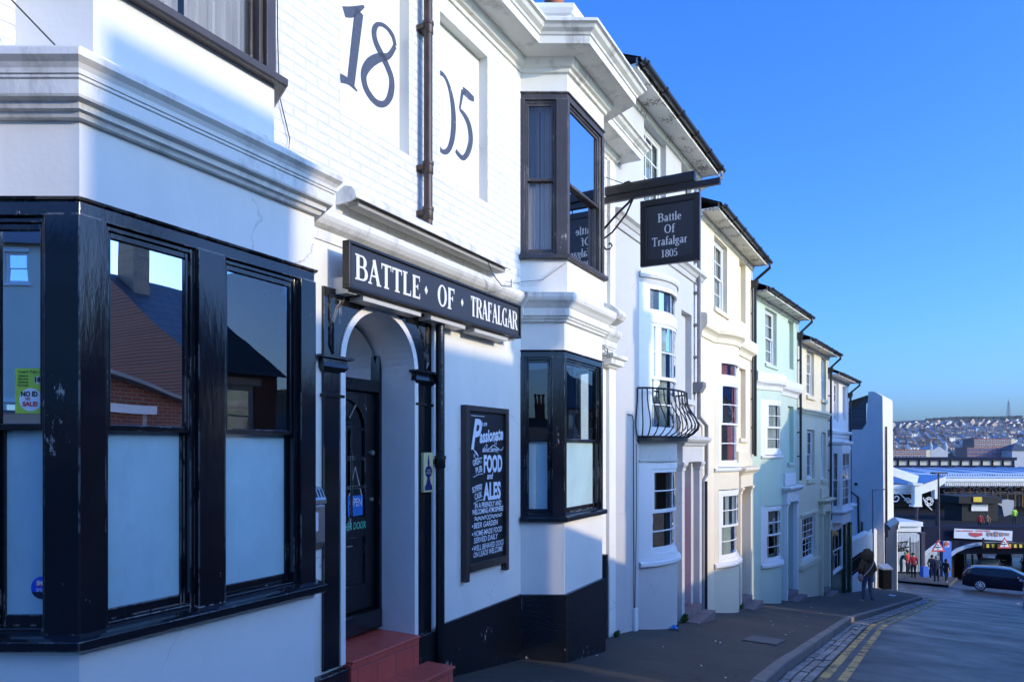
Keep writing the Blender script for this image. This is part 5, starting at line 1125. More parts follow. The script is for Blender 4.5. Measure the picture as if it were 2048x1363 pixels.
def bow_house(name, label, fr, s0, w, h, mat, gi, c, bw, P, tw, bl, f1, dmat, spl, curt, dcol, step, cols=(2, 3), gfc=None, pipe_mat=M_GUTTER):
    """A house with a rounded bay over ground and first floor. fr s0 = its uphill edge, gi = street distance of that edge."""
    t = Thing(name, label, 'house', fr, s0+w/2, 0.0, zg(gi+w/2)-0.1, group='stepped terrace houses below the pub')
    T = (s0+tw[0], s0+tw[1], 3.75+h, 5.30+h); C = s0+c
    B2, B1 = (s0+bl[0], s0+bl[1], 3.85+h, 5.34+h), (s0+bl[0], s0+bl[1], 0.97+h, 2.70+h)
    d0, d1 = s0+dcol[0], s0+dcol[1]
    house_shell(t, s0, w, h, mat, [T+(0.16, 'room'), B2+(0.12, 0), B1+(0.12, 0), (C-0.5, C+0.5, -1.6+h, -0.3+h, 0.02, 'room'), (C-0.5, C+0.5, f1[0]+0.1, f1[1]-0.1, 0.02, 'room'), (d0+0.14, d1-0.14, zg(gi)-1.2, -0.24+h, 0.25, 1)], zg(gi+w)-0.8)
    sash(t, M_UPVC, M_HGLASS, T[0], T[1], T[2], T[3], -0.10, cols=cols[0], rows=(2, 2), curtain=M_NETREFL, cfrac=0.8)
    m = t.mb(); m.box(T[0]-0.06, T[1]+0.06, 0.0, 0.05, T[2]-0.09, T[2]); m.build('sill', mat)
    m = t.mb(); m.box(B1[0]-0.06, B1[1]+0.06, 0.0, 0.06, B1[2]-0.10, B1[2]); m.build('sill', mat)
    gz0, gz1 = -1.72+h, -0.20+h
    bow(t, C, bw, P, [(zg(gi+w)-0.8, gz0-0.08), (gz1+0.02, f1[0]-0.06), (f1[1], 3.0+h)], mat, 0)
    bow_mould(t, C, bw, P, [(-0.05, gz0-0.15), (0.05, gz0-0.15), (0.075, gz0-0.12), (0.075, gz0-0.06), (0.03, gz0-0.045), (-0.05, gz0-0.04)], M_UPVC, 'bow_sill')
    bow_mould(t, C, bw, P, [(-0.05, f1[0]-0.10), (0.04, f1[0]-0.10), (0.06, f1[0]-0.07), (0.06, f1[0]-0.03), (-0.05, f1[0]-0.01)], M_UPVC, 'bow_sill')
    k = 16; path = [(s0, 0.0), (C-bw-0.02, 0.0)] + [(C+bw*math.cos(math.pi*(1-i/k)), P*max(0, 1-(math.cos(math.pi*(1-i/k)))**2)) for i in range(1, k)] + [(C+bw+0.02, 0.0), (s0+w, 0.0)]
    m = t.mb(); m.sweep(path, [(-0.02, 3.28+h-0.30), (0.03, 3.28+h-0.30), (0.05, 3.08+h), (0.08, 3.12+h), (0.13, 3.16+h), (0.15, 3.24+h), (0.15, 3.40+h), (0.12, 3.44+h), (-0.02, 3.46+h)]); m.build('string_course', spl)
    wp = bow_warp(C, bw, P)
    sash(t, M_UPVC, M_HGLASS, C-bw+0.11, C+bw-0.11, gz0-0.04, gz1, 0.0, cols=2, rows=(2, 2), seg=10, warp=wp, fr=0.08, curtain=gfc, cfrac=1.0)
    if f1[1]-f1[0] > 2:
        sash(t, M_UPVC, M_HGLASS, C-bw+0.11, C+bw-0.11, f1[0], f1[1]-0.45, 0.0, cols=2, rows=(2, 2), seg=10, warp=wp, fr=0.07, curtain=curt, cfrac=0.9); sash(t, M_UPVC, M_HGLASS, C-bw+0.11, C+bw-0.11, f1[1]-0.45, f1[1], 0.0, cols=2, rows=(0, 1), meet=1.0, seg=10, warp=wp, fr=0.07, curtain=curt, cfrac=0.9)
    else: sash(t, M_UPVC, M_HGLASS, C-bw+0.11, C+bw-0.11, f1[0], f1[1], 0.0, cols=2, rows=(2, 2), seg=10, warp=wp, fr=0.09, curtain=curt, cfrac=0.85)
    m = t.mb(warp=wp)
    for z0, z1 in ((gz0-0.1, gz1+0.03), (f1[0]-0.08, f1[1]+0.01)):
        for a in (C-bw, C+bw-0.105): m.box(a, a+0.105, -0.05, 0.0, z0, z1, seg=3)
    m.build('bow_post', mat if spl is mat else M_UPVC, split=True)
    doorway(t, 0, h, d0, d1, spl if spl is not mat else mat, dmat, zg(gi+dcol[0])+0.14, None, gz=zg(gi+dcol[0]))
    return t
M_CMOULD = paint('cream_moulding', (0.80, 0.71, 0.55), 0.6, 0.05, 2, 0.15)
M_DOORW = paint('white_door_paint', (0.66, 0.67, 0.70), 0.45, 0.05, 3, 0.1)
tB = bow_house('terrace_house', 'cream house with a tall rounded bay and red curtains behind the upper glass', FA, 4.57, 4.96, -0.67, M_B, PUB_END+4.57, 1.95, 0.86, 0.30, (1.10, 2.25), (3.45, 4.15), (-0.36, 1.96), M_DOORW, M_B, M_REDC, (3.05, 4.35), -3.30, gfc=M_NETREFL)
swan(tB, 9.43, 9.45, -0.67, -0.15, M_GUTTER); m = tB.mb(); m.tube([(9.30, 0.06, 4.2), (9.30, 0.06, -0.1)], 0.025, 6); m.build('waste_pipe', M_GUTTER)
m = tB.mb(); m.tube([(4.66, 0.09, -0.62), (4.66, 0.09, zg(PUB_END+4.7))], 0.04, 8); m.tube([(4.72, 0.04, -2.0), (4.80, 0.04, -2.6), (4.82, 0.04, zg(PUB_END+4.8))], 0.02, 6); m.build('drainpipe', M_GUTTER)
tC = bow_house('terrace_house', 'mint green house with white trim and a rounded bay in the middle of the terrace', FC, 0.0, 4.99, -1.34, M_C, PUB_END+FA_LEN, 1.62, 0.84, 0.28, (1.20, 2.38), (3.65, 4.35), (-0.12, 1.38), M_DOORW, M_UPVC, M_NETREFL, (3.05, 4.45), -4.05)
swan(tC, 4.88, 4.80, -1.34, -0.95, M_GUTTER)
m = tC.mb(); m.box(0.15, 0.75, -2.6, -1.0, 4.2, 5.35); co = m.build('chimney', M_STOCK)
for n, hh in ((-1.15, 0.62), (-1.9, 0.55)):
    m = tC.mb(); m.lathe(0.45, n, [(0.17, 5.35), (0.17, 5.35+hh*0.5), (0.20, 5.36+hh*0.5), (0.20, 5.40+hh*0.5), (0.16, 5.42+hh*0.5), (0.15, 5.3+hh)], 12); po = m.build('chimney_pot', paint('blue_grey_pot', (0.16, 0.21, 0.28), 0.7, 0.2, 6, 0.2), co, smooth=True)
    m = tC.mb(); m.lathe(0.45, n, [(0.155, 5.3+hh), (0.19, 5.33+hh), (0.20, 5.40+hh), (0.17, 5.43+hh), (0.10, 5.43+hh)], 12); m.build('pot_rim', M_POT, po, smooth=True)

# --- pale yellow house: flat front
h = -2.0; s0 = 4.99; w = 4.65; gi = PUB_END+FA_LEN+s0
tD = Thing('terrace_house', 'pale yellow flat fronted house between the mint house and the white house', 'house', FC, s0+w/2, 0.0, zg(gi+w/2)-0.1, group='stepped terrace houses below the pub')
W2 = [(6.10, 7.22, 1.85, 3.38), (8.38, 9.20, 1.85, 3.34)]; W1 = [(6.16, 7.30, -0.98, 0.70), (8.40, 9.18, -1.05, 0.66)]; W0 = (5.50, 7.45, -3.70, -2.20)
house_shell(tD, s0, w, h, M_D, [q+(0.16, 'room') for q in W2+W1+[W0]] + [(8.35, 9.2, -6.0, -2.24, 0.25, 1)], zg(gi+w)-0.8)
for q in W2+W1:
    sash(tD, M_UPVC, M_HGLASS, *q, -0.09, cols=2, rows=(2, 2), curtain=M_NETREFL, cfrac=0.6); m = tD.mb(); m.box(q[0]-0.07, q[1]+0.07, 0.0, 0.07, q[2]-0.13, q[2]-0.005); m.build('sill', M_D)
sash(tD, M_UPVC, M_HGLASS, *W0, -0.06, cols=4, rows=(3, 3), curtain=M_NETREFL, cfrac=0.4)
m = tD.mb(); m.sweep([(s0, 0.0), (s0+w, 0.0)], [(-0.02, 1.14), (0.02, 1.15), (0.03, 1.20), (0.07, 1.22), (0.09, 1.28), (0.13, 1.31), (0.13, 1.37), (-0.02, 1.40)]); m.box(5.2, 7.75, 0.0, 0.05, -2.16, -2.08); m.box(5.1, 7.75, 0.0, 0.10, -3.86, -3.715); m.build('string_course', M_D, split=True)
doorway(tD, 0, h, 8.05, 9.45, M_D, M_DOORW, zg(gi+3.06)+0.14, None, gz=zg(gi+3.5))
swan(tD, 9.60, 9.45, h, -2.6, M_GUTTER)
# --- white house with the green tiled shopfront and the boxed bay
h = -2.67; s0 = 9.64; w = 4.1; gi = PUB_END+FA_LEN+s0
tE = Thing('terrace_house', 'white house with a boxed bay above a green tiled shopfront at the low end', 'house', FC, s0+w/2, 0.0, zg(gi+w/2)-0.1, group='stepped terrace houses below the pub')
W2 = (10.65, 11.6, 1.12, 2.66); W3 = (12.4, 13.1, 1.25, 2.62)
house_shell(tE, s0, w, h, M_E, [W2+(0.14, 'room'), W3+(0.12, 0), (10.0, 12.2, -4.75, -3.0, 0.1, 'room')], zg(gi+w)-0.8)
sash(tE, M_UPVC, M_HGLASS, *W2, -0.08, cols=2, rows=(2, 2), curtain=M_NETREFL, cfrac=0.9)
m = tE.mb(); m.sweep([(s0, 0.0), (s0+w, 0.0)], [(-0.02, 0.48), (0.03, 0.50), (0.05, 0.60), (0.10, 0.64), (0.14, 0.70), (0.14, 0.76), (-0.02, 0.80)]); m.build('string_course', M_E)
OB = [(9.75, 0.0), (9.98, 0.42), (11.75, 0.42), (11.98, 0.0)]
m = tE.mb(); m.prism_sn(OB, -2.72, -2.36); m.prism_sn(OB, 0.02, 0.30); m.sweep(OB, [(-0.02, -2.40), (0.05, -2.40), (0.10, -2.34), (0.10, -2.28), (-0.02, -2.26)]); m.sweep(OB, [(-0.02, 0.20), (0.05, 0.22), (0.08, 0.28), (0.08, 0.34), (-0.2, 0.40)])
m.box(9.7, 13.6, 0.0, 0.10, -2.98, -2.72); m.sweep([(12.0, 0.0), (12.0, 0.12), (13.62, 0.12), (13.62, 0.0)], [(0.0, -2.50), (0.06, -2.48), (0.14, -2.36), (0.20, -2.32), (0.20, -2.24), (0.0, -2.2)]); m.box(12.1, 13.5, 0.0, 0.12, -2.2, -1.75)
m.build('oriel_moulding', M_UPVC, bevel=0.004, split=True)
for p, q in zip(OB, OB[1:]):
    xf, L = bay_xf(p, q); sash(tE, M_UPVC, M_HGLASS, 0.02, L-0.02, -2.26, 0.02, -0.01, cols=2 if L > 1 else 1, rows=(2, 3), xf=xf, fr=0.09, curtain=M_NETREFL, cfrac=0.7)
sash(tE, M_UPVC, M_HGLASS, 9.95, 12.25, -4.78, -2.99, 0.04, cols=3, rows=(1, 1), fr=0.08)
m = tE.mb(); m.box(9.68, 9.94, 0.0, 0.10, -6.6, -2.99); m.box(12.26, 12.60, 0.0, 0.14, -6.8, -2.99); m.box(13.25, 13.62, 0.0, 0.16, -6.8, -2.99); m.box(9.94, 12.26, 0.0, 0.06, -6.6, -4.8); m.box(12.60, 13.25, -0.3, -0.2, -6.8, -2.99); m.build('tiled_shopfront', M_GREEN)
swan(tE, 13.66, 13.6, h, -2.2, M_GUTTER)
# ------------------------------------------------------------------ the bottom of the street
def W(px, py, Y): return ((px-CX)/FPX*Y, -Y, (HY-py)/FPX*Y)          # measured point at depth Y -> (s, n, z) of WORLD
def wt(name, label, cat, px, py, Y, group=None):
    x, n, z = W(px, py, Y); return Thing(name, label, cat, WORLD, x, n, z, group=group)
GF = PUB_END+FA_LEN
# gable ended building past the yard
M_F = paint('cool_grey_render', (0.60, 0.58, 0.55), 0.7, 0.06, 0.8, 0.15, 20, dirt=(0.42, 0.42, 0.42), dirt_amt=0.3); M_NAVYP = paint('navy_shop_paint', (0.012, 0.022, 0.05), 0.35, 0.1, 3, 0.1)
t = Thing('end_building', 'tall plain pale building with a tapering gable at the foot of the terrace', 'building', FC, 25.7, 0.0, zg(GF+25.7)-0.2)
m = t.mb(); S0, S1 = 23.7, 27.8
m.face(*[m.p(S0, n, z) for n, z in ((0.10, -8.6), (0.0, 2.86), (-0.05, 2.95), (-0.40, 3.19), (-0.68, 3.19), (-0.80, 1.45), (-1.0, 1.12), (-6.0, 1.12), (-6.0, -8.6))])
m.face(*[m.p(S1, n, z) for n, z in ((0.10, -8.6), (0.0, 2.86), (-0.05, 2.95), (-0.40, 3.19), (-0.68, 3.19), (-0.80, 1.45), (-1.0, 1.12), (-6.0, 1.12), (-6.0, -8.6))])
for a, b in zip(((0.10, -8.6), (0.0, 2.86), (-0.05, 2.95), (-0.40, 3.19), (-0.68, 3.19)), ((0.0, 2.86), (-0.05, 2.95), (-0.40, 3.19), (-0.68, 3.19), (-0.80, 1.45))): m.quad((S0, *a), (S1, *a), (S1, *b), (S0, *b))
m.quad((S0, -6.0, -8.6), (S1, -6.0, -8.6), (S1, -6.0, 1.12), (S0, -6.0, 1.12)); m.build('wall', M_F)
m = t.mb(); m.face(*[m.p(S0+0.02, n, z) for n, z in ((-0.78, 2.95), (-0.80, 1.14), (-6.0, 1.14), (-6.0, 1.5), (-2.2, 2.1), (-1.2, 2.45))]); m.quad((S0-0.1, -0.72, 3.0), (S1, -0.72, 3.0), (S1, -6.0, 1.3), (S0-0.1, -6.0, 1.3)); m.build('roof', M_SLATE)
m = t.mb(); m.tube([(24.3, 0.10, 1.3), (24.3, 0.12, -4.3)], 0.055, 8); m.tube([(S0-0.06, -1.9, -2.0), (S0-0.06, -1.20, -2.55), (S0-0.06, -1.15, -5.0), (S0-0.06, -1.8, -5.05)], 0.05, 8); m.tube([(S0-0.06, -1.0, -3.9), (S0-0.06, -1.0, -5.3)], 0.045, 8); m.build('drainpipe', M_GUTTER, smooth=True)
m = t.mb(); m.tube([(S0-0.05, -1.3, -1.85), (S0+0.02, -1.3, -1.85)], 0.09, 10); m.build('flue', M_GUTTER)
m = t.mb(); m.box(24.0, 27.7, 0.05, 0.22, -4.7, -4.05); m.box(23.9, 27.8, 0.05, 0.14, -8.6, -4.7); m.prism_nz([(0.1, -3.9), (0.34, -4.15), (0.34, -4.32), (0.1, -4.2)], 23.9, 27.8); m.build('shopfront', M_NAVYP)
m = t.mb(); m.box(27.55, 27.8, 0.14, 0.26, -8.6, -4.6); m.box(27.5, 28.0, 0.10, 0.34, -4.6, -4.3); m.build('shop_pilaster', M_CREAMW)
# yard in front of it: rendered wall, plinth and railings
t = Thing('yard_wall', 'low rendered yard wall with a rounded top beyond the green shopfront', 'wall', FC, 18.5, -0.4, zg(GF+18.5)-0.2)
m = t.mb(); pr = [(-0.55, -8), (-0.25, -8), (-0.25, -0.12), (-0.32, -0.02), (-0.40, 0.0), (-0.48, -0.02), (-0.55, -0.12)]
for a, b, z0 in ((13.85, 17.6, -4.0), (17.6, 20.6, -4.05), (20.6, 23.68, -4.2)): m.prism_nz([(n, z0+z) for n, z in pr], a, b)
m.build('wall', M_F)
t = Thing('iron_railing', 'short run of black railings on a white plinth beside the green shopfront', 'railing', FC, 15.4, 0.0, zg(GF+15.4)-0.2)
m = t.mb(); m.box(13.8, 17.2, -0.12, 0.10, -7.0, -5.42); m.box(16.9, 17.3, -0.16, 0.14, -7.0, -5.0); m.build('plinth', M_UPVC)
m = t.mb()
for k in range(22): s = 13.95+k*0.14; m.tube([(s, 0, -5.42), (s, 0, -4.66)], 0.018, 5)
m.box(13.85, 17.1, -0.015, 0.015, -4.80, -4.77); m.box(13.85, 17.1, -0.015, 0.015, -5.30, -5.27); m.build('bars', M_IRON)
t = wt('bracket_post', 'slim blue grey post with a short arm beside the pale gable wall', 'post', 1746, 1163, 36.6); x, n, z = t.s, t.n, t.z
m = t.mb(); m.tube([(x, n, z), (x, n, z+4.85)], 0.05, 8); m.tube([(x, n, z+4.82), (x+0.60, n, z+4.85)], 0.035, 6); m.build('post', paint('blue_grey_metal', (0.13, 0.17, 0.23), 0.5, 0.1, 4, 0.1), smooth=True)
t = wt('litter_bin', 'black litter bin with a pale sloping lid at the pale building corner', 'bin', 1770, 1176, 36.9); x, n, z = t.s, t.n, t.z
m = t.mb(); m.box(x-0.24, x+0.24, n-0.24, n+0.24, z, z+1.02); m.build('body', paint('bin_black', (0.008, 0.008, 0.010), 0.7, 0.2, 6, 0.1, spec=0.08), bevel=0.03)
m = t.mb(); m.prism_nz([(n-0.27, z+1.02), (n+0.27, z+1.02), (n+0.27, z+1.12), (n-0.27, z+1.28)], x-0.27, x+0.27); m.build('lid', paint('pale_lid', (0.30, 0.36, 0.45), 0.4, 0.1, 4, 0.0), bevel=0.02)

# ---- people
M_SKIN = paint('skin', (0.50, 0.30, 0.22), 0.5, 0.06, 8, 0.05); M_JEAN = paint('blue_denim', (0.10, 0.13, 0.20), 0.9, 0.2, 12, 0.2); M_SHOE = flat('white_trainer', (0.68, 0.68, 0.68), 0.6)
def cloth(name, c): return paint(name, c, 0.85, 0.15, 10, 0.3, 20, 0.01)
def person(label, px, py, Y, turn, H, mats, pose=None, hair=None, name='person', build=1.0):
    """One skinned figure: turn = facing, degrees from away-from-camera; mats = (trousers, top, skin, shoes); pose overrides joints."""
    x, n, z = W(px, py, Y); k = H/1.72
    J = {'pel': (0, 0, .95, .135), 'wai': (0, 0, 1.12, .125), 'che': (0, 0, 1.32, .150), 'nec': (0, 0, 1.47, .055), 'hb': (0, .015, 1.53, .070), 'hm': (0, .02, 1.60, .098), 'ht': (0, .01, 1.67, .085),
         'shL': (-.17, 0, 1.40, .070), 'elL': (-.25, -.03, 1.13, .050), 'wrL': (-.24, .10, .93, .036), 'haL': (-.23, .15, .86, .034),
         'shR': (.17, 0, 1.40, .070), 'elR': (.25, -.03, 1.13, .050), 'wrR': (.24, .10, .93, .036), 'haR': (.23, .15, .86, .034),
         'hiL': (-.095, 0, .88, .095), 'knL': (-.10, .02, .48, .064), 'anL': (-.10, -.01, .10, .045), 'toL': (-.11, .13, .04, .040),
         'hiR': (.095, 0, .88, .095), 'knR': (.10, .02, .48, .064), 'anR': (.10, -.01, .10, .045), 'toR': (.11, .13, .04, .040)}
    for a, b in (pose or {}).items(): J[a] = b if len(b) == 4 else (*b, J[a][3])
    E = [('pel', 'wai'), ('wai', 'che'), ('che', 'nec'), ('nec', 'hb'), ('hb', 'hm'), ('hm', 'ht')]
    for sd in 'LR': E += [('che', 'sh'+sd), ('sh'+sd, 'el'+sd), ('el'+sd, 'wr'+sd), ('wr'+sd, 'ha'+sd), ('pel', 'hi'+sd), ('hi'+sd, 'kn'+sd), ('kn'+sd, 'an'+sd), ('an'+sd, 'to'+sd)]
    ks = list(J); me = bpy.data.meshes.new('sk'); me.from_pydata([tuple(v*k for v in J[q][:3]) for q in ks], [(ks.index(a), ks.index(b)) for a, b in E], [])
    o = bpy.data.objects.new('sk', me); COL.objects.link(o); sk = o.modifiers.new('s', 'SKIN'); sk.use_smooth_shade = True; o.modifiers.new('ss', 'SUBSURF').levels = 2
    for i, q in enumerate(ks):
        sv = me.skin_vertices[0].data[i]; w = build if q in ('pel', 'wai', 'che') else 1.0
        sv.radius = (J[q][3]*k*1.12*w, J[q][3]*k*(0.80 if q in ('che', 'wai', 'pel') else 1.0)*w); sv.use_root = (q == 'pel')
    dg = bpy.context.evaluated_depsgraph_get(); bm_ = bpy.data.meshes.new_from_object(o.evaluated_get(dg)); bpy.data.objects.remove(o)
    bm_.materials.clear()
    for q in mats: bm_.materials.append(q)
    hips = J['pel'][2]*k; nk = J['nec'][2]*k
    hands = [Vector(J['ha'+s][:3])*k for s in 'LR']
    for p in bm_.polygons:
        c = p.center; i = 0
        if c.z > hips-0.10*k and not (abs(c.x) < 0.16*k and c.z < hips-0.02*k): i = 1
        if min((c-h).length for h in hands) < 0.075*k: i = 2
        elif any((c-Vector(J[a+s][:3])*k).length < 0.16*k for a in ('el', 'wr') for s in 'LR'): i = 1
        if c.z > nk+0.0: i = 2
        if c.z < 0.09*k: i = 3
        p.material_index = i; p.use_smooth = True
    t = Thing(name, label, 'person', WORLD, x, n, z); t.o.rotation_euler = (0, 0, R(-turn)); 
    b = bpy.data.objects.new('body', bm_); COL.objects.link(b); b.parent = t.o
    hd = J['hm']
    def local(kind, fn, mat, par=None, smooth=True):
        m = MB(Thing('x', '', '', WORLD, 0, 0, 0, empty=False)); fn(m); q = m.build(kind, mat, par or t.o, smooth=smooth); return q
    if hair:
        hm, size, drop = hair
        def f(m): m.ball(hd[0]*k, -(hd[1]-0.02)*k, (hd[2]+0.03-drop*0.5)*k, size*k, size*0.95*k, (size+drop*0.5)*k, su=22, sv=15, jit=0.05 if size < 0.15 else 0.10)
        local('hair', f, hm)
    def face(m):
        for sx in (-1, 1): m.ball((hd[0]+sx*0.035)*k, -(hd[1]+0.088)*k, (hd[2]+0.01)*k, 0.013*k, su=6, sv=5)
        m.ball(hd[0]*k, -(hd[1]+0.104)*k, (hd[2]-0.02)*k, 0.016*k, su=6, sv=5)
    return t, local, J, k
M_HAIRB = paint('brown_curly_hair', (0.14, 0.07, 0.035), 0.8, 0.5, 30, 1.0, 40, 0.03); M_HAIRD = paint('dark_hair', (0.02, 0.016, 0.014), 0.7, 0.3, 20, 0.6, 40, 0.01); M_HAIRG = paint('fair_hair', (0.45, 0.33, 0.17), 0.7, 0.2, 20, 0.5, 40, 0.01); M_CAP = cloth('grey_cap', (0.30, 0.29, 0.28))
t, loc, J, k = person('woman with big curly brown hair and a dark brown coat walking down the pavement', 1735, 1204, 23.1, -8, 1.66, (M_JEAN, cloth('brown_fleece_coat', (0.15, 0.075, 0.038)), M_SKIN, M_SHOE),
    {'elL': (-.27, -.02, 1.12, .085), 'wrL': (-.20, .13, .98, .055), 'haL': (-.13, .18, .95, .036), 'elR': (.27, -.02, 1.12, .085), 'wrR': (.20, .13, .98, .055), 'haR': (.13, .18, .95, .036), 'shL': (-.18, 0, 1.38, .095), 'shR': (.18, 0, 1.38, .095), 'che': (0, 0, 1.30, .185), 'wai': (0, 0, 1.10, .175), 'pel': (0, 0, .93, .165),
     'knL': (-.10, .07, .48), 'anL': (-.10, .10, .09), 'toL': (-.11, .23, .05), 'knR': (.10, -.01, .47), 'anR': (.10, -.12, .11), 'toR': (.11, .02, .04)}, hair=(M_HAIRB, 0.205, 0.10))
loc('bag_strap', lambda m: m.tube([(0.165, 0.02, 1.43*k), (0.10, 0.165, 1.36*k), (-0.05, 0.185, 1.15*k), (-0.22, 0.12, 0.93*k)], 0.017, 6), flat('pale_strap', (0.62, 0.52, 0.46), 0.7))
loc('handbag', lambda m: m.ball(-0.27, 0.03, 0.86*k, 0.06, 0.12, 0.13, su=12, sv=8), flat('pink_bag', (0.45, 0.28, 0.26), 0.6))
M_BLK = cloth('black_cloth', (0.012, 0.012, 0.014)); M_NVY = cloth('navy_cloth', (0.016, 0.024, 0.055)); M_RED = cloth('red_jacket', (0.50, 0.03, 0.03)); M_GRN = cloth('dark_green_coat', (0.03, 0.05, 0.035)); M_HIVIS = cloth('hi_vis_yellow', (0.35, 0.62, 0.06)); M_TAN = cloth('tan_cloth', (0.24, 0.15, 0.08)); M_BSH = flat('dark_shoe', (0.02, 0.02, 0.02), 0.5); M_PINK2 = cloth('pink_trousers', (0.42, 0.10, 0.16))
person('man in a dark green coat bending over a cycle by the pizza hoarding', 1802, 1147, 51.0, 100, 1.72, (M_GRN, M_GRN, M_SKIN, M_BSH), {'che': (0, .16, 1.25), 'nec': (0, .25, 1.38), 'hb': (0, .29, 1.43), 'hm': (0, .32, 1.49), 'ht': (0, .33, 1.55), 'shL': (-.17, .18, 1.32), 'shR': (.17, .18, 1.32), 'elL': (-.22, .28, 1.1), 'elR': (.22, .28, 1.1), 'wrL': (-.15, .45, 1.0), 'wrR': (.15, .45, 1.0), 'haL': (-.12, .52, .98), 'haR': (.12, .52, .98)}, hair=(M_HAIRG, 0.11, 0.02))
person('man in a red jacket with dark panels standing behind the stooping man', 1815, 1148, 52.5, 150, 1.80, (M_BLK, M_RED, M_SKIN, M_BSH), hair=(M_HAIRD, 0.11, 0.0))
person('person in a red and black jacket seen from behind near the railings', 1827, 1155, 49.0, 10, 1.76, (M_BLK, M_RED, M_SKIN, M_BSH), {'che': (0, .06, 1.30), 'hm': (0, .10, 1.58), 'ht': (0, .10, 1.65)}, hair=(M_HAIRD, 0.11, 0.0))
person('person in black with pale shoes walking beside the man in a grey cap', 1864, 1158, 48.5, 190, 1.70, (M_NVY, M_BLK, M_SKIN, M_SHOE), {'knL': (-.10, .10, .48), 'anL': (-.1, .16, .1), 'toL': (-.1, .29, .05)}, hair=(M_HAIRD, 0.11, 0.02))
person('man in a navy coat and grey cap standing at the kerb', 1873, 1163, 47.6, 10, 1.78, (M_NVY, M_NVY, M_SKIN, M_BSH), hair=(M_CAP, 0.115, 0.0), build=1.15)
person('woman in dark clothes with a tan bag walking past the blue bridge wall', 1892, 1164, 48.6, 60, 1.62, (M_BLK, M_BLK, M_SKIN, M_SHOE), {'knL': (-.10, .12, .48), 'anL': (-.1, .20, .1), 'toL': (-.1, .33, .05), 'anR': (.1, -.2, .14), 'toR': (.1, -.08, .06)}, hair=(M_HAIRD, 0.115, 0.04))[1]('handbag', lambda m: m.box(-0.35, 0.05, -0.30, -0.18, 0.72, 1.0), M_TAN)
person('steward in a yellow green vest standing on the station forecourt', 2029, 1050, 68.0, 0, 1.75, (M_BLK, M_HIVIS, M_SKIN, M_BSH), hair=(M_HAIRD, 0.11, 0.0))
person('person in a red coat standing above the banner on the forecourt', 1960, 1062, 66.0, 20, 1.70, (M_BLK, M_RED, M_SKIN, M_BSH), hair=(M_HAIRD, 0.11, 0.0))
person('person in a tan coat and green bag above the banner', 1974, 1062, 66.5, 200, 1.68, (M_NVY, M_TAN, M_SKIN, M_BSH), hair=(M_HAIRD, 0.11, 0.0))
person('pedestrian under the arch beside the far traffic', 1959, 1131, 72.0, 180, 1.72, (M_NVY, M_RED, M_SKIN, M_BSH), hair=(M_HAIRD, 0.11, 0.0))

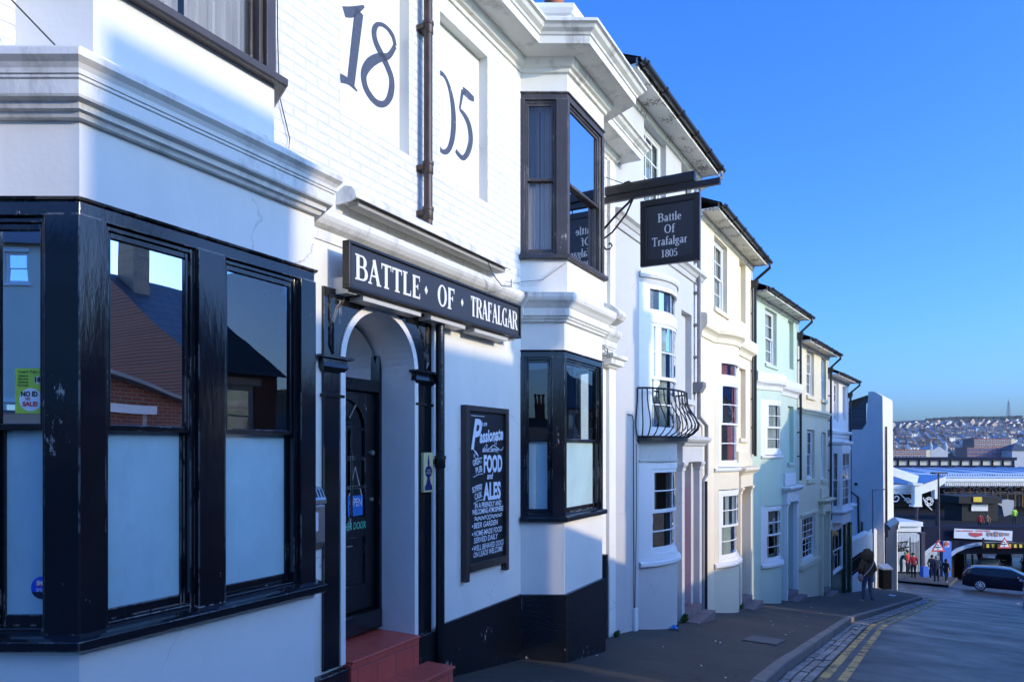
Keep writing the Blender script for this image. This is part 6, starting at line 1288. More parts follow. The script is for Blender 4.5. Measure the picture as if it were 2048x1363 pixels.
# ---- vehicles
def car(name, label, x, y, z, head, L, Wd, H, col, kind='estate', group=None, lights=True):
    """head = direction of travel in the plan, degrees anticlockwise from +x."""
    t = Thing(name, label, 'car', WORLD, 0, 0, 0, group=group); t.o.location = (x, y, z); t.o.rotation_euler = (0, 0, R(head)); t.s = t.n = t.z = 0
    body = paint('car_'+name+'_'+str(col), col, 0.14, 0.05, 2, 0.0, spec=0.5); gl = flat('car_glass', (0.012, 0.018, 0.025), 0.06); w = Wd/2; h = H
    # stations front to back: x, hood/belt height, roof height, width factor
    if kind == 'estate': st = [(.50, .42, .42, .80), (.485, .58, .58, .90), (.44, .66, .66, .97), (.24, .72, .72, 1.0), (.06, .70, .985, 1.0), (-.12, .70, 1.0, 1.0), (-.34, .71, .97, .99), (-.43, .72, .90, .97), (-.475, .72, .72, .95), (-.495, .60, .60, .92), (-.50, .36, .36, .88)]
    elif kind == 'hatch': st = [(.50, .40, .40, .80), (.48, .56, .56, .90), (.42, .64, .64, .97), (.26, .69, .69, 1.0), (.10, .68, .98, 1.0), (-.10, .68, 1.0, 1.0), (-.33, .69, .96, .98), (-.46, .70, .74, .96), (-.49, .60, .60, .93), (-.50, .36, .36, .88)]
    else: st = [(.50, .50, .50, .88), (.49, .62, .62, .95), (.40, .66, .66, .98), (.28, .70, .70, 1.0), (.14, .68, .99, 1.0), (-.10, .68, 1.0, 1.0), (-.42, .68, .98, 1.0), (-.49, .68, .80, .98), (-.50, .40, .40, .95)]
    m = MB(t); rings = []
    for sx, b, r, f in st:
        ww = w*f; zl = 0.20 if abs(sx) < .47 else 0.26
        g = r > b+0.02; wr = ww*(0.80 if g else 0.95); zr = r*h
        zb = b*h
        rings.append([m.p(sx*L, -q, zz) for q, zz in ((ww*0.93, zl), (ww, zl+0.16), (ww, zb-0.06), (ww*0.985, zb), (wr if g else ww*0.90, zr if g else zb+0.012), (wr*0.80 if g else ww*0.5, (zr+0.03) if g else zb+0.03), (-(wr*0.80) if g else -ww*0.5, (zr+0.03) if g else zb+0.03), (-wr if g else -ww*0.90, zr if g else zb+0.012), (-ww*0.985, zb), (-ww, zb-0.06), (-ww, zl+0.16), (-ww*0.93, zl))])
    nn = 12
    for i, (A, B) in enumerate(zip(rings, rings[1:])):
        ga, gb = st[i][2] > st[i][1]+.02, st[i+1][2] > st[i+1][1]+.02
        for k2 in range(nn):
            mi = 0
            if k2 in (3, 7) and (ga or gb): mi = 1
            if k2 in (4, 5, 6) and ga != gb: mi = 1
            m.face(A[k2], A[(k2+1) % nn], B[(k2+1) % nn], B[k2], mi=mi)
    m.face(*rings[0]); m.face(*rings[-1][::-1]); bo = m.build('body', [body, gl], smooth=True)
    m = MB(t)
    for sx in (0.02, -.20, -.36 if kind != 'hatch' else -.32):
        for sd in (-1, 1): m.box(sx*L-0.03, sx*L+0.03, sd*w*0.90-0.09, sd*w*0.90+0.09, .71*h, .96*h) if False else None
    for sx in (.31, -.29):
        for sd in (-1, 1):
            q = MB(t); R0 = 0.335; nW = sd*(w-0.10)
            q.tube([(sx*L, nW-0.10, R0), (sx*L, nW+0.10, R0)], R0, 20); wh = q.build('wheel', flat('tyre', (0.015, 0.015, 0.016), 0.8))
            q = MB(t); o = nW+sd*0.105
            q.tube([(sx*L, o-sd*0.015, R0), (sx*L, o, R0)], 0.07, 10)
            for a in range(9):
                an = R(a*40); q.tube([(sx*L+0.05*math.cos(an), o, R0+0.05*math.sin(an)), (sx*L+0.235*math.cos(an), o, R0+0.235*math.sin(an))], 0.020, 5)
            q.tube([(sx*L+0.24*math.cos(R(a*18)), o, R0+0.24*math.sin(R(a*18))) for a in range(21)], 0.016, 5, cap=False); q.build('rim', flat('alloy', (0.7, 0.7, 0.72), 0.35, 0.4), wh)
    for sd in (-1, 1):
        m = MB(t); m.ball(-.478*L, -sd*w*0.80, .60*h, 0.10, 0.15, 0.075, su=10, sv=6); m.build('tail_lamp', flat('tail_red', (0.55, 0.02, 0.02), 0.25), smooth=True)
        m = MB(t); m.ball(.462*L, -sd*w*0.74, .50*h, 0.13, 0.16, 0.07, su=10, sv=6); m.build('headlight', flat('headlight', (0.7, 0.72, 0.75), 0.1), smooth=True)
        m = MB(t); m.ball(.13*L, -sd*(w+0.07), .70*h, 0.06, 0.10, 0.07, su=8, sv=6); m.build('mirror', body, smooth=True)
    m = MB(t); m.box(-.503*L, -.495*L, -0.26, 0.26, .40*h, .40*h+0.11); m.build('number_plate', flat('plate_yellow', (0.6, 0.5, 0.08), 0.5))
    return t
def at_road(px, py, Y): x, n, z = W(px, py, Y); return x, Y, z
ang = math.degrees(math.atan2(-0.576, 0.817))
p = (30.1, 45.0); L = 4.65
cx, cy = p[0]+math.cos(R(ang))*0.29*L, p[1]+math.sin(R(ang))*0.29*L
nx, ny = -math.sin(R(ang)), math.cos(R(ang)); cx += nx*0.80; cy += ny*0.80
car('estate_car', 'dark blue estate car crossing the junction in front of the bridge arch', cx, cy, -8.99, ang, L, 1.82, 1.47, (0.004, 0.006, 0.020), 'estate')
x, y, _ = at_road(2060, 1190, 32.5); car('parked_car', 'silver car cut off at the right edge of the photo near the junction', x+0.95, y+0.2, zg(40.8)-0.2, 54, 4.3, 1.78, 1.48, (0.42, 0.44, 0.46), 'hatch')
def zroad(s): return zg(s)-0.19
def far_pt(s, n): x, y, z = street(s, n); return x, y, z-0.19
for nm, lb, s, n, hd, col, kd in (('hatchback', 'small pale hatchback beyond the arch behind the estate car', 78, 4.2, 55, (0.30, 0.31, 0.30), 'hatch'), ('brown_suv', 'dark brown off roader coming up the road beyond the arch', 88, 7.6, 235, (0.05, 0.04, 0.03), 'suv'), ('dark_pickup', 'dark van far down the road under the arch', 112, 5.2, 55, (0.03, 0.03, 0.035), 'suv')):
    x, y, z = far_pt(s, n); car(nm, lb, x, y, z, hd, 4.3, 1.8, 1.5 if kd == 'hatch' else 1.75, col, kd)
# ------------------------------------------------------------------ station forecourt, bridge over the road, hoarding, street signs
def wbox(m, px0, px1, py0, py1, Y, d, mi=None):                       # box facing the street: measured outline at depth Y, d metres deep
    a0, _, z0 = W(px0, py1, Y); a1, _, z1 = W(px1, py0, Y); m.box(a0, a1, -(Y+d), -Y, z0, z1, mi=mi)
def wpoly(m, pts, Y, d, mi=None):
    P = [W(x, y, Y) for x, y in pts]; m.prism_nz is None
    A = [m.p(p[0], -Y, p[2]) for p in P]; B = [m.p(p[0], -(Y+d), p[2]) for p in P]; k = len(P)
    for i in range(k): m.face(A[i], A[(i+1) % k], B[(i+1) % k], B[i], mi=mi)
    m.face(*A, mi=mi); m.face(*B[::-1], mi=mi)
M_ZINC = paint('zinc_roof', (0.34, 0.40, 0.50), 0.35, 0.08, 0.3, 0.1, 3); M_SHEDW = paint('shed_stone', (0.022, 0.018, 0.016), 0.9, 0.2, 0.6, 0.2, spec=0.15); M_FASC = paint('white_fascia', (0.74, 0.73, 0.70), 0.5, 0.06, 2, 0.2, 20); M_PURP = paint('dark_plum_iron', (0.030, 0.022, 0.040), 0.4, 0.2, 4, 0.1)
M_DKBLUE = paint('dark_blue_steel', (0.003, 0.006, 0.026), 0.7, 0.2, 0.8, 0.2, spec=0.15); M_BLUE = paint('bright_blue_paint', (0.020, 0.12, 0.48), 0.5, 0.1, 1, 0.1); M_GIRD = paint('pale_blue_girder', (0.26, 0.34, 0.46), 0.5, 0.1, 1.5, 0.1); M_ORANGE = paint('orange_mullion', (0.50, 0.20, 0.08), 0.5, 0.1, 2, 0.0); M_FORE = paint('forecourt_paving', (0.014, 0.013, 0.013), 0.9, 0.2, 1, 0.2, spec=0.2)
M_CLEREST = paint('clerestory_panel', (0.50, 0.46, 0.38), 0.5, 0.08, 0.5, 0.0); M_BLK2 = flat('kiosk_black', (0.006, 0.006, 0.007), 0.8); M_YEL = flat('sign_yellow', (0.72, 0.50, 0.02), 0.5)
M_SGLASS = flat('station_glass', (0.20, 0.24, 0.30), 0.15)
# forecourt deck
me_t = Thing('forecourt', '', '', WORLD, 0, 0, 0, empty=False); m = MB(me_t); m.box(34.0, 110, -105, -60.9, -8.1, -7.45); o = m.build('forecourt', M_FORE); o['kind'] = 'structure'
me_t = Thing('pavement', '', '', WORLD, 0, 0, 0, empty=False)
strip('pavement', -16, 2.3, 55.6, 66, M_PAVE, -0.05, -0.05, 1.0, skirt=0.2, ncross=2)
m = MB(me_t); m.box(5, 37.9, -75, -62.0, -14, -8.95); o = m.build('pavement', M_FORE); o['kind'] = 'structure'
# train shed
t = wt('train_shed', 'long station train shed with a blue grey roof and a glazed lantern ridge', 'station', 1960, 1010, 95)
m = t.mb(); x0, _, zA = W(1700, 934, 112); x1 = W(2300, 934, 112)[0]; zB = W(0, 951, 88)[2]
xe = W(2035, 0, 112)[0]
m.quad((x0-8, -112, zA), (xe+6, -112, zA), (xe+14, -88, zB), (x0-20, -88, zB)); m.quad((xe+6, -112, zA), (xe+40, -112, zA-0.8), (xe+30, -88, zB), (xe+14, -88, zB))
for k in range(9):
    a = x0+(xe-x0)*k/8; b = x0-14+(xe+14-x0+14)*k/8; m.tube([(a, -112, zA+0.05), (b, -88, zB+0.05)], 0.08, 5)
m.build('roof', M_ZINC)
m = t.mb(); wbox(m, 1700, 2034, 914, 920, 113, 6); wbox(m, 1700, 2030, 930, 934, 112.6, 5); m.build('lantern_roof', M_DKBLUE)
m = t.mb(); wbox(m, 1700, 2026, 920, 930, 113.5, 4); lp = m.build('lantern_glazing', M_CLEREST)
m = t.mb()
for k in range(16): wbox(m, 1712+k*21, 1714+k*21, 919, 931, 113.3, 0.3)
m.build('mullion', M_SHEDW, lp, split=True)
m = t.mb(); wbox(m, 1700, 2300, 951, 955, 87.8, 0.5); 
for k in range(60): wbox(m, 1790+k*5, 1791+k*5, 948, 951, 87.8, 0.1)
m.build('gutter', M_DKBLUE)
m = t.mb(); wbox(m, 1640, 2300, 975, 1060, 93, 1); m.build('wall', M_SHEDW)
m = t.mb(); wbox(m, 1926, 2300, 980, 1012, 92.7, 0.2); m.build('window_band', M_SGLASS)
m = t.mb()
for k in range(18): wbox(m, 1909+k*15, 1912+k*15, 966, 1016, 92.2, 0.3)
m.build('mullion', M_ORANGE, split=True)
t = wt('canopy', 'long white canopy with a dentil valance along the station front', 'canopy', 2000, 1000, 84)
m = t.mb(); wbox(m, 1888, 2300, 956, 962, 84, 0.5); wbox(m, 1889, 2300, 962, 965, 84.2, 0.3)
a0, _, z1 = W(1886, 955, 84); m.quad((a0, -84, z1), (a0+40, -84, z1), (a0+42, -92.5, z1+0.3), (a0, -92.5, z1+0.3)); m.build('fascia', M_FASC)
m = t.mb()
for k in range(60): wbox(m, 1890+k*4.0, 1892.6+k*4.0, 965, 971, 84.25, 0.1)
m.build('valance', M_FASC)
m = t.mb()
for k in range(6):
    for sgn in (-1, 1):
        P = []
        for i in range(22):
            a = i/21*2.3*math.pi; r = 11*(1-i/26)
            P.append(W(1908+k*32+sgn*(14-r*math.cos(a)*0.9), 972+10-r*math.sin(a)*0.75, 85))
        m.tube([(p[0], p[1], p[2]) for p in P], 0.07, 5)
wbox(m, 1888, 2300, 983, 985, 85, 0.15); wbox(m, 1888, 2300, 987, 988, 85, 0.15); m.build('scroll_bracket', M_PURP)
# nearer ridge and furrow canopy
t = wt('ridge_canopy', 'sunlit white gabled canopy with scroll brackets behind the pale end building', 'canopy', 1836, 1135, 60)
m = t.mb(); wpoly(m, [(1775, 930), (1838, 951), (1834, 968), (1775, 948)], 60, 0.35); wpoly(m, [(1840, 970), (1893, 951), (1890, 966), (1871, 978), (1842, 988)], 60.5, 0.35); m.build('bargeboard', M_FASC, bevel=0.04, split=True)
m = t.mb(); P = [W(x, y, 60.2) for x, y in ((1775, 930), (1838, 951), (1893, 951))]
m.quad((P[0][0], -60.2, P[0][2]), (P[1][0], -60.2, P[1][2]), (P[1][0], -84, P[1][2]), (P[0][0], -84, P[0][2])); m.quad((P[1][0], -60.2, P[1][2]-0.8), (P[2][0], -60.2, P[2][2]), (P[2][0], -84, P[2][2]), (P[1][0], -84, P[1][2]-0.8)); m.build('roof', M_ZINC)
m = t.mb(); wbox(m, 1775, 1828, 969, 977, 59.8, 0.3); wbox(m, 1829, 1844, 968, 1010, 59.2, 0.5); wbox(m, 1826, 1846, 966, 970, 59.0, 0.8); wbox(m, 1827, 1845, 1009, 1013, 59.1, 0.7); wbox(m, 1869, 1879, 957, 997, 61.5, 0.5); m.build('pier_box', M_FASC, bevel=0.03, split=True)
m = t.mb()
for k in range(18): wbox(m, 1776+k*2.9, 1777.8+k*2.9, 977, 984, 59.9, 0.1)
m.build('valance', M_FASC)
m = t.mb()
def scroll(cx, cy, r, turns, sgn, Y, th=0.05, ph=0.0):
    P = [W(cx+sgn*r*(1-0.85*i/30)*math.cos(ph+i/30*turns*2*math.pi), cy-r*(1-0.85*i/30)*math.sin(ph+i/30*turns*2*math.pi), Y) for i in range(31)]
    m.tube(P, th, 5)
scroll(1792, 995, 12, 1.4, 1, 60, 0.055, 0.6); scroll(1816, 1001, 6.5, 1.3, -1, 60); scroll(1823, 1003, 4, 1.2, 1, 60)
m.tube([W(1798, 985, 60), W(1808, 994, 60), W(1820, 1004, 60), W(1826, 1004, 60)], 0.05, 5); m.tube([W(1790, 986, 60), W(1828, 986, 60)], 0.06, 5)
cx, cy = 1858, 1002
for r in (8, 4.5): m.tube([W(cx+r*math.cos(R(a*20)), cy+r*math.sin(R(a*20)), 61) for a in range(19)], 0.05, 5, cap=False)
for a in range(6): m.tube([W(cx+4.5*math.cos(R(a*60)), cy+4.5*math.sin(R(a*60)), 61), W(cx+8*math.cos(R(a*60)), cy+8*math.sin(R(a*60)), 61)], 0.05, 5)
m.tube([W(1846, 994, 61), W(1852, 1008, 61), W(1864, 1019, 61)], 0.05, 5); m.build('scroll_bracket', M_FASC)
for px, y0, y1, Y in ((1833, 1012, 1150, 59.5), (1874, 997, 1100, 61.6)):
    m = t.mb(); x, n, z1 = W(px, y0, Y); z0 = W(px, y1, Y)[2]; m.lathe(x, n, [(0.16, z0), (0.13, z0+1), (0.12, z1-0.4), (0.19, z1-0.1), (0.19, z1)], 10); m.build('column', M_PURP, smooth=True)
# kiosk on the forecourt
t = wt('kiosk', 'black forecourt kiosk with white shutters and a yellow sign on its roof', 'kiosk', 1962, 1042, 74)
m = t.mb(); wbox(m, 1924, 1996, 1006, 1042, 74, 3); wbox(m, 1918, 2004, 992, 1006, 73.2, 4); m.build('body', M_BLK2)
m = t.mb(); wbox(m, 1943, 1976, 1008, 1021, 73.85, 0.1)
sh = m.build('shutter', M_FASC)
m = t.mb(); wbox(m, 1947, 1964, 993, 1003, 73.1, 0.08); m.build('roof_sign', M_YEL)
m = t.mb(); wpoly(m, [(1990, 1004), (2012, 998), (2028, 1000), (2028, 1026), (2008, 1032), (2004, 1012)], 75.5, 2.0); m.build('side_screen', flat('grey_screen', (0.34, 0.34, 0.35), 0.6))
# bridge carrying the forecourt over the road
t = wt('road_bridge', 'dark blue bridge with a low pale arch carrying the station forecourt over the road', 'bridge', 1980, 1140, 60)
arch_px = [(1903, 1160), (1904, 1112), (1914, 1104), (1930, 1097), (1950, 1092), (1975, 1090), (2010, 1090), (2060, 1093), (2150, 1104), (2190, 1125), (2195, 1175)]
m = t.mb(); top = [(2400, 1052), (1846, 1052)]
P = [(1846, 1165)] + arch_px + [(2400, 1175)]
for a, b in zip(P, P[1:]):
    A0, B0 = W(*a, 60), W(*b, 60); zt = W(0, 1052, 60)[2]
    m.quad((A0[0], -60, A0[2]), (B0[0], -60, B0[2]), (B0[0], -60, zt), (A0[0], -60, zt))
zt = W(0, 1052, 60)[2]; xa, xb = W(1846, 0, 60)[0], W(2400, 0, 60)[0]
m.quad((xa, -60, zt), (xb, -60, zt), (xb, -60.9, zt), (xa, -60.9, zt)); m.quad((xa, -60.9, zt), (xb, -60.9, zt), (xb, -60.9, -9), (xa, -60.9, -9)); m.build('spandrel', M_DKBLUE)
m = t.mb()
inner = [W(x, y, 59.85) for x, y in arch_px[1:-1]]; outer = [W(x-(3 if i < 2 else 0), y-7.5, 59.85) for i, (x, y) in enumerate(arch_px[1:-1])]
for a, b, c, d in zip(inner, inner[1:], outer, outer[1:]):
    m.quad((a[0], -59.85, a[2]), (b[0], -59.85, b[2]), (d[0], -59.85, d[2]), (c[0], -59.85, c[2])); m.quad((a[0], -59.85, a[2]), (b[0], -59.85, b[2]), (b[0], -60.3, b[2]), (a[0], -60.3, a[2])); m.quad((c[0], -59.85, c[2]), (d[0], -59.85, d[2]), (d[0], -60.0, d[2]), (c[0], -60.0, c[2]))
m.build('arch_rim', M_GIRD)
m = t.mb(); A0 = W(1904, 0, 60)[0]; dx = 18*0.705
m.quad((A0, -60.2, -13), (A0+dx, -78, -13), (A0+dx, -78, -7.5), (A0, -60.2, -7.5)); B0 = W(2195, 0, 60)[0]; m.quad((B0, -60.2, -13), (B0+dx, -78, -13), (B0+dx, -78, -7.5), (B0, -60.2, -7.5))
m.quad((A0-1, -60.2, -8.05), (B0+1, -60.2, -8.05), (B0+dx+1, -78, -8.3), (A0+dx-1, -78, -8.3)); m.build('tunnel_lining', M_SHEDW)
m = t.mb(); wbox(m, 1886, 1903, 1082, 1165, 59.7, 0.3); m.build('abutment', M_BLUE)
m = t.mb(); wbox(m, 1967, 2300, 1084, 1086.5, 59.2, 0.1); wbox(m, 1966, 1969, 1075, 1096, 59.2, 0.1); wbox(m, 1968, 2300, 1087, 1095, 59.2, 0.12); hb = m.build('height_beam', M_BLK2)
m = t.mb()
for k in range(14): wbox(m, 1973+k*11, 1978+k*11, 1087.6, 1094.4, 59.15, 0.03)
m.build('yellow_band', M_YEL, hb, split=True)
t = wt('banner', 'long pale banner with red printing tied along the bridge parapet', 'banner', 1967, 1080, 59.7)
m = t.mb(); wpoly(m, [(1909, 1056), (2025, 1061), (2024, 1081), (1908, 1075)], 59.6, 0.03); bn = m.build('sheet', paint('banner_sheet', (0.55, 0.60, 0.66), 0.7, 0.05, 1, 0.3, 3, 0.03))
m = t.mb()
for a, b in ((1912, 1922), (1924, 1946), (1952, 1966), (1968, 1980)): wpoly(m, [(a, 1059.6), (b, 1060), (b, 1062), (a, 1061.6)], 59.57, 0.02)
wpoly(m, [(1939, 1064), (1965, 1065), (1965, 1070), (1958, 1072), (1952, 1073.5), (1945, 1071.5), (1939, 1069.5)], 59.56, 0.02); m.build('red_print', flat('print_red', (0.42, 0.03, 0.06), 0.6), bn)
m = t.mb(); 
for i, (a, y, w_, h_) in enumerate(((1974, 1063, 7, 9), (1982, 1064, 6, 8), (1989, 1062, 8, 11), (1999, 1064, 9, 8), (2010, 1065, 9, 6))): wpoly(m, [(a, y), (a+w_, y+0.4), (a+w_-1, y+h_), (a+1, y+h_-0.5)], 59.56, 0.02)
m.build('picture_print', paint('print_brown', (0.28, 0.16, 0.14), 0.6, 0.6, 12, 0.0), bn)
# hoarding with PIZZ REBELL lettering
t = wt('white_hoarding', 'white ribbed hoarding lettered PIZZ REBELL beyond the pale end building', 'hoarding', 1812, 1140, 57)
m = t.mb(); wbox(m, 1770, 1842, 1052, 1142, 57, 3)
for k in range(24): wbox(m, 1771+k*3, 1772.2+k*3, 1066, 1140, 56.95, 0.1)
wbox(m, 1768, 1846, 1043, 1052, 56.7, 4.0); bd = m.build('panel', M_FASC)
m = t.mb(); wbox(m, 1768, 1844, 1063, 1064.2, 56.9, 0.1); m.build('rail', M_BLK2, bd)
for body, px, py, w_, h_ in (('PIZZ', 1788, 1098, 31, 13.5), ('REBELL', 1785, 1104, 32, 5.0)):
    x, n, z = W(px, py, 56.88); text_mesh('lettering', body, WORLD, x, n, z, h_*57/1400/0.72, M_BLK2, bd, t, width=w_*57/1400, bold=0.02, tilt=8)
# dark gate, railings, utility pieces left of the bridge
t = wt('iron_gate', 'dark iron gate and railing beside the white hoarding', 'gate', 1842, 1140, 54)
m = t.mb(); wbox(m, 1820, 1821, 1074, 1142, 54, 0.06); wbox(m, 1836, 1837.5, 1080, 1142, 54, 0.06); wbox(m, 1821, 1836, 1084, 1085, 54, 0.05); wbox(m, 1821, 1836, 1120, 1121, 54, 0.05)
for k in range(7): wbox(m, 1822+k*2, 1822.6+k*2, 1085, 1120, 54, 0.04)
m.build('bars', M_IRON)
t = wt('railing', 'sloping black and white railing leading up to the station forecourt', 'railing', 1860, 1140, 55)
m = t.mb(); m.tube([W(1848, 1105, 55), W(1880, 1080, 55)], 0.05, 5); m.tube([W(1848, 1110, 55), W(1880, 1086, 55)], 0.04, 5)
for k in range(12): x = 1850+k*2.6; m.tube([W(x, 1104-k*2.0, 55), W(x, 1140-k*1.0, 55)], 0.035, 5)
m.build('bars', M_FASC)
t = wt('utility_box', 'blue utility box behind the people at the kerb', 'utility box', 1851, 1152, 52)
m = t.mb(); wbox(m, 1846, 1858, 1133, 1154, 52, 0.4); m.build('box', M_BLUE, bevel=0.03)
t = wt('low_wall', 'dark stone retaining wall under the forecourt railings', 'wall', 1850, 1150, 59)
m = t.mb(); wbox(m, 1760, 1884, 1068, 1165, 60.5, 0.5); m.build('wall', paint('dark_stone', (0.012, 0.012, 0.014), 0.9, 0.4, 1.5, 0.4, 8, 0.03, spec=0.15))
t = wt('dark_column', 'plain black post standing beside the white hoarding', 'post', 1847, 1148, 53)
m = t.mb(); wbox(m, 1843, 1850, 1068, 1150, 53, 0.25); wbox(m, 1841, 1852, 1064, 1068, 52.9, 0.4); m.build('post', M_PURP)
# lamp column and road signs
t = wt('street_lamp', 'tall dark street lamp column with a flat lamp head by the warning sign', 'street lamp', 1877, 1140, 50)
m = t.mb(); x, n, z1 = W(1877, 946, 50); z0 = W(1877, 1150, 50)[2]; m.tube([(x, n, z0), (x, n, z0+2), (x, n, z1)], 0.07, 8, radii=[0.10, 0.08, 0.055]); m.build('column', M_PURP, smooth=True)
m = t.mb(); wbox(m, 1869, 1896, 944, 947, 49.9, 0.5); m.build('lamp_head', M_PURP)
M_SIGNW = flat('sign_white', (0.75, 0.75, 0.74), 0.4); M_SIGNR = flat('sign_red', (0.55, 0.03, 0.035), 0.4)
def tri(name, label, px, py, r, Y, pole=None):
    t = wt(name, label, 'road sign', px, py+r*0.55, Y)
    def T(q, yo=0): return [(px, py-q*1.0+yo), (px+q*1.05, py+q*0.75+yo), (px-q*1.05, py+q*0.75+yo)]
    m = t.mb(); wpoly(m, T(r), Y, 0.02); pl = m.build('plate', M_SIGNR)
    m = t.mb(); wpoly(m, T(r*0.68, r*0.02), Y-0.03, 0.02); m.build('face', M_SIGNW, pl)
    m = t.mb(); wpoly(m, [(px-r*.14, py-r*.28), (px+r*.14, py-r*.28), (px, py-r*.08)], Y-0.06, 0.02); wpoly(m, [(px-r*.14, py+r*.44), (px+r*.14, py+r*.44), (px, py+r*.30)], Y-0.06, 0.02)
    for q in (-.28, -.08, .10, .28): wpoly(m, [(px+r*(q-.05), py+r*.02), (px+r*(q+.06), py+r*.02), (px+r*(q+.06), py+r*.2), (px+r*(q-.05), py+r*.2)], Y-0.06, 0.02)
    m.build('symbol', M_BLK2, pl)
    if pole: m = t.mb(); m.tube([W(px, py, Y+0.05), W(px, pole, Y+0.05)], 0.04, 6); m.build('pole', M_GPIPE)
tri('warning_sign', 'red bordered triangular low bridge sign on the lamp column left of the arch', 1876.5, 1092, 13.5, 49.6, 1150)
tri('warning_sign', 'red bordered triangular low bridge sign fixed on the bridge itself', 2009, 1086, 13, 58.9)
tri('warning_sign', 'small triangular road sign beyond the arch', 1960, 1108, 6, 74, 1128)
t = wt('speed_sign', 'small square white sign with a red ring beside the warning triangle', 'road sign', 1893, 1088, 50)
m = t.mb(); wbox(m, 1887.5, 1898.5, 1081.5, 1093, 50, 0.03); pl = m.build('plate', M_SIGNW)
m = t.mb(); m.tube([W(1893+4.2*math.cos(R(a*20)), 1087+4.2*math.sin(R(a*20)), 49.95) for a in range(19)], 0.03, 5, cap=False); wbox(m, 1890.5, 1895.5, 1085.6, 1088.6, 49.93, 0.02); m.build('ring', M_SIGNR, pl)
for i, (a, y0, y1, c) in enumerate(((1931.5, 1101, 1131, M_CREAMW), (1945.5, 1108, 1128, M_YEL))):
    t = wt('lit_post', ('pale sunlit post beyond the arch', 'yellow sunlit post beyond the arch')[i], 'post', a, y1, 80); m = t.mb(); wbox(m, a-1.5, a+1.5, y0, y1, 80, 0.2); m.build('post', c)
strip('white_line', 5.9, 6.02, 44.5, 45.5, M_WLINE, -0.184, -0.184, 0.5)
# ------------------------------------------------------------------ the far hillside: terraces, flats, church, hedges, mast
H_W = [paint('far_wall_'+n, c, 0.8, 0.1, 0.3, 0.0) for n, c in (('white', (0.72, 0.70, 0.66)), ('cream', (0.66, 0.54, 0.38)), ('brick', (0.30, 0.15, 0.11)), ('pink', (0.55, 0.36, 0.30)), ('blue', (0.34, 0.46, 0.62)), ('grey', (0.42, 0.43, 0.45)))]
H_R = [paint('far_roof_'+n, c, 0.7, 0.2, 0.3, 0.0) for n, c in (('slate', (0.055, 0.065, 0.080)), ('tile', (0.24, 0.10, 0.065)), ('dark', (0.035, 0.042, 0.055)))]
H_G = flat('far_glass', (0.05, 0.07, 0.10), 0.2)
def far_house(wm, rm, w, gable):
    t = Thing('hillside_house', '', '', WORLD, 0, 0, 0, empty=False); m = MB(t); e, r, d = 5.6, 8.4, 8.0
    m.box(-w/2, w/2, -d/2, d/2, -3, e, mi=0)
    if gable:
        for q in (-d/2-0.02, d/2+0.02): m.face(m.p(-w/2, q, e), m.p(w/2, q, e), m.p(0, q, r), mi=0)
        for sx in (-1, 1): m.quad((sx*(w/2+0.3), -d/2-0.4, e-0.3), (sx*(w/2+0.3), d/2+0.4, e-0.3), (0, d/2+0.4, r+0.1), (0, -d/2-0.4, r+0.1), mi=1)
    else:
        for sx in (-1, 1): m.face(m.p(sx*w/2, -d/2, e), m.p(sx*w/2, d/2, e), m.p(sx*w/2, 0, r), mi=0)
        for sn in (-1, 1): m.quad((-w/2-0.1, sn*(d/2+0.4), e-0.3), (w/2+0.1, sn*(d/2+0.4), e-0.3), (w/2+0.1, 0, r+0.1), (-w/2-0.1, 0, r+0.1), mi=1)
        m.box(w/2-0.9, w/2-0.1, -0.6, 0.6, r-1.0, r+1.6, mi=2)
    for zz in (0.9, 3.6):
        for a in (-w*0.25, w*0.22): m.box(a-0.7, a+0.7, d/2, d/2+0.06, zz, zz+1.4, mi=3)
    o = m.build('hillside_house', [wm, rm, H_W[2], H_G]); return o
protos = []
WN_ = ('white', 'cream', 'brick', 'pink', 'blue', 'grey'); RN_ = ('slate grey', 'red tiled', 'dark slate')
rnd = random.Random(11)
combos = [(0, 0, 6.5, 0), (0, 2, 6.5, 0), (1, 0, 7.0, 0), (2, 0, 6.5, 0), (3, 0, 6.5, 0), (4, 2, 6.5, 0), (5, 0, 7.0, 0), (0, 1, 7.5, 1), (1, 1, 7.5, 1), (3, 1, 7.5, 1)]
for a, b, w, g in combos: protos.append([far_house(H_W[a], H_R[b], w, g), a, b, g, False])
cnt = 0
rows = [(500, 14), (545, 15), (590, 16), (640, 17), (690, 18), (745, 19), (800, 20), (855, 21), (910, 22), (965, 22), (1020, 22), (1080, 20), (1140, 18), (1200, 14)]
for Yr, nh in rows:
    u0, u1 = 0.535, 0.760
    for i in range(nh):
        if rnd.random() < 0.07: continue
        u = u0+(u1-u0)*(i+0.5)/nh; Y = Yr + (u-0.63)*90 + rnd.uniform(-5, 5); X = u*Y
        k = rnd.choice((0, 0, 1, 2, 3, 4, 5, 5, 6, 0, 1)) if Yr < 1000 else rnd.choice((7, 8, 9, 0, 2, 7, 8))
        pr = protos[k]
        if not pr[4]: o = pr[0]; pr[4] = True
        else: o = pr[0].copy(); COL.objects.link(o)
        sc = rnd.uniform(0.85, 1.05); wd = (u1-u0)*Yr/nh
        o.scale = (min(1.15, wd/7.0)*sc if not pr[3] else sc, sc, sc*rnd.uniform(0.9, 1.1))
        o.location = (X, Y, ground_z(X, Y)+0.3); o.rotation_euler = (0, 0, R(rnd.uniform(-6, 6)+14))
        tag(o, 'tiny %s house with a %s %s roof among the far hillside rows' % (WN_[pr[1]], RN_[pr[2]], 'gabled' if pr[3] else 'ridged'), 'house', 'houses on the far hillside')
        cnt += 1
for pr in protos:
    if not pr[4]: bpy.data.objects.remove(pr[0])
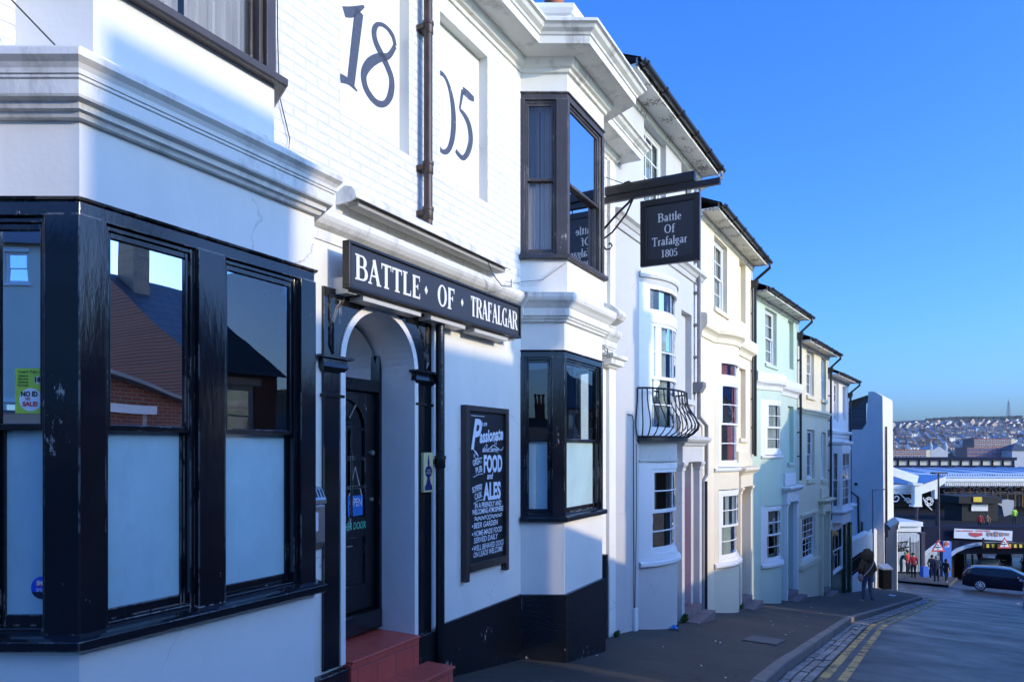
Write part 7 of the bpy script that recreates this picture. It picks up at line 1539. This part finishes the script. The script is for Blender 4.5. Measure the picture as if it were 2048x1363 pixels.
def flats(name, label, px0, px1, py0, py1, Y, wm, storeys, bays, panel=None, end=None):
    t = wt(name, label, 'flats', (px0+px1)/2, py1, Y); x0, _, z1 = W(px0, py0, Y); x1, _, z0 = W(px1, py1, Y)
    m = t.mb(); m.box(x0, x1, -(Y+12), -Y, z0-8, z1); m.box(x0-0.3, x1+0.3, -(Y+12.3), -Y+0.3, z1, z1+0.5); m.build('block', wm)
    m = t.mb(); H = (z1-z0)/storeys; Wd = (x1-x0)/bays
    for i in range(storeys):
        for j in range(bays): m.box(x0+Wd*(j+0.15), x0+Wd*(j+0.85), -Y, -Y+0.12, z0+H*(i+0.30), z0+H*(i+0.80))
    m.build('window', M_TRIMW if panel is None else panel, split=True)
    m = t.mb()
    for i in range(storeys):
        for j in range(bays): m.box(x0+Wd*(j+0.22), x0+Wd*(j+0.78), -Y+0.12, -Y+0.18, z0+H*(i+0.36), z0+H*(i+0.74))
    m.build('glazing', H_G, split=True)
    if end: m = t.mb(); m.box(x1, x1+2.6, -(Y+12), -Y+0.2, z0-8, z1+0.3); m.build('end_wall', end)
    return t
FB_ = paint('flats_brick', (0.24, 0.12, 0.10), 0.8, 0.15, 0.4, 0.0)
flats('apartment_block', 'brown brick block of flats with a sunlit cream end wall above the lower blue block', 1948, 2022, 878, 900, 480, FB_, 3, 10, end=H_W[1])
flats('apartment_block', 'lower block of flats with blue panels just above the station roof', 1934, 2006, 896, 918, 450, FB_, 3, 9, panel=M_BLUE, end=H_W[1])
flats('apartment_block', 'long low brick block of flats just above the left end of the station roof', 1780, 1852, 900, 916, 430, FB_, 2, 10, end=H_W[1])
t = wt('slate_hall', 'grey building with a pyramid slate roof at the right end of the hillside', 'building', 2040, 917, 440)
x0, _, z0 = W(2024, 918, 440); x1, _, z1 = W(2066, 900, 440)
m = t.mb(); m.box(x0, x1, -455, -440, z0-6, z1); m.build('wall', H_W[5])
m = t.mb(); A = [m.p(x0-1, -439, z1), m.p(x1+1, -439, z1), m.p(x1+1, -456, z1), m.p(x0-1, -456, z1)]; ap = m.p((x0+x1)/2, -447, z1+4.5)
for i in range(4): m.face(A[i], A[(i+1) % 4], ap)
m.build('roof', H_R[0])
t = wt('church', 'grey stone church front with two pinnacled turrets above the station roof', 'church', 1878, 916, 430)
m = t.mb(); x, n, z = W(1878, 916, 430)
m.prism_sz([(x-4.5, z-3), (x+4.5, z-3), (x+4.5, z+4.5), (x, z+7.5), (x-4.5, z+4.5)], -445, -430); m.build('nave', H_W[5])
for sx in (-1, 1):
    m = t.mb(); m.lathe(x+sx*4.6, -431, [(1.1, z-3), (1.1, z+7), (1.3, z+7.2), (0.2, z+10.5)], 8); m.build('turret', H_W[5])
# bare trees among the houses and the clipped hedge blocks along the skyline
M_BARE = paint('bare_twigs', (0.10, 0.075, 0.055), 0.9, 0.3, 0.5, 0.0); M_HEDGE = paint('dark_hedge', (0.030, 0.045, 0.032), 0.9, 0.4, 0.4, 0.0)
def far_tree(px, Y, H, wd, mat, label, n_=170, group='bare trees among the hillside houses'):
    x = (px-CX)/FPX*Y; z = ground_z(x, Y); t = Thing('tree', label, 'tree', WORLD, x, -Y, z, group=group)
    m = t.mb(); m.tube([(x, -Y, z-1), (x, -Y, z+H*0.45), (x+0.3, -Y, z+H*0.8)], 0.3, 5, radii=[0.35, 0.22, 0.08]); m.build('trunk', M_BARE)
    m = t.mb()
    for i in range(n_):
        a, b, r = rnd.uniform(0, 6.283), rnd.uniform(-1, 1), rnd.random()**0.4
        cx, cn, cz = x+wd*r*math.cos(a)*math.sqrt(1-b*b), -Y+wd*r*math.sin(a)*math.sqrt(1-b*b), z+H*0.62+H*0.38*r*b
        s = rnd.uniform(0.2, 0.5); m.quad((cx-s, cn-s*rnd.uniform(-1, 1), cz-s), (cx+s, cn, cz-s*0.4), (cx+s*0.6, cn+s*rnd.uniform(-1, 1), cz+s), (cx-s*0.7, cn, cz+s*0.6))
    m.build('crown', mat); return t
for px, Y in ((1905, 470), (1915, 500), (1926, 520), (1848, 620), (1858, 640), (1868, 655), (1938, 560), (1975, 530), (2030, 500), (1800, 560), (1815, 700), (1890, 720)): far_tree(px, Y, rnd.uniform(8, 12), rnd.uniform(3.5, 5.5), M_BARE, 'bare brown winter tree among the hillside houses')
for k in range(13):
    px = 1858+k*15.0; Y = 1420+k*4; x = (px-CX)/FPX*Y; z = ground_z(x, Y); wd = 12.6/FPX*Y/2
    t = Thing('hedge', 'dark clipped hedge block in the row along the skyline', 'hedge', WORLD, x, -Y, z, group='hedge blocks along the skyline')
    m = t.mb()
    for i in range(6):
        for j in range(3): 
            cx, cz, q = x-wd+2*wd*(i+0.5)/6, z+1+j*2.2, wd/5
            m.ball(cx+rnd.uniform(-.3, .3), -Y+rnd.uniform(-1, 1), cz, q, q, 1.7, su=7, sv=5, jit=0.15)
    m.box(x-wd*0.98, x+wd*0.98, -Y-2, -Y+2, z-2, z+6.2); m.build('foliage', M_HEDGE)
t = wt('radio_mast', 'thin lattice radio mast standing on the far skyline', 'mast', 2017, 838, 1480); x = t.s; z0 = ground_z(x, 1480); z1 = W(0, 797, 1480)[2]
m = t.mb(); Hh = z1-z0; lev = 9
def hw(f): return 2.9*(1-f)+0.35
for sx in (-1, 1):
    for sn in (-1, 1): m.tube([(x+sx*hw(0), -1480+sn*hw(0), z0), (x+sx*hw(0.85), -1480+sn*hw(0.85), z0+Hh*0.85)], 0.35, 4)
for i in range(lev):
    f0, f1 = 0.85*i/lev, 0.85*(i+1)/lev
    for sn in (-1, 1):
        m.tube([(x-hw(f0), -1480+sn*hw(f0), z0+Hh*f0), (x+hw(f1), -1480+sn*hw(f1), z0+Hh*f1)], 0.2, 4); m.tube([(x+hw(f0), -1480+sn*hw(f0), z0+Hh*f0), (x-hw(f1), -1480+sn*hw(f1), z0+Hh*f1)], 0.2, 4); m.tube([(x-hw(f1), -1480+sn*hw(f1), z0+Hh*f1), (x+hw(f1), -1480+sn*hw(f1), z0+Hh*f1)], 0.2, 4)
m.tube([(x, -1480, z0+Hh*0.84), (x, -1480, z1)], 0.35, 5); m.build('lattice', paint('mast_steel', (0.16, 0.17, 0.20), 0.6, 0.1, 0.2, 0.0))
# ------------------------------------------------------------------ weeds and litter
M_WEED = paint('weed_green', (0.05, 0.11, 0.02), 0.7, 0.4, 30, 0.0)
def weed(fr, s, n, z, r, label, k=46):
    t = Thing('weed', label, 'plant', fr, s, n, z, empty=False); m = MB(t)
    for i in range(k):
        a = random.uniform(0, 6.283); d = r*random.random(); h = r*random.uniform(0.3, 1.0); w = r*0.16
        b = (s+d*0.5*math.cos(a), n+d*0.35*abs(math.sin(a)), z); e = (s+d*math.cos(a), n+d*0.7*abs(math.sin(a))+0.01, z+h)
        c = ((b[0]+e[0])/2-w*math.sin(a), (b[1]+e[1])/2+w*math.cos(a), z+h*0.7); f = ((b[0]+e[0])/2+w*math.sin(a), (b[1]+e[1])/2-w*math.cos(a), z+h*0.7)
        m.quad(b, c, e, f)
    o = m.build('weed', M_WEED); t.place(o); tag(o, label, 'plant'); return o
gA = lambda s: zg(PUB_END+s)+0.012
gC = lambda s: zg(PUB_END+FA_LEN+s)+0.012
weed(PUB, 9.48, 0.10, zg(9.48)+0.012, 0.10, 'bright green weed at the foot of the white pub corner')
weed(FA, 1.95, 0.33, gA(1.95), 0.06, 'tiny weed at the middle of the pale grey bow base')
weed(FA, 2.98, 0.14, gA(2.98), 0.17, 'large weed clump beside the pink door step', 70)
weed(FA, 2.82, 0.16, gA(2.82), 0.11, 'low weed between the grey bow and the door pilaster')
weed(FA, 4.62, 0.12, gA(4.62), 0.13, 'weed at the foot of the black rain pipe')
weed(FA, 7.42, 0.16, gA(7.42), 0.12, 'weed in the corner by the cream house door step')
def litter(label, s, n, w, mat, h=0.02, name='litter'):
    x, y, z = street(s, n); z += -0.005 if n < KN else -0.15
    t = Thing(name, label, 'litter', WORLD, x, -y, z, empty=False); m = MB(t)
    P = [(x+w*random.uniform(.6, 1)*math.cos(a), -y+w*random.uniform(.5, 1)*math.sin(a), z+random.uniform(0.002, h)) for a in (0.3, 1.4, 2.6, 3.6, 4.7, 5.6)]
    c = m.p(x, -y, z+h*1.6); q = [m.p(*p) for p in P]
    for i in range(6): m.face(q[i], q[(i+1) % 6], c)
    o = m.build(name, mat); t.place(o); tag(o, label, 'litter'); return o
M_LB = flat('blue_plastic', (0.02, 0.16, 0.55), 0.35); M_LW = flat('white_scrap', (0.70, 0.70, 0.68), 0.7)
litter('crumpled blue plastic scrap at the foot of the grey bow', PUB_END+1.75, 0.36, 0.09, M_LB, 0.06)
litter('blue scrap lying in the gutter near the far end of the kerb', 33.5, 2.65, 0.16, M_LB, 0.03)
litter('white paper lying on the pavement beyond the woman in brown', 34.0, 1.5, 0.20, M_LW, 0.03)
litter('white paper scrap in the near gutter at the bottom of the photo', 7.75, 2.60, 0.07, M_LW, 0.05)
litter('pale wrapper on the gutter stones further along', 8.1, 2.70, 0.05, M_LB, 0.03)
for i in range(26):
    s, n = random.uniform(7.5, 22), random.uniform(0.4, 2.1)
    x, y, z = street(s, n); w = random.uniform(0.012, 0.03)
    t = Thing('leaf', '', '', WORLD, x, -y, z, empty=False); m = MB(t); zz = z-0.004; a = random.uniform(0, 3.14)
    m.quad((x+w*math.cos(a), -y+w*math.sin(a), zz), (x-w*0.5*math.sin(a), -y+w*0.5*math.cos(a), zz+0.012), (x-w*math.cos(a), -y-w*math.sin(a), zz+0.003), (x+w*0.5*math.sin(a), -y-w*0.5*math.cos(a), zz+0.006))
    o = m.build('paper_scrap', M_LW); t.place(o); tag(o, 'tiny pale scrap of litter scattered on the dark pavement', 'litter', 'pale scraps on the pavement')
# ------------------------------------------------------------------ the air: far things fade towards blue
def haze():
    t = Thing('haze', '', '', WORLD, 0, 0, 0, empty=False); m = MB(t); m.box(-2900, 2900, -2130, 330, -75, 130)
    mt = bpy.data.materials.new('haze_air'); mt.use_nodes = True; nt = mt.node_tree; nt.nodes.clear()
    out = nt.nodes.new('ShaderNodeOutputMaterial'); v = nt.nodes.new('ShaderNodeVolumePrincipled')
    v.inputs['Color'].default_value = (0.72, 0.83, 1.0, 1); v.inputs['Density'].default_value = 0.00007; v.inputs['Anisotropy'].default_value = 0.2
    nt.links.new(v.outputs[0], out.inputs['Volume'])
    o = m.build('haze', mt); o['kind'] = 'stuff'
haze()
